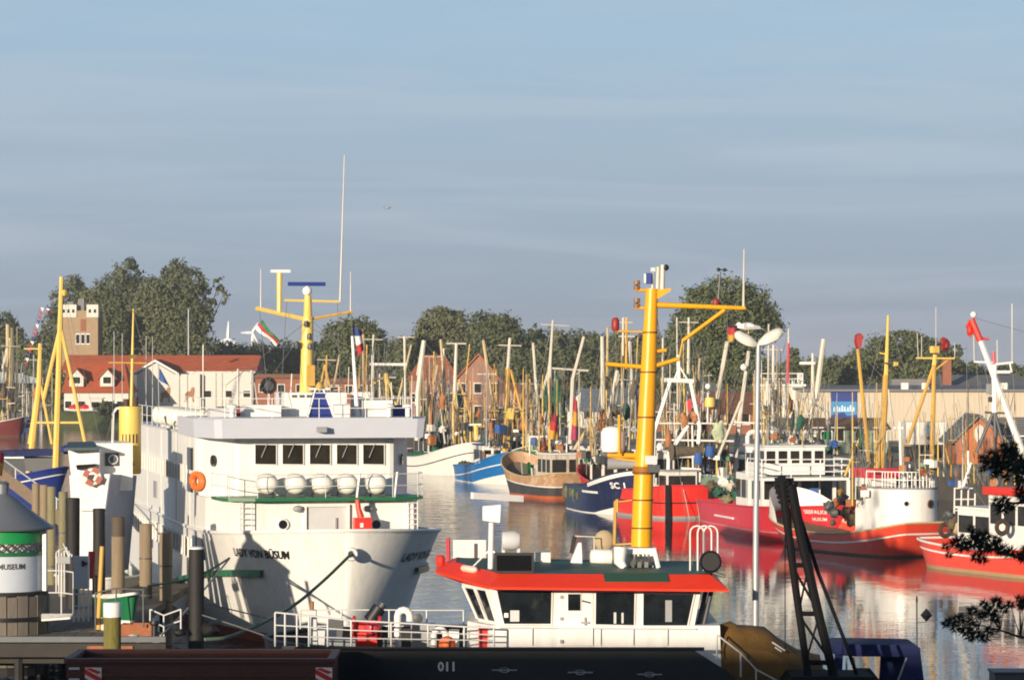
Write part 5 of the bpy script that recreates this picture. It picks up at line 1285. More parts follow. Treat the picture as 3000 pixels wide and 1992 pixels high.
wires(T, 171, [((2602, 926), (2470, 1400)), ((2602, 930), (2700, 1240)), ((2602, 1050), (2680, 1075)), ((2742, 1020), (2640, 1250)), ((2600, 960), (2513, 1022)), ((2742, 1030), (2800, 1390)), ((2742, 1040), (2835, 1020)), ((2596, 1120), (2560, 1500)), ((2513, 1025), (2590, 1110))], .012)
for i, (x, y, m, s) in enumerate(((2450, 1470, NETO, .35), (2462, 1440, YELD, .3), (2480, 1500, NETB, .5), (2500, 1520, NETB, .55), (2520, 1500, NETB, .5), (2445, 1500, DGREY, .5), (2555, 1510, PILEO, .4), (2575, 1525, CRIM, .35), (2590, 1530, WC, .3), (2470, 1460, DGREY, .5), (2430, 1480, DGREY, .5), (2440, 1530, NETB, .3))):
    T.part('net_heap', lump(tuple(q(x, y, 3)), (s * .72, s * .7, s * .8), 120 + i), m, smooth=60)
tangle(T, 171, 2480, 2620, 1120, 1480, 6, 107, nets=3)
tangle(T, 168, 2640, 2790, 1200, 1395, 5, 108, nets=0)
T.part('stern_fender', MB().bx(-.12, .12, 14.45, 14.65, .1, .85), RUBBER)

# ---- red cutter at the right edge
H8 = Hull(18, 5.4, 2.7, 1.15, 1.35, tb=.34, tw=.5, stern=.72, flare=1.0, rake=1.1, sm=.7)
st8 = V2(2792, 161.5); a8 = R(24)
bow_ = st8 + Vector((math.sin(a8), -math.cos(a8), 0)) * 18
T = cutter('red fishing cutter with white wheelhouse at the frame edge, tyre fenders on its rail', CX + F * bow_.x / bow_.y, bow_.y, 24, H8, REDHULL, boot=mat('boot_tan', (.40, .26, .14), .6), both=lambda t: .16, stripe=WHULL, stripez=lambda t: H8.sheer(t) - .34, cap=WHULL, deckd=.4)
q = lambda x, y, dd=0: T.px(x, y, 157 + dd)
WH = house(T, -1.55, 1.55, 8.6, 12.2, .85, 3.75, W, None, 3, 3, w0=.52, w1=.84, rake=.15)
T.part('red_roof', MB().bx(-1.75, 1.75, 8.2, 12.5, 3.752, 4.12), REDP, WH)
house(T, -1.4, 1.4, 12.25, 15.3, .85, 2.95, W, W, 0, 2, name='after_house')
T.part('roof_house', MB().bx(-.6, .6, 9.5, 11, 4.12, 4.75), W)
T.part('raised_bulwark', H8.band(lambda t: H8.sheer(t) - .03, lambda t: H8.sheer(t) + .75 * min(1, max(0, (.42 - t) / .1)), 3, .012, 0.0, .42), REDHULL, smooth=40)
spars(T, 157, [('boom', (2871, 995), (2996, 1325), .13, W, .17), ('boom_head', (2846, 935), (2872, 998), .16, REDP, .17), ('head_arm', (2870, 990), (2898, 995), .06, CRIM), ('mast', (2913, 1068), (2913, 1208), .13, W, .14), ('mast_leg', (2911, 1206), (2860, 1325), .08, DGREY), ('mast_leg', (2914, 1206), (2916, 1325), .08, DGREY), ('mast_leg', (2915, 1206), (2944, 1325), .08, DGREY), ('yard', (2855, 1060), (2912, 1062), .05, W), ('yard', (2912, 1068), (2968, 1062), .06, W), ('yard_frame', (2915, 1090), (2960, 1090), .08, W), ('yard_frame', (2958, 1062), (2964, 1090), .04, W), ('yard', (2885, 1208), (2945, 1210), .05, DGREY),
              ('aerial', (2965, 890), (2965, 1062), .025, MWHITE), ('aerial', (2853, 985), (2854, 1062), .022, MWHITE), ('aerial', (2921, 995), (2922, 1062), .022, MWHITE), ('deck_post', (2836, 1320), (2838, 1400), .06, W), ('derrick', (2845, 1355), (2822, 1425), .07, W), ('aerial', (2910, 1030), (2912, 1068), .08, CRIM)])
T.part('boom_sheave', lump(tuple(q(2842, 960)), (.2, .2, .45), 7), REDP, smooth=60); T.part('boom_lamp', MB().ball(q(2852, 922), .16, 10, 6), W, smooth=60)
T.part('mast_lamp', MB().box(q(2899, 1140), (.25, .2, .5)), GREY); T.part('mast_lamp', MB().box(q(2903, 1170), (.2, .2, .25)), DGREY)
mb = MB()
for x in (2795, 2815, 2835, 2855): mb.tube([q(x, 1540, 4), q(x + 2, 1428, 4)], .04, 5)
for y in (1430, 1462, 1495): mb.tube([q(2795, y, 4), q(2857, y, 4)], .035, 5)
T.part('stern_gallows', mb, W)
ring(T, 'tyre_fender', q(2770, 1552, 2.5), .3, .12, mat('tyre_brown', (.06, .035, .025), .8), 'Y')
ring(T, 'tyre_fender', q(2936, 1544, -4.2), .3, .12, MATS['tyre_brown'], 'Y')
for i, (x, y, m, s) in enumerate(((2790, 1530, NETB, .4), (2810, 1540, BEIGE, .4), (2830, 1530, WC, .45), (2850, 1545, DGREY, .4), (2880, 1560, NETB, .5), (2780, 1510, DGREY, .35))):
    T.part('net_heap', lump(tuple(q(x, y, 2)), (s, s, s), 140 + i), m, smooth=60)
wires(T, 157, [((2852, 935), (2913, 1200)), ((2850, 930), (3010, 975)), ((2832, 1000), (2833, 1400)), ((2913, 1070), (3000, 1300)), ((2965, 1062), (2985, 1330)), ((2852, 935), (2880, 1330)), ((2860, 1440), (2920, 1530))], .012)

tangle(T, 158, 2780, 2990, 1110, 1420, 7, 109, nets=1)
# ================================================================ BOATS FURTHER BACK
def back_boat(label, x, d, deg, hm, L_=14, B=4.6, mast=None, boom=None, my=1000, mm=MWHITE, bm=WOODSPAR, seed=0, hs=2.6, side=1, extra=(), group='fishing boats in the second row', rf=BLUED):
    rr = random.Random(seed)
    H = Hull(L_, B, 2.6, 1.4, 1.3, tb=.34, tw=.5, stern=.75, rake=.9)
    T = cutter(label, x, d, deg, H, hm, boot=WEED, cap=WC, group=group)
    house(T, -1.2, 1.2, L_ * .5, L_ * .5 + 2.6, .6, hs + .5, WC, rf, 3, 2)
    mx = mast if mast is not None else x
    spars(T, d + L_ * .35, [('mast', (mx + 4, my), (mx, 1310), .09, mm, .17), ('yard', (mx - 24, my + 14), (mx + 32, my + 15), .045, MWHITE)])
    for b in (boom or []):
        spars(T, d + L_ * .35, [('boom', b[0], b[1], .09, bm, .13)])
    wires(T, d + L_ * .35, [((mx + 4, my + 2), (mx - 55, 1300)), ((mx + 4, my + 2), (mx + 60, 1300))] + [((mx + 3, my + 30), bb[0]) for bb in (boom or [])], .017)
    spars(T, d + L_ * .35, list(extra))
    deck_gear(T, H, .65, seed, 2, L_ * .45, 4)
    tangle(T, d + L_ * .35, mx - 55, mx + 60, max(my, 985), 1285, 7, seed, nets=3)
    for i in range(3):
        p = T.px(mx + rr.uniform(-40, 40), rr.uniform(1190, 1290), d + L_ * .35)
        T.part('net_bundle', lump(tuple(p), (.32, .3, .6), seed * 7 + i), rr.choice([NETB, NETG, NETB, WC, NETB]), smooth=60)
    return T
back_boat('grey white cutter behind the bridge of the passenger ship with twin light masts', 1120, 300, 15, GREYW, mast=1090, my=980, seed=1, side=1, boom=[((1205, 1010), (1150, 1240))], extra=[('mast', (1185, 985), (1188, 1240), .12, MWHITE), ('crosstree', (1081, 1067), (1192, 1068), .14, W), ('yard', (1165, 988), (1215, 988), .05, MWHITE), ('mast', (1131, 1094), (1139, 1230), .2, YEL), ('boom', (1238, 1000), (1222, 1100), .1, MWHITE), ('mast_leg', (1133, 1100), (1170, 1220), .08, YEL), ('mast_leg', (1133, 1100), (1085, 1130), .07, YEL)])
back_boat('cutter with ochre mast and A shaped legs seen right of the pale yellow ship mast', 1010, 330, 12, BLUED, mast=1093 - 140, my=1040, mm=YELD, seed=2, boom=[((995, 1038), (978, 1130))], extra=[('mast_leg', (952, 1068), (935, 1150), .12, YELD), ('mast_leg', (952, 1068), (970, 1150), .12, YELD), ('mast', (1064, 980), (1066, 1200), .14, YELD), ('mast', (1075, 1010), (1070, 1200), .08, YELD)])
back_boat('red cutter in the second row behind the white cutter', 1330, 312, 18, BRIGHTRED, mast=1268, my=1030, mm=YELD, seed=3, boom=[((1282, 1070), (1260, 1200))], extra=[('mast', (1300, 1020), (1297, 1250), .1, MWHITE), ('mast_leg', (1270, 1140), (1250, 1260), .13, NETO), ('mast_leg', (1285, 1130), (1300, 1260), .12, NETO)])
back_boat('green cutter in the second row between the blue and the rusty cutter', 1590, 292, 16, GREENP, mast=1548, my=1110, mm=YELD, seed=4, boom=[((1568, 1150), (1530, 1300))], rf=GREENP, extra=[('mast', (1510, 1120), (1500, 1300), .1, YELD)])
back_boat('small grey cutter in the second row behind the navy cutter', 1800, 262, 14, GREY, mast=1822, my=930, seed=5, boom=[((1780, 960), (1778, 1200))], extra=[('gantry_leg', (1845, 1000), (1856, 1240), .14, MWHITE), ('gantry_leg', (1812, 1095), (1790, 1300), .13, MWHITE), ('mast', (1836, 930), (1834, 1080), .1, YELO), ('yard', (1812, 985), (1860, 986), .06, MWHITE)])
back_boat('dark cutter in the second row behind the red stern trawler', 2080, 250, 14, NAVY, mast=2014, my=930, seed=6, boom=[((2050, 1050), (2040, 1200))], extra=[('mast', (1942, 990), (1940, 1240), .08, MWHITE)])
back_boat('pale green cutter in the second row beyond the crimson trawler', 2300, 238, 16, mat('hull_pale_green', (.22, .33, .24), .5), mast=2262, my=1010, seed=7, boom=[((2220, 1060), (2215, 1260))], extra=[])

# ================================================================ BOATS AT THE LEFT
HB = Hull(15, 4.8, 3.1, 1.9, 2.0, tb=.34, tw=.5, stern=.75, rake=1.0)
T = cutter('deep blue sailing cutter with two pale yellow masts behind the piles', 190, 214, 62, HB, BLUED, boot=ANTIF, stripe=WHULL, stripez=lambda t: HB.sheer(t) - .45, cap=BLUED)
q = lambda x, y, dd=0: T.px(x, y, 220 + dd)
T.part('canvas_cover', MB().slab([q(40, 1322), q(170, 1315), q(165, 1336), q(36, 1338)], (0, 2.2, 0)), BLUEC)
T.part('cabin', MB().slab([q(70, 1337), q(165, 1337), q(160, 1378), q(75, 1380)], (0, 2.0, 0)), DGREY)
T.part('white_canopy_edge', MB().slab([q(38, 1337), q(168, 1336), q(168, 1341), q(38, 1343)], (0, 2.25, 0)), W)
spars(T, 220, [('mast', (180, 811), (176, 950), .14, YEL, .18), ('mast', (176, 948), (163, 1378), .19, YEL, .24), ('mast', (118, 1006), (114, 1130), .14, YEL, .2, 4), ('mast', (114, 1128), (84, 1390), .2, YEL, .24, 4), ('mast_leg', (174, 968), (128, 1170), .13, YEL, .14), ('mast_leg', (180, 968), (252, 1310), .12, MATS['mast_yellow_pale'], .13), ('mast_leg', (120, 1130), (152, 1300), .1, YEL, None, 4), ('spreader', (108, 1238), (236, 1238), .08, YEL), ('mast_leg', (106, 1160), (84, 1300), .09, YEL, None, 4), ('spreader', (70, 1022), (125, 1022), .05, YEL, None, 4), ('mast_leg', (112, 1180), (96, 1340), .12, YEL, None, 4)])
T.part('mast_lamp', MB().lathe([(.1, -.2), (.22, .1), (.1, .2)], 8, q(188, 858)), YEL)
wires(T, 220, [((180, 813), (118, 1010)), ((180, 815), (245, 1240)), ((118, 1010), (60, 1320)), ((180, 870), (100, 1300)), ((180, 813), (300, 1320))], .014)
for i, x in enumerate((30, 55, 195, 225)): T.part('blue_bundle', lump(tuple(q(x, 1335 - 20 * (i > 1), 2)), (.5, .5, .4), i), BLUED, smooth=60)
# grey masted boats at the far left
T = back_boat('old grey wooden boat with thick grey mast and dark red hull at the left edge', 70, 430, 70, mat('hull_dark_red', (.17, .03, .03), .6, var=.3), mast=26, my=1000, mm=WOODSPAR, seed=8, group='boats along the far left quay', rf=GREY)
spars(T, 436, [('mast', (22, 950), (26, 1210), .25, WOODSPAR, .4), ('mast', (35, 960), (38, 1200), .22, PILEO, .35), ('boom', (8, 1080), (28, 990), .2, WC), ('mast', (50, 960), (52, 1210), .12, PILEO)])
T = back_boat('low boat with pale awning and dark hull beside the far left quay', 40, 462, 75, DGREY, mast=95, my=1040, mm=GREY, seed=9, group='boats along the far left quay', rf=GREYW)
p = [T.px(0, 1108, 468), T.px(40, 1090, 468), T.px(112, 1108, 468), T.px(112, 1122, 468), T.px(0, 1122, 468)]
T.part('awning', MB().slab(p, (0, 4, 0)), mat('awning_blue_grey', (.30, .36, .40), .7))
# ================================================================ BUILDINGS
TILE = mat('roof_tile_red', (.42, .095, .03), .75, var=.22, vscale=.9, stretch=(1, 1, 1))
TILEO = mat('roof_tile_orange', (.40, .13, .055), .75, var=.22, vscale=.9)
TILEB = mat('roof_tile_brown', (.17, .075, .045), .8, var=.2, vscale=.8)
ROOFG = mat('roof_grey_sheet', (.17, .17, .175), .7, var=.15, vscale=.5)
ROOFS = mat('roof_slate_blue', (.13, .17, .22), .55, var=.15)
WALLW = mat('rendered_wall_white', (.62, .60, .55), .85, var=.08, vscale=.4)
WALLB = mat('rendered_wall_beige', (.54, .47, .37), .85, var=.08, vscale=.25, streak=(.36, .30, .22), sfac=.3)
BRICKT = mat('brick_tan', (.33, .235, .14), .85, var=.15, vscale=1.2)
BRICKO = mat('brick_orange', (.46, .145, .055), .85, var=.16, vscale=2.0)
BRICKR = mat('brick_red', (.27, .105, .06), .85, var=.16, vscale=2.0)
BRICKP = mat('brick_pink', (.30, .16, .115), .85, var=.16, vscale=1.2)
TIMB = mat('timber_brown', (.09, .055, .035), .8, var=.2)

def building(name, label, x0, x1, d, cat='house', group=None):
    a = P(x0, 1055, d); b = P(x1, 1055, d)
    T = Thing(name, label, cat, ((a.x + b.x) / 2, d, QZ), 0, group)
    T.w = (b.x - a.x) / 2; T.d = d
    T.zz = lambda y, dd=0: T.px(1500, y, d + dd).z
    T.xx = lambda x, dd=0: T.px(x, 1055, d + dd).x
    return T
def tile_rows(T, roof, a, b, c, e, n, m):
    """courses of tiles: thin proud strips running along the slope a-b (eave) to e-c (ridge)"""
    a, b, c, e = map(Vector, (a, b, c, e)); nn = (b - a).cross(e - a).normalized()
    if nn.z < 0: nn = -nn
    mb = MB()
    for i in range(n):
        f, g = i / n, (i + .86) / n
        mb.add([a.lerp(e, f) + nn * .09, b.lerp(c, f) + nn * .09, b.lerp(c, g) + nn * .03, a.lerp(e, g) + nn * .03], [(0, 1, 2, 3)])
        mb.add([a.lerp(e, f) + nn * .09, b.lerp(c, f) + nn * .09, b.lerp(c, f) - nn * .02, a.lerp(e, f) - nn * .02], [(0, 1, 2, 3)])
    o = T.part('tile_course', mb, m, roof); o['kind'] = 'stuff'

# long red roofed hall with a white gable
T = building('harbour_hall', 'long white harbour hall with red tiled roof and a low pitched white gable', 178, 748, 520, 'hall')
w_ = T.w; ze, zr = T.zz(1086), T.zz(1040, 8)
x0h = T.xx(405)
T.part('wall', MB().bx(x0h, w_, 0, 14, 0, ze), WALLW)
q = [(-w_, -.5, ze), (w_ + .3, -.5, ze), (w_ + .3, 8, zr), (-w_, 8, zr), (-w_, 15, ze), (w_ + .3, 15, ze)]
rf = T.part('roof', MB().add(q, [(0, 1, 2, 3), (3, 2, 5, 4), (0, 3, 4), (1, 5, 2), (0, 4, 5, 1)]), TILE)
tile_rows(T, rf, q[0], q[1], q[2], q[3], 9, TILE)
gx, gl, gr = T.xx(463), T.xx(402), T.xx(527); gz, gez = T.zz(1058, -4), T.zz(1096, -4)
T.part('gable_wall', MB().slab([(gl + .4, -4, 0), (gr + 3.6, -4, 0), (gr + 3.6, -4, gez), (gr - .4, -4, gez), (gx, -4, gz - .25), (gl + .4, -4, gez)], (0, 4.2, 0)), WALLW)
gm = MB()
gm.slab([(gl - .3, -4.4, gez - .1), (gx, -4.4, gz), (gx, -4.4, gz + .25), (gl - .3, -4.4, gez + .15)], (0, 11, 0)); gm.slab([(gx, -4.4, gz), (gr + .3, -4.4, gez - .1), (gr + .3, -4.4, gez + .15), (gx, -4.4, gz + .25)], (0, 11, 0))
T.part('gable_roof', gm, TILE)
fm = MB(); fm.slab([(gl - .3, -4.45, gez - .2), (gx, -4.45, gz - .1), (gx, -4.45, gz + .26), (gl - .3, -4.45, gez + .16)], (0, -.08, 0)); fm.slab([(gx, -4.45, gz - .1), (gr + .3, -4.45, gez - .2), (gr + .3, -4.45, gez + .16), (gx, -4.45, gz + .26)], (0, -.08, 0))
T.part('barge_board', fm, W)
xa, xb = T.xx(540), T.xx(700)
T.part('side_wing', MB().bx(xa + 1.5, xb + 2.5, -2.6, 0, 0, ze - .3), WALLW)
for x in (600, 660, 715): 
    a = T.xx(x); window_box(T, None, [(a, -2.62, 2.2), (a + 1.4, -2.62, 2.2), (a + 1.4, -2.62, 3.4), (a, -2.62, 3.4)], (0, -1, 0), W, GLASSB, inset=.1, depth=.06)
# two brown horses painted on the wall
for k, x in enumerate((483, 554)):
    cx_, y_ = T.xx(x, -5), -4.03 if k == 0 else -4.03
    z0 = T.zz(1178, -4)
    sp = [(-.9, 0), (-.75, 1.0), (-.8, 1.7), (-.4, 2.1), (.1, 2.2), (.3, 2.9), (.7, 3.0), (.85, 2.6), (.75, 1.6), (.65, .9), (.75, 0), (.5, 0), (.4, .9), (-.35, .9), (-.55, 0)]
    T.part('painted_horse', MB().slab([(cx_ + a * .95, y_, z0 + b * .8) for a, b in sp], (0, -.02, 0)), BROWN)
# mansard house with two dormers
T = building('dormer_house', 'red tiled house with two white framed dormers behind the yellow masts', 182, 382, 505)
w_ = T.w; ze, zt_ = T.zz(1150), T.zz(1062, 5)
T.part('wall', MB().bx(-w_ + .3, w_ - .3, 0, 9, 0, ze), WALLW)
q = [(-w_, -.6, ze), (w_, -.6, ze), (w_ - 1.5, 5, zt_), (-w_ + .5, 5, zt_), (-w_ + .5, 6, zt_), (w_ - 1.5, 6, zt_), (w_, 10, ze), (-w_, 10, ze)]
rf = T.part('roof', MB().add(q, [(0, 1, 2, 3), (3, 2, 5, 4), (4, 5, 6, 7), (1, 6, 5, 2), (0, 3, 4, 7), (0, 7, 6, 1)]), TILE)
tile_rows(T, rf, q[0], q[1], q[2], q[3], 12, TILE)
for x in (224, 314):
    c = T.xx(x); zb, zp = T.zz(1132), T.zz(1078); h = zp - zb
    D = T.part('dormer', MB().slab([(c - 1.1, -.1, zb), (c + 1.1, -.1, zb), (c + 1.1, -.1, zb + h * .52), (c, -.1, zp - .2), (c - 1.1, -.1, zb + h * .52)], (0, 4.6, 0)), WALLW)
    m_ = MB()
    for s in (-1, 1): m_.slab([(c, -.4, zp), (c + s * 1.5, -.4, zb + h * .42), (c + s * 1.5, -.4, zb + h * .42 - .16), (c, -.4, zp - .18)], (0, 5, 0))
    T.part('dormer_roof', m_, TILE, D)
    window_box(T, D, [(c - .75, -.12, zb + .35), (c + .75, -.12, zb + .35), (c + .75, -.12, zb + h * .55), (c - .75, -.12, zb + h * .55)], (0, -1, 0), W, GLASSB, inset=.12, depth=.06)
for x in (200, 240, 280, 320, 352):
    c = T.xx(x); window_box(T, None, [(c - .6, -.03, .6), (c + .6, -.03, .6), (c + .6, -.03, 1.9), (c - .6, -.03, 1.9)], (0, -1, 0), W, GLASSB, inset=.1, depth=.06)
# red kiosk parasols in front
for x in (218, 249):
    p = P(x, 1190, 497)
    T = Thing('market_parasol', 'red parasol on the left quay, the %s of the pair under the dormers' % ('left' if x < 230 else 'right'), 'parasol', (p.x, p.y, QZ))
    top_ = p.z + .35 - QZ
    T.part('canopy', MB().lathe([(.9, top_ - .75), (.86, top_ - .45), (.06, top_)], 8), mat('parasol_red', (.65, .02, .03), .8), smooth=30)
    T.part('pole', MB().tube([(0, 0, 0), (0, 0, top_)], .05, 6), GREYW)
p = P(282, 1190, 496)
T = Thing('kiosk', 'small white kiosk on the quay beside the red parasols', 'kiosk', (p.x, p.y, QZ))
T.part('wall', MB().bx(-1, 1, -1, 1, 0, 2.3), WALLW); T.part('roof', MB().bx(-1.2, 1.2, -1.2, 1.2, 2.302, 2.45), GREYW); T.part('window', MB().bx(-.6, .6, -1.04, -1.002, 1.0, 1.8), GLASSB)
# tower
T = building('brick_tower', 'square tan brick tower with white crenellated corners among the trees', 180, 287, 536, 'tower')
w_ = T.w; zt_ = T.zz(896)
T.part('wall', MB().bx(-w_, w_, 0, w_ * 2, 0, zt_ - .8), BRICKT)
for x0, x1 in ((180, 222), (256, 286)):
    a, b = T.xx(x0), T.xx(x1)
    PRP = T.part('parapet', MB().bx(a - .12, b + .12, -.15, 2.4, zt_ - 1.9, zt_ + .2), WALLW)
    n = 3 if x0 < 200 else 2
    for i in range(n):
        c = a + (b - a) * (i + .5) / n; T.part('opening', MB().bx(c - .2, c + .2, -.17, -.152, zt_ - 1.15, zt_ - .6), GLASS, PRP)
T.part('roof_cap', MB().bx(T.xx(195), T.xx(214), .3, 2, zt_ + .2, zt_ + .7).bx(T.xx(226), T.xx(244), 1, 3, zt_ - .8, zt_ + 1.2), ROOFG)
for x in (228, 243, 258):
    c = T.xx(x); window_box(T, None, [(c - .35, -.02, zt_ - 6.4), (c + .35, -.02, zt_ - 6.4), (c + .35, -.02, zt_ - 4.6), (c - .35, -.02, zt_ - 4.6)], (0, -1, 0), W, GLASS, inset=.12, depth=.08)
T.part('recess', MB().bx(T.xx(236), T.xx(252), -.06, -.002, zt_ - 4.2, zt_ - 2.2), BRICKR)
# red roofed houses in the middle
def gable_front(name, label, x0, x1, xp, yp, ye, d, wall, roofm, depth=11, nwin=3, rows=2, cat='house'):
    T = building(name, label, x0, x1, d, cat); w_ = T.w; zp, ze = T.zz(yp), T.zz(ye); c = T.xx(xp)
    T.part('wall', MB().slab([(-w_, 0, 0), (w_, 0, 0), (w_, 0, ze), (c, 0, zp), (-w_, 0, ze)], (0, depth, 0)), wall)
    for s, xe in ((-1, -w_), (1, w_)):
        sl_ = (zp - ze) / (c - xe)
        xo = xe + s * .4; zo = ze + sl_ * (xo - xe)
        a, b = Vector((xo, -.35, zo + .03)), Vector((xo, depth + .35, zo + .03)); c2, e2 = Vector((c, depth + .35, zp + .03)), Vector((c, -.35, zp + .03))
        rf = T.part('roof', MB().slab([a, b, c2, e2], (0, 0, .22)), roofm)
        up = Vector((0, 0, .2)); tile_rows(T, rf, a + up, b + up, c2 + up, e2 + up, 9, roofm)
    for r_ in range(rows):
        for i in range(nwin):
            xx = -w_ + 2 * w_ * (i + .5) / nwin; z = 1.0 + r_ * 2.9
            lim = zp - abs(xx - c) / max(.1, (w_)) * (zp - ze) - 1.6
            if z + 1.4 < max(lim, ze): window_box(T, None, [(xx - .55, -.02, z), (xx + .55, -.02, z), (xx + .55, -.02, z + 1.4), (xx - .55, -.02, z + 1.4)], (0, -1, 0), W, GLASSB, inset=.1, depth=.06)
    return T
def eave_front(name, label, x0, x1, yr, ye, d, wall, roofm, depth=10, hip=1.5, nwin=4, cat='house', h0=1.0, winh=1.3):
    T = building(name, label, x0, x1, d, cat); w_ = T.w; zr, ze = T.zz(yr, depth / 2), T.zz(ye)
    T.part('wall', MB().bx(-w_ + .3, w_ - .3, 0, depth, 0, ze), wall)
    q = [(-w_, -.5, ze + .02), (w_, -.5, ze + .02), (w_ - hip, depth / 2, zr), (-w_ + hip, depth / 2, zr), (w_, depth + .5, ze + .02), (-w_, depth + .5, ze + .02)]
    rf = T.part('roof', MB().add(q, [(0, 1, 2, 3), (3, 2, 4, 5), (0, 3, 5), (1, 4, 2), (0, 5, 4, 1)]), roofm)
    tile_rows(T, rf, q[0], q[1], q[2], q[3], 10, roofm)
    for i in range(nwin):
        xx = -w_ + 2 * w_ * (i + .5) / nwin
        window_box(T, None, [(xx - .6, -.02, h0), (xx + .6, -.02, h0), (xx + .6, -.02, h0 + winh), (xx - .6, -.02, h0 + winh)], (0, -1, 0), W, GLASSB, inset=.1, depth=.06)
    return T
eave_front('tiled_house', 'house with steep orange red hipped roof, left of the pink brick gable', 1192, 1345, 1040, 1112, 425, BRICKP, TILEO, hip=2.0, nwin=3, h0=2.6)
gable_front('brick_gable_house', 'pink brick house with steep orange tiled roof and gable among the cutter masts', 1330, 1470, 1402, 1040, 1118, 415, BRICKP, TILEO, depth=12, nwin=3)
T = eave_front('low_brick_house', 'low brown brick house at the far right end of the orange roofed pair', 1455, 1560, 1120, 1150, 405, BRICKP, TILEB, nwin=3, hip=.3)
gable_front('slate_roof_shed', 'shed with blue grey slate roof and pale gable beyond the rusty cutter', 1655, 1752, 1704, 1140, 1190, 395, WALLW, ROOFS, depth=9, nwin=2, rows=1)
eave_front('slate_shed', 'long low shed with blue grey sheet roof beyond the navy cutter', 1700, 1880, 1137, 1205, 390, WALLB, ROOFS, hip=.2, nwin=4)
eave_front('brown_roof_house', 'low house with red brown tiled roof between the slanting white booms', 2075, 2245, 1147, 1213, 360, BRICKR, TILEB, hip=.3, nwin=4)
eave_front('red_roof_shed', 'small red brown shed roof behind the red trawler gantry', 1850, 1990, 1185, 1222, 372, BRICKR, TILEB, hip=.3, nwin=3)
eave_front('brick_side_house', 'red brick annex with flat brown roof beside the bridge of the passenger ship', 742, 905, 1096, 1108, 500, BRICKR, TILEB, hip=.3, nwin=3, h0=3.2)
eave_front('brick_row_house', 'low red brick building glimpsed under the flags behind the passenger ship', 960, 1085, 1108, 1122, 480, BRICKR, TILEB, hip=.3, nwin=3, h0=3.2)
# white harbour office
T = building('harbour_office', 'white harbour office with balcony rail and a row of tall windows', 2230, 2352, 336, 'office')
w_ = T.w; z0, z1 = T.zz(1224), T.zz(1132)
T.part('wall', MB().bx(-w_, w_, 0, 8, z0, z1), WALLW); T.part('base', MB().bx(-w_ + .2, w_ - .2, .2, 8, 0, z0), TIMB)
T.part('roof', MB().bx(-w_ - .3, w_ + .3, -.3, 8.3, z1 + .002, z1 + .25), WC)
T.part('roof_rail', rail_mb([(-w_, 0, z1 + .25), (w_, 0, z1 + .25), (w_, 6, z1 + .25)], 1.1, .05, 2, 1.4), W)
for i in range(4):
    a = -w_ * .55 + i * .86; window_box(T, None, [(a, -.02, z0 + .55), (a + .68, -.02, z0 + .55), (a + .68, -.02, z0 + 2.0), (a, -.02, z0 + 2.0)], (0, -1, 0), W, GREYW if i % 2 else GLASSB, inset=.07, depth=.06)
for i in range(5): T.part('roof_vent', MB().lathe([(.18, 0), (.18, .35), (.3, .4), (.1, .6)], 8, (-w_ * .7 + i * .7, 1.2, z1 + .25)), WC)
# beige warehouse with banner
T = building('warehouse', 'long beige warehouse with low dark roof and a blue banner', 2345, 3080, 330, 'warehouse')
w_ = T.w; z1 = T.zz(1143)
T.part('wall', MB().bx(-w_, w_, 0, 26, 0, z1), WALLB)
q = [(-w_ - .3, -.4, z1 + .02), (w_, -.4, z1 + .02), (w_, 13, T.zz(1128, 13)), (-w_ - .3, 13, T.zz(1128, 13)), (w_, 26.4, z1 + .02), (-w_ - .3, 26.4, z1 + .02)]
T.part('roof', MB().add(q, [(0, 1, 2, 3), (3, 2, 4, 5), (0, 3, 5), (1, 4, 2), (0, 5, 4, 1)]), ROOFG)
T.part('gutter', MB().bx(-w_ - .3, w_, -.55, -.4, z1 - .12, z1 + .1), ROOFG)
pm_ = MB()
for i in range(60):
    x = -w_ + 2 * w_ * (i + .5) / 60; pm_.bx(x - .03, x + .03, -.025, .0, .3, z1 - .2)
o = T.part('sheet_rib', pm_, WALLB); o['kind'] = 'stuff'
xa, xb = T.xx(2434), T.xx(2510); za, zb = T.zz(1224), T.zz(1144)
BN = T.part('banner', MB().bx(xa, xb, -.14, -.03, za, zb), FB)
zm_ = za + (zb - za) * .6
T.part('banner_lower_field', MB().bx(xa, xb, -.155, -.141, za, zm_), mat('banner_light_blue', (.05, .24, .50), .6), BN)
m_ = MB()
for i, (f, h) in enumerate(((.1, .5), (.2, .7), (.3, .5), (.4, .8), (.5, .6), (.62, .5), (.72, .8), (.84, .5))):
    m_.bx(xa + (xb - xa) * f, xa + (xb - xa) * (f + .065), -.17, -.156, za + (zm_ - za) * .45, za + (zm_ - za) * (.45 + h * .4))
m_.bx(xa + (xb - xa) * .08, xa + (xb - xa) * .9, -.17, -.156, za + (zm_ - za) * .4, za + (zm_ - za) * .46)
T.part('banner_print', m_, mat('banner_white_print', (.55, .72, .82), .6), BN)
T.part('banner_wave', MB().slab([(xa, -.157, za), (xb, -.157, za), (xb, -.157, za + .35), (xa + (xb - xa) * .62, -.157, za + .2), (xa + (xb - xa) * .5, -.157, za + .6), (xa + (xb - xa) * .3, -.157, za + .5), (xa, -.157, za + .25)], (0, -.012, 0)), FB, BN)
for x in (2640, 2700, 2930): T.part('vent_unit', MB().bx(T.xx(x), T.xx(x) + .7, -.3, .3, z1 + .02, z1 + .75), WC)
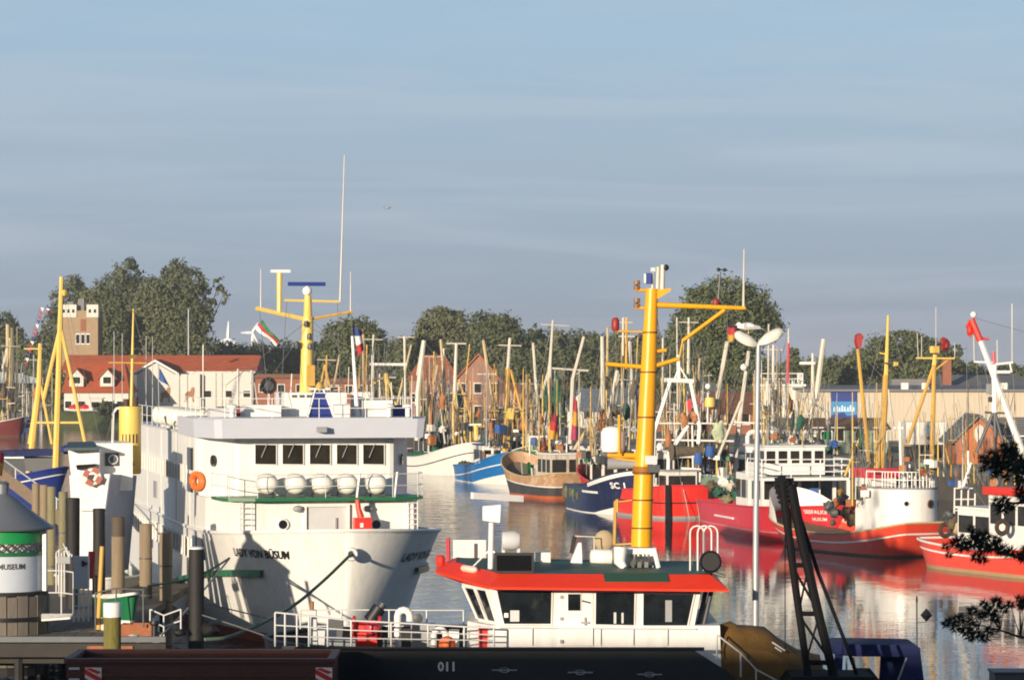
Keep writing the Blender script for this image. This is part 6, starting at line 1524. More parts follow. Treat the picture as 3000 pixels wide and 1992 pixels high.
# hip roofed hall with brick chimney behind it
T = building('hip_roof_hall', 'grey hip roofed hall rising behind the warehouse', 2600, 3120, 385, 'hall')
w_ = T.w; z1 = T.zz(1150)
T.part('wall', MB().bx(-w_ + .4, w_ - .4, 0, 24, 0, z1), BRICKR)
q = [(-w_, -.5, z1 + .02), (w_, -.5, z1 + .02), (w_ - 4, 10, T.zz(1098, 10)), (-w_ + 7.5, 10, T.zz(1098, 10)), (w_, 24, z1 + .02), (-w_, 24, z1 + .02)]
T.part('roof', MB().add(q, [(0, 1, 2, 3), (3, 2, 4, 5), (0, 3, 5), (1, 4, 2), (0, 5, 4, 1)]), ROOFG)
c = T.xx(2775, 2); T.part('chimney', MB().bx(c - .5, c + .5, 2, 3, z1, T.zz(1052, 2)), BRICKR)
T.part('lower_wing', MB().bx(T.xx(2610), T.xx(2700), -2, 0, 0, T.zz(1131, -2)), BRICKR); T.part('wing_roof', MB().bx(T.xx(2605), T.xx(2705), -2.3, 1, T.zz(1131, -2) + .002, T.zz(1110)), ROOFG)
# small brick gable house with round white sign
T = gable_front('pump_house', 'small orange brick gable house with a round white sign, grey roof', 2801, 2940, 2868, 1222, 1288, 255, BRICKO, ROOFG, depth=7, nwin=1, rows=0)
c = T.xx(2870); z = T.zz(1271); T.part('round_sign', MB().slab([(c + .42 * math.cos(a), -.03, z + .72 * math.sin(a)) for a in [2 * PI * i / 24 for i in range(24)]], (0, -.05, 0)), WALLW)
eave_front('grey_roof_annex', 'grey roofed annex running right from the small brick gable house', 2925, 3090, 1222, 1290, 258, WALLW, ROOFG, hip=.2, nwin=4, h0=.9)
# pale green shed with dark roof
T = eave_front('green_shed', 'pale green quayside shed with dark brown roof behind the crimson trawler', 2238, 2610, 1224, 1258, 285, GREENS, TIMB, depth=8, hip=.2, nwin=6, h0=1.0)
for i in range(12):
    x = -T.w + .3 + (2 * T.w - .6) * i / 11; T.part('cladding_batten', MB().bx(x - .06, x + .06, -.06, -.001, .1, T.zz(1260) - .1), GREENS)
# white lorry trailer
T = building('lorry_trailer', 'white box lorry trailer with small printed panels parked on the quay', 2655, 2778, 272, 'trailer')
w_ = T.w; T.part('box_body', MB().bx(-w_, w_, 0, 2.4, 1.1, T.zz(1236)), WC); T.part('chassis', MB().bx(-w_ + .2, w_ - .2, .2, 2.2, .7, 1.1), BLACK)
for x in (-1.2, -.5, 1.1):
    for y in (.15, 2.25): T.part('wheel', MB().lathe([(.2, -.14), (.48, -.12), (.48, .12), (.2, .14)], 14, (x, y, .48), 'Y'), RUBBER, smooth=40)
T.part('printed_panel', MB().bx(-.1, .45, -.02, -.002, T.zz(1275), T.zz(1246)), mat('print_blue', (.25, .42, .62), .6)); T.part('printed_panel', MB().bx(-.1, .3, -.02, -.002, T.zz(1288), T.zz(1277)), BROWN)
T.part('fold_bed', MB().bx(w_ + .05, w_ + .9, .1, 2.3, .7, T.zz(1262)), DGREY)

# ================================================================ WIND TURBINES
for i, (x, y, r_, rot, lb) in enumerate(((669, 993, 52, 88, 'white wind turbine far off, one blade upright, just right of the tall trees'), (740, 975, 34, 60, 'second far white wind turbine behind the green red flag'))):
    d = 1900 + 300 * i; p = P(x, y, d)
    T = Thing('wind_turbine', lb, 'wind turbine', (p.x, p.y, QZ), 0, 'wind turbines on the horizon')
    hz = p.z - QZ; R_ = r_ * d / F
    T.part('tower', MB().tube([(0, 0, 0), (0, 0, hz)], [1.6, .9], 10), mat('turbine_white', (.85, .86, .88), .5))
    T.part('nacelle', MB().bx(-1, 1, -2.4, 2.2, hz - .9, hz + .9), MATS['turbine_white'])
    for k in range(3):
        a = R(rot + 120 * k)
        T.part('blade', MB().tube([(0, -2.6, hz), (R_ * .3 * math.cos(a), -2.6, hz + R_ * .3 * math.sin(a)), (R_ * math.cos(a), -2.6, hz + R_ * math.sin(a))], [.9, 1.15, .35], 6), MATS['turbine_white'])

# ================================================================ TREES
def leaf_mat(name, c0, c1, c2):
    m = bpy.data.materials.new(name); m.use_nodes = True; t = m.node_tree; b = t.nodes['Principled BSDF']
    b.inputs['Roughness'].default_value = .75; b.inputs['Specular IOR Level'].default_value = .25
    tc = t.nodes.new('ShaderNodeTexCoord'); n1 = t.nodes.new('ShaderNodeTexNoise'); n1.inputs['Scale'].default_value = .45; n1.inputs['Detail'].default_value = 7; n1.inputs['Roughness'].default_value = .8
    rp = t.nodes.new('ShaderNodeValToRGB'); e = rp.color_ramp.elements; e[0].position = .3; e[0].color = (*c0, 1); e[1].position = .72; e[1].color = (*c2, 1)
    k = e.new(.5); k.color = (*c1, 1)
    t.links.new(tc.outputs['Object'], n1.inputs['Vector']); t.links.new(n1.outputs['Fac'], rp.inputs[0]); t.links.new(rp.outputs[0], b.inputs['Base Color'])
    return m
LEAF = [leaf_mat('leaves_dark', (.036, .050, .026), (.082, .098, .044), (.155, .155, .075)), leaf_mat('leaves_mid', (.042, .060, .026), (.092, .112, .046), (.165, .170, .078)), leaf_mat('leaves_olive', (.056, .070, .034), (.112, .122, .058), (.185, .182, .095))]
BARK = mat('tree_bark', (.085, .065, .045), .9, var=.3)
def crown_mb(blobs, n, size, rr, fill=.55):
    """leaf clumps spread through the volume of several branch masses"""
    mb = MB(); tot = sum(b[3] * b[4] * b[5] for b in blobs) ** 1 or 1
    for (cx, cy, cz, rx, ry, rz) in blobs:
        k = max(60, int(n * 2.4 * (rx * ry * rz) / tot))
        # tufts inside the mass
        tufts = []
        for _ in range(max(8, k // 16)):
            while True:
                p = Vector((rr.uniform(-1, 1), rr.uniform(-1, 1), rr.uniform(-1, 1)))
                if p.length < 1: break
            q = p.normalized() * (p.length ** fill)
            tufts.append(q)
        for _ in range(k):
            q = rr.choice(tufts) + Vector((rr.gauss(0, .17), rr.gauss(0, .17), rr.gauss(0, .15)))
            c = Vector((cx + q.x * rx, cy + q.y * ry, cz + q.z * rz))
            s = size * rr.uniform(.45, 1.4)
            nrm = (q * .9 + Vector((rr.uniform(-1, 1), rr.uniform(-1, 1), rr.uniform(-.6, 1)))).normalized()
            a = nrm.orthogonal().normalized(); a = Matrix.Rotation(rr.uniform(0, 6.28), 3, nrm) @ a; b = nrm.cross(a)
            mb.add([c + a * s, c + b * s * .6 + nrm * .12 * s, c - a * s * .9, c - b * s * .55], [(0, 1, 2, 3)])
    return mb
def mesh_fast(mb, name, m):
    me = bpy.data.meshes.new(name); me.from_pydata(mb.v, [], mb.f); me.materials.append(m); return me
def tree(name, label, x, ytop, wpx, d, ybase=None, kind=0, n=2600, group=None, seed=0, blobs=None, size=.31, trunk=True, leaf=None):
    rr = random.Random(seed * 31 + 5); p = P(x, ytop, d)
    T = Thing(name, label, 'tree', (p.x, d, QZ), 0, group)
    h = p.z - QZ; s = d / F; hw = wpx * s / 2
    if blobs:      # masses in photo pixels (x, y, half width, half height)
        bl = []
        for bx_, by_, bw, bh in blobs:
            c = T.px(bx_, by_, d); bl.append((c.x, rr.uniform(-1.5, 1.5), c.z, bw * s, min(bw, bh) * s * 1.05, bh * s))
    else:
        bl = []; k = rr.randint(5, 8)
        lo = h * .12
        for i in range(k):
            f = rr.random(); zc = lo + (h - lo) * (.25 + .55 * f); ww = hw * (1.0 - .55 * max(0, (zc / h - .45)))
            r_ = hw * rr.uniform(.38, .6)
            bl.append((rr.uniform(-1, 1) * max(.2, ww - r_), rr.uniform(-1, 1) * hw * .5, min(zc, h - r_ * .9), r_, r_, r_ * rr.uniform(.8, 1.1)))
        bl.append((rr.uniform(-.2, .2) * hw, 0, h - hw * .42, hw * .45, hw * .45, hw * .45)); bl.append((0, 0, h * .42, hw * .9, hw * .8, h * .34))
    me = mesh_fast(crown_mb(bl, n, size, rr), 'crown', LEAF[kind] if leaf is None else leaf)
    link(bpy.data.objects.new('crown', me), T.root)
    if trunk:
        mb = MB(); tr = max(.16, hw * .07); cx = sum(b[0] for b in bl) / len(bl)
        mb.tube([(cx * .3, 0, -.1), (cx * .5, .1, h * .25), (cx * .8, 0, h * .5)], [tr, tr * .8, tr * .5], 7)
        for b in bl[:7]: mb.tube([(cx * .5, .1, h * rr.uniform(.18, .35)), ((cx * .5 + b[0]) / 2, b[1] / 2, (h * .3 + b[2]) / 2), (b[0], b[1], b[2])], [tr * .5, tr * .35, tr * .12], 5)
        T.part('trunk', mb, BARK, smooth=50)
    return T
G1 = 'tall trees behind the red roofed hall'
tree('poplar_tree', 'tall tree with two pointed tops left of the loose open crown', 372, 760, 170, 560, kind=0, n=5200, group=G1, seed=1, blobs=[(372, 805, 40, 45), (345, 850, 55, 50), (395, 870, 48, 60), (330, 930, 60, 70), (395, 960, 60, 80), (360, 1010, 80, 60), (390, 780, 26, 24)])
tree('poplar_tree', 'broad grey green tree between the tower and the tall pointed tree', 290, 822, 150, 575, kind=2, n=3800, group=G1, seed=2, blobs=[(290, 870, 45, 45), (260, 900, 40, 50), (310, 930, 55, 60), (290, 1000, 70, 70)])
tree('poplar_tree', 'round topped olive tree in the middle of the tall group', 455, 815, 150, 550, kind=2, n=4200, group=G1, seed=3, blobs=[(450, 860, 50, 45), (430, 920, 55, 60), (475, 940, 55, 70), (455, 1010, 70, 55)])
tree('poplar_tree', 'tall tree with loose open crown and a clump reaching out to the right', 545, 766, 230, 545, kind=0, n=5200, group=G1, seed=4, blobs=[(520, 800, 42, 38), (500, 850, 45, 50), (570, 830, 40, 40), (545, 890, 60, 50), (640, 830, 20, 24), (650, 870, 18, 22), (618, 880, 26, 20), (600, 850, 22, 18), (530, 960, 70, 65), (560, 1010, 70, 50), (590, 930, 35, 40)])
tree('dark_tree', 'dark tree standing left of the tower behind the yellow mast', 222, 812, 80, 610, kind=0, n=2600, group=G1, seed=5, blobs=[(215, 850, 35, 40), (240, 860, 25, 35), (170, 890, 22, 40), (165, 960, 40, 60), (225, 930, 50, 60)])
tree('bushy_tree', 'bushy dark tree at the far left edge of the harbour', 15, 915, 90, 580, kind=0, n=2000, seed=6, blobs=[(10, 950, 38, 35), (30, 1000, 45, 45), (5, 1050, 50, 50)])
tree('bushy_tree', 'low bushy tree behind the small blue grey awning at left', 110, 980, 120, 560, kind=1, n=1800, seed=7, blobs=[(80, 1040, 40, 40), (130, 1020, 40, 45), (110, 1070, 60, 40)])
tree('round_tree', 'rounded dark green tree behind the pale yellow mast and the ensign', 1030, 925, 190, 500, kind=1, n=4600, seed=8, blobs=[(1040, 960, 55, 35), (1000, 990, 55, 45), (1075, 1000, 50, 50), (1030, 1050, 85, 60), (1110, 1010, 25, 35), (960, 1060, 40, 50)])
tree('round_tree', 'grey green tree above the orange tiled roofs, left of its darker neighbour', 1300, 902, 160, 520, kind=2, n=4600, seed=9, blobs=[(1290, 930, 50, 30), (1330, 945, 40, 35), (1260, 970, 40, 40), (1310, 990, 65, 50), (1290, 1050, 80, 50), (1235, 1000, 20, 25)])
tree('round_tree', 'darker green tree above the orange tiled roofs, right of the grey green one', 1450, 920, 200, 510, kind=0, n=5000, seed=10, blobs=[(1420, 950, 45, 35), (1480, 955, 40, 35), (1450, 1000, 80, 45), (1520, 1000, 40, 35), (1460, 1060, 100, 55), (1390, 985, 25, 40)])
big = tree('large_round_tree', 'large round crowned tree behind the orange yellow mast and the lamp heads', 2130, 810, 335, 420, kind=1, n=9500, seed=11, size=.27, blobs=[(2130, 860, 75, 50), (2060, 890, 65, 50), (2205, 890, 65, 55), (2130, 930, 120, 65), (2030, 960, 60, 60), (2230, 950, 60, 50), (2265, 960, 28, 40), (2110, 1020, 115, 65), (2060, 1060, 70, 60), (2170, 1080, 80, 60), (1990, 1000, 35, 60)])
tree('round_tree', 'wide green tree behind the ochre masts of the bright red cutter', 2640, 970, 290, 520, kind=1, n=5200, seed=12, blobs=[(2640, 1005, 60, 35), (2580, 1030, 55, 40), (2690, 1020, 50, 40), (2740, 1050, 45, 45), (2620, 1070, 100, 40), (2520, 1065, 50, 40), (2720, 1085, 80, 35)])
FARL = ['small dark tree just right of the lamp post heads', 'mid green tree above the left edge of the blue banner', 'olive tree above the right edge of the blue banner', 'dark tree between the ochre leg mast and the red boom head', 'green tree right behind the red boom head', 'dark tree furthest right, behind the white boom', 'dark pointed tree just left of the thin white mast with wide yard', 'green tree right behind the thin white mast with wide yard', 'dark tree between the wide yard and the leaning white boom', 'green tree behind the top of the leaning white boom', 'olive tree below the red lamp of the orange yellow mast', 'green tree hidden behind the orange yellow mast itself', 'dark tree between the orange yellow mast and the large round crown', 'green tree left of the orange roofs behind the twin light masts', 'dark tree behind the foot of the pale yellow mast', 'green tree just left of the pale yellow mast', 'olive low tree right of the green, red and white flag', 'dark low tree below the green, red and white flag', 'green low tree at the foot of the upright turbine blade', 'green low tree between pale yellow mast and ensign', 'olive tree over the left slope of the orange hipped roof', 'low olive tree behind the green hanging net', 'low green tree beyond the slate roofed shed', 'low dark tree behind the red and gold hung flag']
for i, (x, y, w_, d, k) in enumerate(((2330, 1020, 60, 500, 0), (2410, 1035, 90, 500, 1), (2480, 1040, 80, 510, 2), (2800, 1010, 90, 560, 0), (2860, 1060, 110, 560, 1), (2950, 1070, 130, 560, 0), (1560, 955, 110, 530, 0), (1640, 968, 90, 540, 1), (1695, 985, 80, 530, 0), (1745, 975, 90, 545, 0), (1810, 960, 100, 500, 2), (1880, 985, 110, 500, 1), (1950, 1000, 90, 480, 2), (1200, 985, 80, 540, 1), (900, 990, 90, 600, 0), (850, 1000, 120, 620, 1), (770, 1010, 110, 640, 2), (690, 1008, 110, 640, 0), (640, 1000, 90, 620, 0), (940, 1000, 70, 600, 1), (1250, 1010, 70, 545, 0), (1590, 1000, 120, 500, 2), (1720, 1010, 120, 500, 1), (1640, 1020, 130, 480, 0))):
    tree('far_tree', FARL[i], x, y, w_, d, kind=k, n=1500, seed=30 + i, group='trees of the far tree line', size=.34)
# low hedge line along the far shore and a few shrubs
def hedge(label, x0, x1, y, d, kind, n, seed, hpx=60):
    rr = random.Random(seed); c = P((x0 + x1) / 2, y, d); T = Thing('hedge', label, 'hedge', (c.x, d, QZ)); bl = []
    k = max(4, int((x1 - x0) / 26))
    for i in range(k):
        x = x0 + (x1 - x0) * (i + .5) / k; q = T.px(x, y + rr.uniform(-.1, .45) * hpx * .6, d); r_ = hpx * d / F * rr.uniform(.4, .62)
        bl.append((q.x, rr.uniform(-2, 2), max(r_ * .8, q.z - r_ * .6), r_ * 1.25, r_ * 1.2, r_)); bl.append((q.x, rr.uniform(-2, 2), r_ * .8, r_ * 1.3, r_ * 1.2, r_ * 1.2))
    link(bpy.data.objects.new('foliage', mesh_fast(crown_mb(bl, n, .34, rr), 'foliage', LEAF[kind])), T.root); T.part('stems', MB().bx(-1, 1, -.1, .1, -.05, .6), BARK)
hedge('dark hedge between the tall trees and the ship mast', 610, 960, 1012, 590, 0, 5200, 3, 70)
hedge('long hedge behind the cutter masts below the round trees', 1480, 1990, 1060, 470, 0, 6500, 4, 90)
hedge('continuous belt of trees behind the orange roofs and the thin masts', 1185, 2010, 1018, 565, 1, 9000, 14, 95)
hedge('dark tree belt right behind the red lamp and the tall orange yellow mast', 1560, 1990, 992, 575, 0, 6500, 16, 95)
hedge('low trees filling the gap right of the ensign on the passenger ship', 1075, 1245, 1008, 570, 2, 3200, 17, 80)
hedge('low tree belt between the large round tree and the ochre masts', 2270, 2540, 1050, 555, 2, 3200, 15, 70)
hedge('dark hedge beyond the warehouse roof ridge', 2360, 3010, 1085, 545, 0, 5200, 5, 55)
hedge('hedge at the far left behind the grey masted boat', -60, 175, 1075, 520, 0, 3000, 6, 90)
hedge('green shrubs on the quay between orange roofs and cutters', 1380, 1450, 1215, 380, 2, 900, 7, 40)
hedge('green shrub on the grassy bank below the dormer house', 310, 345, 1195, 486, 2, 500, 8, 30)
# flag poles and masts ashore
pole_l = ['thin grey mast standing before the tall trees', 'thin white pole over the red roof', 'thin pole over the white gable']
for i, (x, y0, y1, d, r_, m) in enumerate(((552, 905, 1045, 535, .16, GALV), (334, 970, 1050, 500, .08, GALV), (358, 978, 1050, 500, .07, GALV), (428, 985, 1050, 500, .07, GALV), (447, 985, 1050, 500, .07, GALV), (595, 1010, 1085, 500, .06, GALV), (541, 940, 1040, 540, .07, BARK))):
    a, b = P(x, y1 + 120, d), P(x, y0, d); T = Thing('flag_pole', ('tall grey pole standing before the tall trees', 'bare grey pole over the right dormer', 'second bare pole right beside the yellow funnel mast', 'left of two close bare poles over the white gable', 'right of two close bare poles over the white gable', 'bare pole over the right half of the red hall roof', 'brown pole half hidden beside the tall grey pole')[i], 'pole', (a.x, d, QZ), 0, None if i == 0 else 'poles over the red roof')
    T.part('shaft', MB().tube([(0, 0, 0), (0, 0, b.z - QZ)], [r_, r_ * .6], 6), m)
# bunting and flags at the left
for i, (cs, bands, lb) in enumerate(((((136, 893), (151, 903), (150, 918), (135, 912)), [FB, FW, FR], 'small striped flag flying left of the tall yellow mast'), (((240, 1010), (254, 1016), (252, 1068), (243, 1062)), [FM, FB], 'dark red flag hanging before the brick tower'), (((225, 975), (252, 978), (252, 1008), (224, 1005)), [FB, FP], 'blue flag low in front of the brick tower'), (((464, 1070), (470, 1085), (501, 1136), (466, 1112)), [FP], 'blue pennant over the white gable hall'), (((2126, 934), (2168, 946), (2160, 1003), (2134, 1000)), [FK, FR, FY], 'black, red and gold flag beside the left lamp head'))):
    flag('shore_flag', lb, list(cs), (480, 560, 560, 470, 190)[i], bands, wob=.3)
p0, p1 = P(70, 1060, 470), P(118, 900, 470)
T = Thing('bunting', 'string of small flags slanting up at the far left', 'bunting', p0)
T.part('line', MB().tube([T.L(p0), T.L(p1), T.L(P(150, 905, 470))], .03, 4), WIRE)
for i in range(14):
    c = T.L(p0.lerp(p1, i / 13)); T.part('pennant', MB().slab([c, c + Vector((.55, 0, -.1)), c + Vector((.35, 0, -.65))], (0, .03, 0)), (FR, FW, FB, FM)[i % 4])
a = P(466, 1180, 470); b = P(463, 1065, 470)
T = Thing('pennant_staff', 'thin staff carrying the blue pennant before the white gable', 'pole', (a.x, 470, QZ)); T.part('shaft', MB().tube([(0, 0, 0), (b.x - a.x, 0, b.z - QZ)], .06, 6), GALV)
# ================================================================ SECOND WHITE SHIP WITH THE YELLOW FUNNEL
o_ = P(300, 1055, 121)
H9 = Hull(15, 3.3, 2.0, 1.9, 1.9, tb=.22, tw=.5, pd=.55, stern=.8, flare=1.1, rake=.6, srake=.3, sm=.8)
T = Thing('museum_ship', 'white ship with a life ring on its house and a yellow slotted funnel', 'ship', (o_.x, 121, 0), R(10))
T.part('hull', H9.band(lambda t: .1, H9.sheer, 12), W, smooth=40); T.part('boot_topping', H9.band(lambda t: -.5, lambda t: .103, 3), DKHULL, smooth=40)
T.part('deck', H9.deck(.5, .004, .996), DECKG); T.part('bulwark_rail', H9.caprail(.06), W, smooth=50)
q = lambda x, y, dd=0: T.px(x, y, 125 + dd)
fr = lambda x, y, d: tuple(T.px(x, y, d))
MH = T.part('forward_house', MB().hexa([fr(222, 1690, 122), fr(280, 1690, 122), fr(374, 1668, 127.5), fr(300, 1668, 129), fr(203, 1392, 121.6), fr(322, 1388, 121.6), fr(398, 1392, 127.5), fr(260, 1392, 129)]), W)
T.part('side_wall', MB().slab([fr(281, 1689, 122.03), fr(374.5, 1667, 127.5), fr(398.5, 1393, 127.5), fr(322.6, 1389, 121.63)], (.03, 0, 0)), mat('side_shade_blue_grey', (.20, .25, .37), .5, var=.1, streak=(.10, .13, .24), sfac=.5))  # thin sheet over the right wall, its shade put into the blue-grey colour
T.part('house_ledge', MB().slab([fr(232, 1496, 121.6), fr(306, 1496, 121.6), fr(306, 1492, 121.6), fr(232, 1492, 121.6)], (0, -.08, 0)), GREYW)
a, b = q(190, 1362), q(284, 1303)
T.part('wheelhouse', MB().frustum([(a.x + .2, 2.6), (b.x, 2.2), (b.x + .5, 5.6), (a.x + .9, 6)], a.z - .5, [(a.x + .05, 2.5), (b.x, 2.1), (b.x + .5, 5.6), (a.x + .9, 6)], b.z - .12), W)
T.part('wheelhouse_window', MB().slab([q(222, 1362, -2), q(280, 1358, -2.2), q(280, 1372, -2.2), q(226, 1376, -2)], (0, .25, 0)), GLASS)
T.part('wheelhouse_roof', MB().slab([q(188, 1320, -2.6), q(284, 1318, -2.6), q(274, 1300, .5), q(200, 1302, .5)], (0, 0, .1)), mat('roof_dark_teal', (.015, .045, .055), .5))
a, b = q(278, 1388), q(346, 1296)
MB2 = T.part('funnel_house', MB().bx(a.x, b.x + .5, 2.9, 6.4, a.z - .6, b.z), W)
a, b = q(303, 1362, 0), q(344, 1324, 0); yb = 2.9
sgn = T.part('logo_panel', MB().bx(a.x, b.x, yb - .05, yb - .001, a.z, b.z), DGREY, MB2)
ring(T, 'logo_ring', ((a.x + b.x) / 2 + .05, yb - .07, (a.z + b.z) / 2), .17, .03, GREYW, 'Y', sgn)
c = T.px(271, 1396, 121.4); CY = c.y; lr = ring(T, 'life_ring', (c.x, CY, c.z), .26, .085, W, 'Y')
for k in range(4):
    an = PI / 4 + k * PI / 2 + .3; T.part('life_ring_band', MB().box((c.x + .26 * math.cos(an), CY, c.z + .26 * math.sin(an)), (.26, .2, .2), ry=-an + PI / 2), mat('faded_red', (.42, .13, .09), .6), lr)
fu0, fu1 = q(381, 1388, 4), q(381, 1192, 4)
FU = T.part('funnel', MB().lathe([(.40, fu0.z), (.44, fu0.z + .05), (.44, fu1.z - .06), (.46, fu1.z - .05), (.46, fu1.z + .02), (.38, fu1.z + .02), (.36, fu1.z - .2)], 28, (fu0.x, fu0.y, 0)), YELF, smooth=40)
for k in range(5):
    an = -PI / 2 - .75 + k * .33; cx_, cy_ = fu0.x + .437 * math.cos(an), fu0.y + .437 * math.sin(an); zc = q(381, 1284, 4).z
    T.part('funnel_slot', MB().box((cx_, cy_, zc), (.05, .03, .36), rz=an + PI / 2), BLACK, FU)
me = text_mesh('CA', .26, .1, .0, 'CENTER', .012); me.materials.append(BLACK)
xs = [v.co.x for v in me.vertices]
for v in me.vertices:
    an = -PI / 2 - .12 + v.co.x / .42; v.co = Vector((fu0.x + .45 * math.cos(an), fu0.y + .45 * math.sin(an), q(381, 1362, 4).z + v.co.y))
link(bpy.data.objects.new('lettering', me), FU)
T.part('exhaust_pipe', MB().tube([(fu0.x - .15, fu0.y, fu1.z - .3), (fu0.x - .15, fu0.y, fu1.z + .32)], .12, 10).tube([(fu0.x + .2, fu0.y, fu1.z - .3), (fu0.x + .2, fu0.y, fu1.z + .4)], .13, 10), mat('sooty_brown', (.07, .04, .025), .7), FU, smooth=50)
T.part('mast', MB().tube([q(385, 1190, 4), q(388, 1040, 4), q(391, 905, 4)], [.07, .055, .03], 8), YEL, smooth=50); T.part('yard', MB().tube([q(318, 1062, 4), q(426, 1064, 4)], .03, 6), YELD); T.part('mast_top_box', MB().box(q(389, 1044, 4), (.28, .2, .14)), PILEM)
wires(T, 124, [((390, 910), (470, 1220)), ((330, 1065), (330, 1290)), ((420, 1065), (430, 1190)), ((335, 1195), (310, 1300))], .01)
T.part('boat_davit', MB().tube([q(330, 1296), q(332, 1210), q(342, 1196), q(352, 1196)], .05, 6), W, smooth=50)

# ================================================================ JETTY, PILES AND BEACON AT THE LEFT
JZ = 1.62
yfar, ynear = 132.0, 99.0
# jetty deck of single planks on beams
T = Thing('jetty', 'wooden jetty with weathered planks and dark side beams at the lower left', 'jetty', (-16, 99, 0))
x0, x1 = -21.0, 5.2 + .2
n = 0
pm = [MB().bx(-.13, .13, 0, 3.2, -.06, 0).mesh('plank', PLANKM), MB().bx(-.13, .13, .03, 3.12, -.07, .006).mesh('plank', PLANKM)]
x = -8.0
while x < 5.2 and n < 150:
    o = bpy.data.objects.new('plank', pm[n % 2]); link(o, T.root); o.location = (x, .1, JZ + random.uniform(-.006, .006)); x += .275; n += 1
x = -8.0
while x < 4.2:
    o = bpy.data.objects.new('plank', pm[n % 2]); link(o, T.root); o.location = (x, 3.34, JZ + random.uniform(-.006, .006)); x += .275; n += 1
T.part('deck_slab', MB().bx(-8, 3.6, 6.6, 26, JZ - .3, JZ - .03), PLANKM)
T.part('edge_kerb', MB().bx(-8, 5.4, -.12, .09, JZ - .04, JZ + .13), mat('kerb_blue_grey', (.12, .135, .15), .6, var=.2))
T.part('side_beam', MB().bx(-8, 5.4, -.08, .2, JZ - .5, JZ - .08), BEAMM); T.part('under_beam', MB().bx(-8, 5.2, .6, .9, JZ - .75, JZ - .34), BEAMM)
T.part('rusty_sheet_pile', MB().bx(-2.6, -1.2, -.14, -.085, JZ - .45, JZ - .2), RUSTM); T.part('rusty_sheet_pile', MB().bx(3.0, 4.4, -.14, -.085, JZ - .42, JZ - .15), RUSTM); T.part('rusty_sheet_pile', MB().bx(3.7, 4.7, -.2, -.145, JZ - .75, JZ - .3), RUSTM)
for x in (-7, -4.4, -1.8, .8, 3.4):
    for y in (.7, 3.4, 6.2): T.part('support_post', MB().tube([(x, y, -1), (x, y, JZ - .08)], .16, 8), TAR)
def thing_at(name, label, cat, x, y, d, group=None, z=None):
    p = P(x, y, d); return Thing(name, label, cat, (p.x, d, p.z if z is None else z), 0, group)
GP = 'mooring piles along the jetty'
piles = [(185, 1440, 118, .17, PILEO, 'pale olive pile beside the leftmost tarred pile', 0), (213, 1458, 112, .25, TAR, 'leftmost thick tarred black pile', 0), (290, 1489, 112, .22, TAR, 'tarred black pile behind the red marker tube', 0), (346, 1513, 118, .24, PILEW, 'brown wooden pile with dark upper end below the funnel', 1),
         (427, 1534, 117, .23, PILEW, 'light wooden pile with blackened foot between two brown piles', 2), (486, 1560, 116, .235, PILEW, 'light brown wooden pile nearest to the white capped black pile', 0), (575, 1607, 101, .24, TAR, 'thick tarred black pile with white cap at the jetty end', 3), (329, 1764, 94, .255, PILEM, 'short mossy pile with white painted top, nearest of all', 4),
         (150, 1425, 124, .16, PILEO, 'slim olive pile at the far end of the jetty', 0), (128, 1420, 128, .17, PILEW, 'slim pale pile half hidden by the beacon roof', 0), (105, 1416, 131, .16, PILEW, 'farthest slim pile by the brown gangway', 0)]
for x, y, d, r_, m, lb, kind in piles:
    p = P(x, y, d); T = Thing('mooring_pile', lb, 'pile', (p.x, d, -1.5), 0, GP); h = p.z + 1.5
    k = 12; rr = random.Random(int(x)); zs = [0, h * .3, h * .6, h * .9, h - .04, h]
    cut = {1: h - .72, 2: h - 2.25}.get(kind)
    prof = [(r_ * (1 + .05 * rr.uniform(-1, 1)), z) for z in zs[:-1]] + [(r_ * .9, h)]
    if kind == 1: T.part('shaft', MB().lathe([(r_, 0), (r_ * 1.02, cut)], k), m, smooth=50); T.part('tarred_head', MB().lathe([(r_ * 1.03, cut), (r_ * 1.02, h - .05), (r_ * .9, h)], k), mat('pile_dark_head', (.09, .07, .05), .8), smooth=50)
    elif kind == 2: T.part('shaft', MB().lathe([(r_, cut), (r_ * 1.0, h - .04), (r_ * .9, h)], k), m, smooth=50); T.part('tarred_foot', MB().lathe([(r_ * 1.03, 0), (r_ * 1.02, cut)], k), TAR, smooth=50)
    elif kind == 4: T.part('shaft', MB().lathe([(r_, 0), (r_, h - .42)], k), m, smooth=50); T.part('white_top', MB().lathe([(r_ * 1.04, h - .42), (r_ * 1.04, h - .03), (r_ * .95, h)], k), W, smooth=50)
    else: T.part('shaft', MB().lathe(prof, k), m, smooth=50)
    if kind == 3: T.part('white_cap', MB().lathe([(r_ * 1.02, h - .005), (r_ * .98, h + .05), (r_ * .5, h + .07)], k), W, smooth=50)
    for zz in (h * .55, h * .78):
        if kind in (0, 2) and m is not TAR: T.part('iron_band', MB().lathe([(r_ * 1.05, zz), (r_ * 1.05, zz + .05)], k), DGREY)
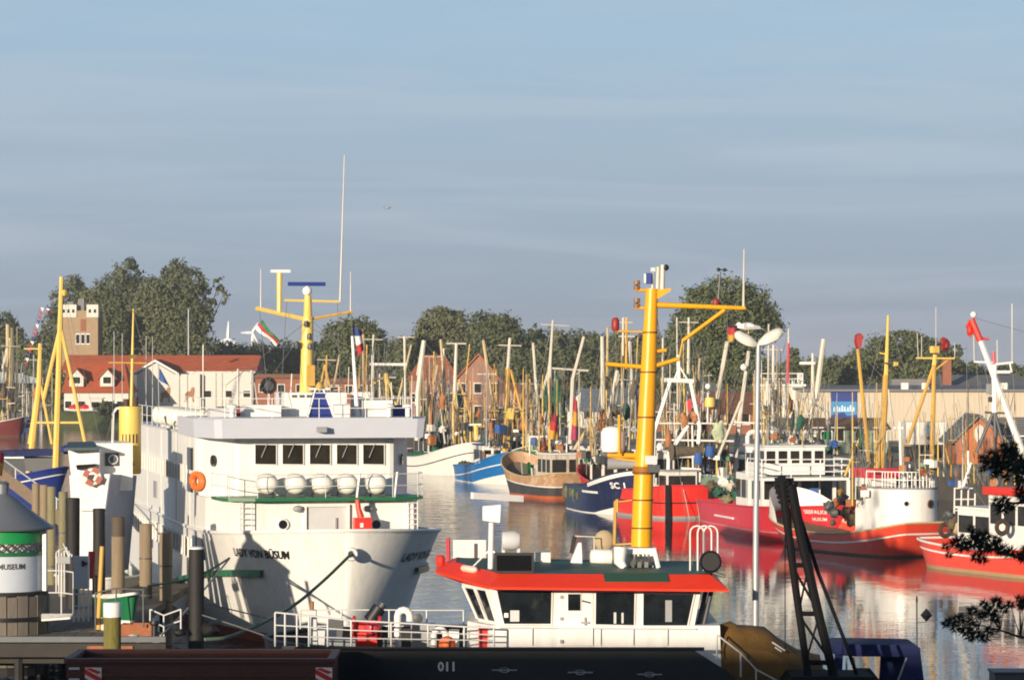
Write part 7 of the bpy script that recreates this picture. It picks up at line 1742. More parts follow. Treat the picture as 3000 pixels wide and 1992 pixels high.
# beacon kiosk
DB = 102.0
T = thing_at('beacon_house', 'round beacon kiosk with grey cone roof, green band and MUSEUM lettering', 'kiosk', 8, 1860, DB)
z = lambda y: T.px(8, y, DB).z; rB = 1.32; rC = 150 * DB / F
T.part('cone_roof', MB().lathe([(rC - .03, z(1549)), (rC, z(1544)), (rC * .62, z(1502)), (rC * .3, z(1462)), (.2, z(1446))], 36), CONEG, smooth=30)
T.part('roof_vent', MB().lathe([(.2, z(1450)), (.2, z(1418)), (.23, z(1416)), (.12, z(1410))], 14), CONEG, smooth=40)
T.part('green_band', MB().lathe([(rB, z(1587)), (rB, z(1547))], 32), GREENB, smooth=40)
T.part('lattice_wall', MB().lathe([(rB - .1, z(1612)), (rB - .1, z(1587))], 32), WALLW, smooth=40)
nl = 30; mbl = MB()
for i in range(nl):
    a0, a1 = 2 * PI * i / nl, 2 * PI * (i + 1) / nl
    pa = lambda a, y: (rB * math.cos(a), rB * math.sin(a), z(y))
    mbl.tube([pa(a0, 1611), pa(a1, 1588)], .022, 4); mbl.tube([pa(a1, 1611), pa(a0, 1588)], .022, 4)
T.part('lattice', mbl, DGREY)
T.part('green_band', MB().lathe([(rB + .04, z(1623)), (rB + .04, z(1612))], 32), GREENP, smooth=40)
T.part('panel_wall', MB().lathe([(rB, z(1727)), (rB, z(1623))], 32), BEACW, smooth=40)
me = text_mesh('MUSEUM', .30, .0, .0, 'CENTER', .008); me.materials.append(DGREY)
for v in me.vertices:
    an = -PI / 2 + .37 + v.co.x * .74 / rB; v.co = Vector(((rB + .012) * math.cos(an), (rB + .012) * math.sin(an), z(1660) + v.co.y * .78))
link(bpy.data.objects.new('lettering', me), T.root)
for k in range(4):
    an = -PI / 2 + 1.30 + k * PI / 2; T.part('corner_post', MB().box(((rB + .12) * math.cos(an), (rB + .12) * math.sin(an), (z(1547) + z(1727)) / 2), (.12, .12, z(1547) - z(1727)), rz=an), W)
T.part('base_ring', MB().lathe([(rB + .1, z(1738)), (rB + .1, z(1727))], 32), TAR, smooth=40)
STV = mat('weathered_stave', (.19, .165, .135), .85, var=.35, stretch=(5, 5, .6), streak=(.06, .05, .045), sfac=.7)
st_ = [MB().bx(-.16, .16, -.1, .1, -.9, z(1738)).mesh('stave', STV), MB().bx(-.155, .155, -.08, .08, -.9, z(1738) - .03).mesh('stave', STV)]
for k in range(26):
    an = 2 * PI * k / 26; o = bpy.data.objects.new('stave', st_[k % 2]); link(o, T.root); o.location = (1.36 * math.cos(an), 1.36 * math.sin(an), 0); o.rotation_euler = (0, 0, an + PI / 2)
T.part('base_core', MB().lathe([(1.28, -1.2), (1.28, z(1738) - .1)], 24), TAR); T.part('iron_band', MB().lathe([(1.5, z(1812)), (1.5, z(1800))], 32), BLACK, smooth=40)
T.part('mooring_board', MB().slab([(1.35, -.9, z(1812)), (2.25, -.9, z(1806)), (2.3, -.6, z(1798)), (1.3, -.6, z(1798))], (0, 0, .06)), WC)
# brown gangway sloping down from the left
T = thing_at('gangway', 'brown planked gangway sloping down from behind the beacon roof', 'gangway', 100, 1440, 140)
a, b = T.px(-30, 1345, 150), T.px(205, 1520, 132)
dn = Vector((0, 0, -.62))
T.part('side_board', MB().slab([a, b, b + dn, a + dn], (0, .08, 0)), mat('gangway_brown', (.26, .19, .13), .8, var=.25, stretch=(1, 1, 3)))
T.part('walkway', MB().slab([a + dn + Vector((0, .09, 0)), b + dn + Vector((0, .09, 0)), b + dn + Vector((0, 1.4, 0)), a + dn + Vector((0, 1.4, 0))], (0, 0, .08)), DECKW)
T.part('hand_rail', MB().tube([a + Vector((0, 0, .45)), b + Vector((0, 0, .45)), T.px(250, 1560, 126), T.px(252, 1660, 126)], .035, 6), GREYW)
for f in (.1, .35, .6, .85): T.part('rail_post', MB().tube([a.lerp(b, f), a.lerp(b, f) + Vector((0, 0, .46))], .03, 5), GREYW)
T.part('trestle', MB().bx(a.x + 1.0, a.x + 1.3, 1.0 + 5, 1.3 + 5, -T.loc.z, a.z - 1.2), TAR)
fl = flag('signal_flag', 'orange and red flag edge at the left border above the beacon', [(-25, 1300), (8, 1330), (9, 1392), (-25, 1400)], 112, [FR, mat('flag_orange', (.8, .35, .02), .8)], wob=.2)
T = thing_at('flag_staff', 'staff of the orange and red flag at the left border', 'pole', -22, 1500, 112); T.part('shaft', MB().tube([(0, .1, -3), (0, .1, 2.4)], .04, 6), W)
# objects on the jetty
T = thing_at('lamp_cabinet', 'grey white metal cabinet with dark arrow sign on the jetty', 'cabinet', 238, 1810, 106, z=JZ)
zz = lambda y: T.px(238, y, 106).z
T.part('cabinet', MB().bx(-.26, .22, 0, .4, zz(1725), zz(1630)), GREYW); T.part('arrow_sign', MB().slab([(.02, -.02, zz(1640)), (.24, -.02, zz(1650)), (.02, -.02, zz(1660))], (0, -.03, 0)), BLACK)
mb = MB()
for x in (-.26, -.1, .06, .22): mb.tube([(x, .1, 0), (x, .1, zz(1725))], .028, 5)
for y in (1740, 1775, 1800): mb.tube([(-.26, .1, zz(y)), (.22, .1, zz(y))], .022, 5)
T.part('leg_frame', mb, W)
T = thing_at('red_marker', 'red upright tube on a bracket beside the jetty cabinet', 'marker', 267, 1700, 107, z=JZ)
T.part('tube', MB().tube([(-.02, 0, P(1, 1694, 107).z - JZ), (.03, 0, P(1, 1615, 107).z - JZ)], .12, 12), REDP, smooth=50); T.part('stand', MB().tube([(.05, .1, 0), (.05, .1, 1.6)], .03, 5), DGREY)
T = thing_at('yellow_post', 'slim orange yellow post leaning on the jetty', 'post', 292, 1725, 103, z=JZ); T.part('shaft', MB().tube([(-.05, 0, 0), (.08, 0, P(1, 1600, 103).z - JZ)], .075, 8), mat('post_yellow', (.62, .36, .08), .6), smooth=50)
T = thing_at('dinghy', 'small green and white boat bow between the wooden piles', 'dinghy', 392, 1700, 101.5, z=1.5)
HD = Hull(3.0, .95, 1.35, 1.15, 1.1, tb=.6, tw=.7, stern=.7, rake=.3, zbot=.0); m1 = HD.band(lambda t: .5, HD.sheer, 5); m2 = HD.band(lambda t: .0, lambda t: .52, 3)
T.root.rotation_euler = (0, 0, R(25)); T.part('hull', m1, GREENP, smooth=40); T.part('lower_hull', m2, W, smooth=40); T.part('gunwale', HD.caprail(.05), W); T.part('thwart', MB().bx(-.5, .5, 1.3, 1.6, 1.1, 1.15), DECKW)
def rail_thing(name, label, pts, d, h, r_=.028, m=GREYW, bars=2):
    p = P(*pts[0], d); T = Thing(name, label, 'railing', (p.x, d, p.z))
    mb = rail_mb([T.px(x, y, d) for x, y in pts], h, r_, bars, 1.1); T.part('rails', mb, m); return T
rail_thing('jetty_railing', 'thin grey railing on the jetty left of the cabinet', [(135, 1800), (180, 1800), (215, 1805)], 110, 1.5)
rail_thing('jetty_railing', 'dark thin railing between mossy pile and wooden piles', [(280, 1845), (340, 1832), (420, 1836)], 100, 1.15, m=DGREY, bars=1)
rail_thing('jetty_railing', 'light railing at the jetty end before the white capped pile', [(440, 1850), (480, 1868), (530, 1850)], 100.5, .7)
T = thing_at('bicycle_rack', 'bundle of grey bent tubes on the jetty by the beacon', 'rack', 180, 1640, 108, z=JZ)
mb = MB()
for i in range(4): mb.tube([T.px(165 + i * 8, 1735, 108), T.px(165 + i * 8, 1620 - 8 * (i % 2), 108), T.px(185 + i * 9, 1590 + 12 * i, 108), T.px(205, 1640, 108)], .03, 5)
T.part('tubes', mb, GREYW); T.part('basket', MB().bx(-.15, .3, -.1, .3, P(1, 1650, 108).z - JZ, P(1, 1630, 108).z - JZ), GREY)
for i, (x, y, d, lb, m, s) in enumerate(((352, 1742, 101, 'dark red rope heap behind the mossy pile', NETB, (.35, .3, .16)), (405, 1790, 100.5, 'brown crate with planks on the jetty', RUSTM, (.4, .3, .22)), (392, 1865, 99.3, 'coiled yellowish rope on the jetty kerb', ROPEW, (.22, .15, .12)), (525, 1830, 100.5, 'dark coil of mooring rope by the white capped pile', TAR, (.24, .2, .16)), (612, 1850, 100.5, 'black heap of fenders at the jetty end', RUBBER, (.34, .3, .3)), (365, 1768, 101, 'grey sack on the jetty', WC, (.35, .2, .1)))):
    T = thing_at(('rope_heap', 'crate', 'rope_coil', 'rope_coil', 'fender_heap', 'sack')[i], lb, ('rope', 'crate', 'rope', 'rope', 'fenders', 'sack')[i], x, y, d, z=JZ)
    if i == 1:
        T.part('side', MB().bx(-.45, .45, -.3, -.25, 0, .4), m); T.part('side', MB().bx(-.45, .45, .25, .3, 0, .4), m); T.part('bottom', MB().bx(-.45, .45, -.249, .249, .0, .05), m); T.part('end', MB().bx(-.5, -.451, -.3, .3, 0, .4).bx(.451, .5, -.3, .3, 0, .4), m)
    else: T.part('coil', lump((0, 0, s[2] * .8), s, i, 12, 7), m, smooth=60)
T = thing_at('mooring_bollard', 'dark bollard on the jetty left of the white capped pile', 'bollard', 453, 1860, 99.8, z=JZ); T.part('drum', MB().lathe([(.16, 0), (.1, .05), (.1, .4), (.17, .45), (.15, .55)], 12), BLACK, smooth=40); T.part('foot', MB().bx(-.22, .22, -.22, .22, 0, .03), DGREY)

# ---- mooring ropes
def rope(label, pts, r_, m, sag=0):
    p = [P(*q) for q in pts]; T = Thing('mooring_rope', label, 'rope', p[0])
    fine = []
    for i in range(len(p) - 1):
        for k in range(8):
            f = k / 8; fine.append(T.L(p[i].lerp(p[i + 1], f)))
    fine.append(T.L(p[-1]))
    for _ in range(6): fine = [fine[0]] + [(fine[i - 1] + fine[i] * 2 + fine[i + 1]) / 4 for i in range(1, len(fine) - 1)] + [fine[-1]]
    T.part('strand', MB().tube(fine, r_, 6), m, smooth=60)
rope('long green mooring rope running from the hawse ring down to the jetty end', [(1027, 1624, 112.7), (960, 1690, 109), (871, 1768, 106), (760, 1830, 103), (668, 1868, 100), (600, 1872, 99.5)], .055, ROPEG)
rope('pale mooring rope from the jetty end up to the starboard bow', [(470, 1862, 99.5), (545, 1790, 103), (620, 1700, 108), (672, 1636, 112.5)], .035, ROPEW)
rope('second pale rope lying flatter from the piles to the starboard bow', [(430, 1716, 104), (540, 1700, 106), (620, 1668, 110), (672, 1634, 112.5)], .035, ROPEG)
rope('thin wire from the black pile across the white hull', [(590, 1765, 101), (700, 1790, 104), (800, 1815, 107)], .022, WIRE)
rope('lower thin wire from the black pile to the work boat bow', [(590, 1800, 101), (700, 1835, 97), (800, 1870, 90)], .022, WIRE)

# ================================================================ NEAR QUAY: SKIP, LAMP, CRANE, COVERS
T = Thing('waste_skip', 'long maroon steel skip with ribbed side and red white striped corners', 'skip', (P(585, 1940, 74).x, 74, 1.75))
zt2 = P(1, 1928, 74).z - 1.75; ww = 390 * 74 / F
T.part('side_wall', MB().bx(-ww, ww, 0, .08, .25, zt2 - .1), CONT); T.part('side_wall', MB().bx(-ww, ww, 2.3, 2.38, .25, zt2 - .1), CONT); T.part('end_wall', MB().bx(-ww, -ww + .08, .081, 2.299, .25, zt2 - .1), CONT); T.part('end_wall', MB().bx(ww - .08, ww, .081, 2.299, .25, zt2 - .1), CONT); T.part('floor', MB().bx(-ww, ww, 0, 2.38, .1, .249), CONT)
T.part('top_rim', MB().bx(-ww - .05, ww + .05, -.07, .12, zt2 - .1, zt2).bx(-ww - .05, ww + .05, 2.26, 2.45, zt2 - .1, zt2).bx(-ww - .05, -ww + .13, .121, 2.259, zt2 - .1, zt2).bx(ww - .13, ww + .05, .121, 2.259, zt2 - .1, zt2), CONT)
T.part('contents', lump((0, 1.2, .85), (ww * .95, 1.0, .8), 5, 20, 8), mat('rubble_dark', (.06, .045, .035), .95, var=.4), smooth=40)
for i in range(4): T.part('rib', MB().bx(-ww, ww, -.05, -.001, .4 + i * .27, .49 + i * .27), CONT)
for s, xa in ((-1, -ww + .62), (1, ww - .2)):
    pl = T.part('warning_plate', MB().bx(xa - .19, xa + .19, -.085, -.052, zt2 - .7, zt2 - .2), W)
    for k in range(3): zc = zt2 - .72 + k * .2; T.part('stripe', MB().slab([(xa - .19, -.086, zc + .17), (xa + .19, -.086, zc - .06 + .02), (xa + .19, -.086, zc + .08), (xa - .19, -.086, zc + .29)] if k < 2 else [(xa - .19, -.086, zc + .1), (xa + .1, -.086, zc - .03), (xa + .19, -.086, zc + .02), (xa - .05, -.086, zc + .11)], (0, -.006, 0)), REDP, pl)
    for y in (.35, 2.0): T.part('roller', MB().lathe([(.1, -.12), (.14, -.1), (.14, .1), (.1, .12)], 10, (s * (ww - .5), y, .0 + .14), 'X'), DGREY)
T.part('hook_ladder', MB().bx(-ww + .06, -ww + .3, -.06, -.002, zt2 - .25, zt2 - .2).bx(-ww + .06, -ww + .3, -.06, -.002, zt2 - .5, zt2 - .45), GREYW)
# lamp post with two heads
DL = 79.5; p = P(2216, 1992, DL)
T = Thing('lamp_post', 'tall grey lamp post with two white lantern heads', 'street lamp', (p.x, DL, 1.75))
q = lambda x, y, dd=0: T.px(x, y, DL + dd)
T.part('pole', MB().tube([(q(2212, 1992).x, 0, 0), q(2215, 1500), q(2222, 1008)], [.085, .072, .058], 14), GALV, smooth=50)
def head(xa, ya, xb, yb, xc, yc, m):
    """lantern shell hung from the pole top: from root (xa,ya) out to (xc,yc)"""
    a, b = q(xa, ya), q(xc, yc); mid = q(xb, yb); rows = []
    for i in range(9):
        f = i / 8; c = a.lerp(mid, f * 2) if f < .5 else mid.lerp(b, f * 2 - 1)
        wv = (.05, .13, .18, .2, .2, .2, .2, .18, .09)[i]; hv_ = (.06, .12, .17, .195, .20, .2, .19, .16, .08)[i]
        rows.append([c + Vector((0, wv * math.cos(t), hv_ * (max(math.sin(t), -.55)))) for t in [2 * PI * k / 12 for k in range(12)]])
    H_ = T.part('lantern_head', MB().grid(rows, wrap=True).add([r for r in rows[0]], [tuple(range(12))]).add([r for r in rows[-1]], [tuple(range(12))]), m, smooth=50)
    T.part('glass_bowl', MB().grid([[p_ + Vector((0, 0, -.015)) for p_ in [r[k] for k in (7, 8, 9, 10, 11)]] for r in rows[2:8]]), mat('lamp_bowl', (.05, .052, .055), .15), H_)
head(2220, 1012, 2184, 1000, 2152, 984, mat('lantern_white', (.66, .63, .57), .4, var=.06)); head(2221, 1008, 2258, 992, 2294, 975, MATS['lantern_white'])
# gull on the left lantern
p = P(2192, 950, DL)
T = Thing('gull', 'white gull with grey wings standing on the left lantern head', 'gull', (p.x, DL, P(1, 976, DL).z))
rows = []; prof = [(-.27, .0, .012, .012), (-.22, .005, .04, .035), (-.12, .02, .075, .075), (0, .03, .09, .09), (.1, .02, .075, .075), (.2, -.005, .04, .035), (.29, -.03, .018, .012)]
for x, z0, ry_, rz_ in prof: rows.append([Vector((x + .0, ry_ * math.cos(t), .145 + z0 + rz_ * math.sin(t))) for t in [2 * PI * k / 12 for k in range(12)]])
T.part('body', MB().grid(rows, wrap=True).add(rows[0], [tuple(range(12))]).add(rows[-1], [tuple(range(12))]), BIRDW, smooth=70)
hd = T.part('head', MB().ball((-.225, 0, .215), .058, 12, 8, (1.15, .9, 1)).tube([(-.2, 0, .2), (-.13, 0, .16)], [.05, .065], 10), BIRDW, smooth=70)
T.part('beak', MB().tube([(-.275, 0, .21), (-.335, 0, .195)], [.016, .006], 6), BIRDY, hd); T.part('eye', MB().ball((-.255, -.048, .225), .009, 6, 4), BLACK, hd)
for s in (-1, 1):
    T.part('wing', MB().grid([[Vector((-.12 + .42 * i / 6, s * (.088 - .012 * abs(k - 2)) * (1 - .75 * (i / 6) ** 2) + s * .004, .17 + .045 * (k - 2) * (1 - .6 * i / 6) - .035 * i / 6)) for k in range(5)] for i in range(7)]), BIRDG, smooth=70)
    T.part('leg', MB().tube([(.0, s * .03, .09), (.01, s * .03, -.02)], .008, 5), BIRDY)
T.part('tail', MB().slab([(.26, -.03, .11), (.38, -.035, .095), (.38, .035, .095), (.26, .03, .11)], (0, 0, .012)), BIRDG)
# flying gull far up
p = P(1134, 610, 160); T = Thing('flying_gull', 'tiny gull gliding in the open sky', 'gull', p)
T.root.scale = (.62, .62, .62); T.part('body', MB().ball((0, 0, 0), .09, 8, 6, (2.2, 1, 1)), GREY, smooth=60)
for s in (-1, 1): T.part('wing', MB().slab([(s * .02, -.08, .02), (s * .25, -.1, .07), (s * .34, .05, .03), (s * .02, .1, .02)], (0, 0, .015)), GREY)
# crane: black lattice boom
DCR = 76.5
T = thing_at('mobile_crane', 'black lattice crane boom leaning left with its hoist cable', 'crane', 2430, 1992, DCR, z=1.75)
q = lambda x, y, dd=0: T.px(x, y, DCR + dd)
CBLK = mat('crane_black', (.006, .006, .007), .8, var=.2, spec=.2)
Lc = [(2292, 1410), (2310, 1560), (2336, 1760), (2364, 1955), (2372, 2010)]; Rc = [(2318, 1420), (2344, 1560), (2396, 1790), (2444, 1985), (2452, 2020)]
for dd in (0, .75):
    T.part('boom_chord', MB().tube([q(*a, dd) for a in Lc], [.11, .095, .09, .085, .085], 8), CBLK); T.part('boom_chord', MB().tube([q(*a, dd) for a in Rc], [.12, .115, .11, .105, .105], 8), CBLK)
def onl(c, y):
    for i in range(len(c) - 1):
        if c[i][1] <= y <= c[i + 1][1]:
            f = (y - c[i][1]) / (c[i + 1][1] - c[i][1]); return c[i][0] + (c[i + 1][0] - c[i][0]) * f, y
    return c[-1]
ys = [1655, 1797, 1940]
for y in ys: T.part('boom_rung', MB().tube([q(*onl(Lc, y)), q(*onl(Rc, y))], .065, 6).tube([q(*onl(Lc, y)), q(*onl(Lc, y), .75)], .04, 5).tube([q(*onl(Rc, y)), q(*onl(Rc, y), .75)], .04, 5), CBLK)
for y0, y1 in ((1662, 1790), (1804, 1935)):
    T.part('boom_lacing', MB().tube([q(*onl(Lc, y0)), q(*onl(Rc, y1))], .035, 5), CBLK); T.part('boom_lacing', MB().tube([q(*onl(Rc, y0)), q(*onl(Lc, y1))], .028, 5), CBLK)
    T.part('boom_lacing', MB().tube([q(*onl(Lc, y0), .75), q(*onl(Rc, y1), .75)], .03, 5), CBLK)
for k, (x, y) in enumerate(((2290, 1416), (2314, 1424))): T.part('head_sheave', MB().lathe([(.05, -.1), (.2, -.09), (.2, .09), (.05, .1)], 14, q(x, y, .35), 'X'), BLACK, smooth=40)
T.part('boom_head', MB().slab([q(2276, 1402), q(2306, 1402), q(2336, 1452), q(2324, 1480), q(2296, 1476), q(2280, 1440)], (0, .75, 0)), CBLK)
for k in range(5): T.part('head_plate', MB().bx(q(2272 + k * 4, 1).x, q(2310 + k * 4, 1).x, -.08, .82, q(1, 1418 + k * 14).z - .03, q(1, 1418 + k * 14).z + .03), CBLK)
T.part('hoist_cable', MB().tube([q(2330, 1470, .3), q(2398, 1680, .3), q(2478, 1885, .3), q(2516, 1992, .3)], .045, 6).tube([q(2300, 1480, .3), q(2300, 1900, .3)], .012, 4), CBLK)
T.part('turret', MB().frustum([(-1.2, -.6), (1.2, -.6), (1.2, 1.6), (-1.2, 1.6)], 0.55, [(-.9, -.4), (1.0, -.4), (1.0, 1.4), (-.9, 1.4)], 1.0), CBLK); T.part('chassis', MB().bx(-1.6, 1.7, -.8, 1.8, .3, .55), CBLK)
for x in (-1.1, 1.1):
    for y in (-.85, 1.85): T.part('wheel', MB().lathe([(.2, -.12), (.38, -.12), (.38, .12), (.2, .12)], 12, (x, y, .38), 'Y'), RUBBER)
# brown tarpaulin over machinery
DT = 79.0
T = thing_at('covered_machine', 'brown tarpaulin covered machine with lumpy top behind the lamp post', 'machine', 2260, 1992, DT, z=1.75)
q = lambda x, y, dd=0: T.px(x, y, DT + dd)
outl = [(2092, 1990), (2096, 1850), (2110, 1828), (2140, 1818), (2160, 1830), (2200, 1832), (2240, 1838), (2280, 1868), (2335, 1902), (2370, 1912), (2398, 1916), (2405, 1940), (2400, 1990)]
rows = []
for j in range(9):
    f = j / 8; yv = -1.0 + 2.0 * f; sc2 = 1 - .25 * (abs(2 * f - 1) ** 3); r_ = []
    for i, (x, y) in enumerate(outl):
        p = q(x, y); z_ = p.z * sc2 + .05 * noise.noise((x * .03, f * 4, 1)) * (1 if 0 < i < 12 else 0); r_.append((p.x + .05 * noise.noise((x * .02, f * 3, 5)), yv * (1 if 0 < i < 12 else 1), z_ if 0 < i < 12 else -1.2))
    rows.append(r_)
mb = MB().grid(rows); mb.add(rows[0], [tuple(range(13))]); mb.add(rows[-1], [tuple(range(13))])
T.part('tarpaulin', mb, TARP, smooth=50)
T.part('lashing', MB().tube([q(2262, 1880, -1.15), q(2300, 1905, -1.15)], .02, 5), WC); T.part('lashing', MB().tube([q(2270, 1895, -1.15), q(2290, 1908, -1.15)], .02, 5), WC)
T.part('frame_leg', MB().bx(q(2130, 1).x, q(2150, 1).x, -.3, .3, -1.7, -.2).bx(q(2340, 1).x, q(2360, 1).x, -.3, .3, -1.7, -.2), DGREY)
T.root.location.z = 3.0; T.root.location.z = 1.75
# blue canvas canopy
DN = 80.0
T = thing_at('boat_canopy', 'blue canvas canopy with open sides over a small boat at the quay', 'boat cover', 2570, 1992, DN, z=1.0)
q = lambda x, y, dd=0: T.px(x, y, DN + dd)
def cloth(pts, dy, m, name):
    return T.part(name, MB().slab([q(*p) for p in pts], (0, dy, 0)), m, smooth=30)
top_ = [(2446, 1892), (2456, 1886), (2560, 1887), (2686, 1890), (2696, 1898), (2698, 1922), (2650, 1923), (2500, 1922), (2488, 1921), (2446, 1918)]
cloth(top_, 1.9, BLUEC, 'canopy_top')
cloth([(2655, 1921.5), (2698, 1921.5), (2708, 2000), (2636, 2000)], .05, BLUEC, 'side_curtain'); cloth([(2446, 1917), (2470, 1917), (2466, 2000), (2440, 2000)], .05, BLUEC, 'side_curtain')
T.part('back_curtain', MB().slab([q(2580, 1921.5, 1.8), q(2698, 1921.5, 1.8), q(2700, 2000, 1.8), q(2575, 2000, 1.8)], (0, .05, 0)), BLUEC)
for a, b in (((2656, 1925), (2628, 2000)), ((2480, 1925), (2480, 2000)), ((2500, 1925), (2512, 2000))): T.part('canopy_pole', MB().tube([q(*a), q(*b)], .025, 6), GALV)
T.part('hull', MB().slab([(-1.6, -.3, .4), (1.7, -.3, .4), (1.9, 2.3, .4), (-1.6, 2.3, .4)], (0, 0, .6)), BLUED)
T.part('outboard_motor', MB().slab([q(2514, 1960, -.4), q(2552, 1960, -.4), q(2578, 1992, -.4), q(2575, 2010, -.4), q(2514, 2010, -.4)], (0, .4, 0)), BLACK)
T.part('fender', MB().ball(q(2420, 1985), .2, 10, 6), GREYW); T.part('fender', MB().ball(q(2408, 1975), .16, 10, 6), FP)
T = thing_at('dark_box', 'dark flat box top at the lower right corner', 'box', 2960, 1992, 80, z=1.75); p = T.px(2915, 1968, 80); T.part('body', MB().bx(p.x, p.x + 1.2, 0, 1, .2, p.z - .06), DGREY); T.part('lid', MB().bx(p.x - .03, p.x + 1.23, -.03, 1.03, p.z - .058, p.z), mat('lid_navy', (.03, .035, .06), .5)); T.part('foot', MB().bx(p.x + .1, p.x + 1.1, .1, .9, 0, .2), BLACK)
T = thing_at('mooring_buoy', 'small orange red buoy at the foot of the lamp post', 'buoy', 2180, 1992, 78.5, z=1.75); T.part('ball', MB().ball((0, 0, P(1, 1990, 78.5).z - 1.75), .16, 12, 8), ORANGE, smooth=60); T.part('spar', MB().tube([(0, 0, 0), (0, 0, P(1, 1990, 78.5).z - 1.75)], .03, 6), DGREY)
# diamond topmark
T = thing_at('day_mark', 'thin spar with a black diamond topmark standing in the water', 'sea mark', 2686, 1992, 88, z=-.5)
q = lambda x, y: T.px(x, y, 88)
T.part('spar', MB().tube([q(2686, 2100), q(2686, 1745)], .022, 6), DGREY); T.part('spar_tip', MB().box(q(2686, 1757), (.05, .05, .12)), BLACK); T.part('arm', MB().tube([q(2686, 1822), q(2712, 1822), q(2715, 1800)], .014, 5), DGREY)
c = q(2714, 1801); T.part('diamond', MB().lathe([(.004, -.185), (.165, 0), (.004, .185)], 4, c), BLACK)

# ================================================================ PINE AT THE RIGHT EDGE
NEED = leaf_mat('pine_needles', (.008, .016, .010), (.016, .028, .016), (.028, .042, .022)); PB = mat('pine_bark', (.05, .032, .024), .9, var=.3)
DP = 42.0
p = P(3330, 1992, DP)
T = Thing('pine_tree', 'dark pine reaching in from the right edge with needle tufted twigs', 'tree', (p.x, DP, 1.75))
q = lambda x, y, dd=0: T.px(x, y, DP + dd)
T.part('trunk', MB().tube([(0, 0, 0), q(3310, 1700), q(3290, 1350), q(3280, 1000), q(3270, 820)], [.24, .2, .15, .09, .03], 10), PB, smooth=50)
rr = random.Random(5)
def tuft(mb, c, r_, n):
    for _ in range(n):
        while True:
            v = Vector((rr.uniform(-1, 1), rr.uniform(-1, 1), rr.uniform(-.8, 1)))
            if .2 < v.length < 1: break
        b_ = c + v * r_ * .35; t_ = b_ + v.normalized() * r_ * rr.uniform(.5, 1.0); s = v.orthogonal().normalized() * .0075
        mb.add([b_ - s, b_ + s, t_], [(0, 1, 2)])
twigs = {0: ([(3290, 1560), (3060, 1548), (2960, 1535), (2895, 1520), (2800, 1490)], []), 1: ([(3310, 1745), (3080, 1880), (3000, 1866), (2940, 1852), (2900, 1830)], []), 2: ([(3280, 1330), (3080, 1345), (2990, 1350), (2930, 1340), (2880, 1330)], [])}
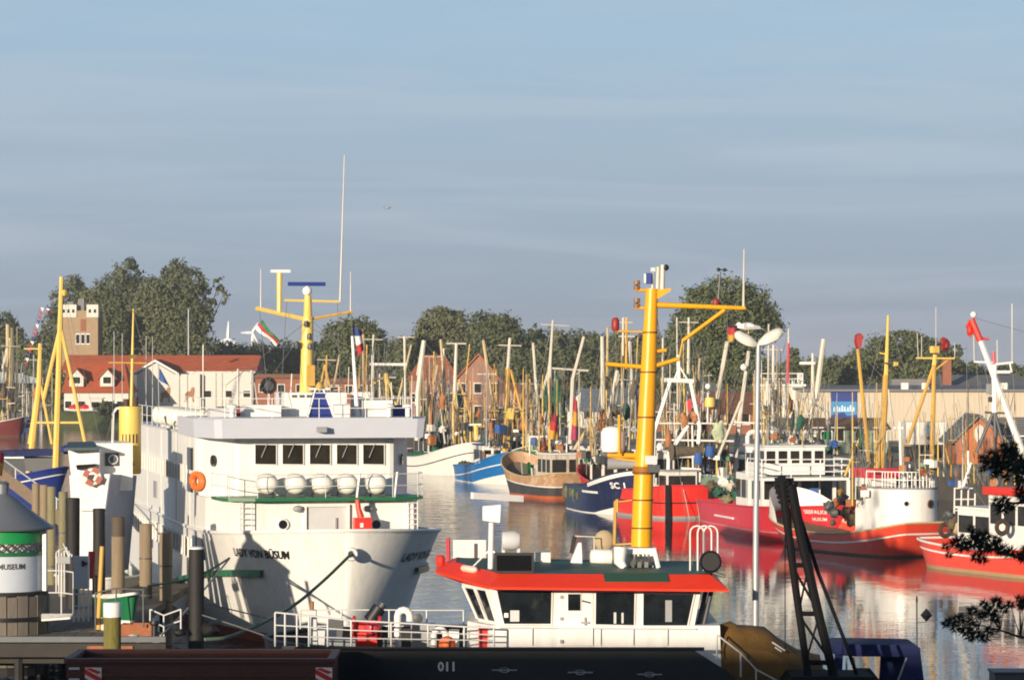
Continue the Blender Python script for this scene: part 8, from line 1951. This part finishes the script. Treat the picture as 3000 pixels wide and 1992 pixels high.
clumps = [ # (x, y, radius px, density)
 (2772, 1825, 16, 40), (2790, 1818, 18, 50), (2815, 1812, 18, 50), (2800, 1840, 18, 46), (2830, 1846, 20, 60), (2845, 1820, 16, 40), (2860, 1858, 20, 55), (2850, 1790, 20, 60), (2875, 1802, 16, 45), (2882, 1770, 16, 44), (2905, 1790, 22, 66), (2920, 1764, 20, 60), (2915, 1812, 18, 50), (2940, 1785, 18, 44), (2960, 1770, 14, 36), (2985, 1755, 14, 36), (2990, 1775, 12, 28), (2900, 1845, 18, 44), (2885, 1868, 18, 48), (2845, 1868, 16, 36),
 (2770, 1600, 14, 30), (2800, 1592, 20, 60), (2825, 1600, 22, 70), (2850, 1590, 24, 80), (2880, 1605, 24, 80), (2870, 1575, 20, 60), (2910, 1600, 24, 80), (2935, 1612, 22, 70), (2960, 1618, 20, 60), (2990, 1630, 18, 50), (2855, 1565, 18, 44), (2890, 1570, 20, 50), (2860, 1630, 18, 50), (2880, 1640, 16, 40), (2920, 1580, 16, 40), (2820, 1575, 14, 30), (2845, 1548, 14, 26), (2780, 1625, 12, 22),
 (2880, 1345, 16, 40), (2905, 1335, 22, 70), (2930, 1350, 26, 90), (2955, 1330, 26, 90), (2980, 1345, 26, 90), (2900, 1362, 20, 60), (2925, 1375, 20, 60), (2960, 1370, 24, 80), (2990, 1378, 22, 70), (2940, 1310, 16, 40), (2970, 1305, 16, 40), (2915, 1390, 16, 40), (2950, 1398, 16, 44), (2985, 1402, 18, 50), (2880, 1372, 14, 30),
 (2920, 1470, 18, 50), (2945, 1465, 16, 40), (2935, 1490, 20, 60), (2960, 1485, 16, 44), (2985, 1440, 18, 50), (2990, 1460, 18, 50), (2992, 1420, 14, 36)]
for x in range(3005, 3150, 22):
    for yb in (1345, 1370, 1400, 1450, 1600, 1625, 1640, 1760, 1780): clumps.append((x + rr.uniform(-8, 8), yb + rr.uniform(-12, 12), 20, 46))
brs = [MB(), MB(), MB(), MB()]
trunks = [[(3300, 1610), (3080, 1640), (2985, 1632), (2900, 1606), (2830, 1600)], [(3310, 1800), (3080, 1868), (2990, 1866), (2930, 1845), (2870, 1830)], [(3290, 1400), (3080, 1375), (2990, 1362), (2930, 1352)], [(3290, 1470), (3080, 1470), (2990, 1472), (2940, 1476)]]
for t_ in trunks: T.part('branch', MB().tube([q(*a) for a in t_], [.055, .03, .02, .013, .006][:len(t_)], 6), PB, smooth=50)
for x, y, r_, n in clumps:
    k = 2 if y < 1415 else (3 if y < 1520 else (0 if y < 1700 else 1))
    dd = rr.uniform(-.5, .5); c = q(x, y, dd); tuft(brs[k], c, r_ * 1.35 * DP / F, int(n * 2.4))
    t_ = trunks[k]; bx_, by_ = min(t_, key=lambda a: abs(a[0] - x - 30) + abs(a[1] - y))
    T.part('twig', MB().tube([q(bx_, by_), q((bx_ + x) / 2, (by_ + y) / 2 + 4, dd * .5), c], [.009, .006, .004], 4), PB)
for b_ in brs:
    o = link(bpy.data.objects.new('needles', mesh_fast(b_, 'needles', NEED)), T.root); o['kind'] = 'stuff'

# ================================================================ HARBOUR HAZE
hm = bpy.data.materials.new('harbour_haze'); hm.use_nodes = True; t = hm.node_tree; t.nodes.clear()
ov = t.nodes.new('ShaderNodeOutputMaterial'); pv = t.nodes.new('ShaderNodeVolumePrincipled'); pv.inputs['Color'].default_value = (.86, .91, 1.0, 1); pv.inputs['Density'].default_value = .00021; pv.inputs['Anisotropy'].default_value = .15
t.links.new(pv.outputs[0], ov.inputs['Volume'])
hz_ = obj('haze', MB().bx(-1600, 1600, -500, 4000, -3.2, 38), hm); hz_['kind'] = 'stuff'
SC.cycles.volume_bounces = 0
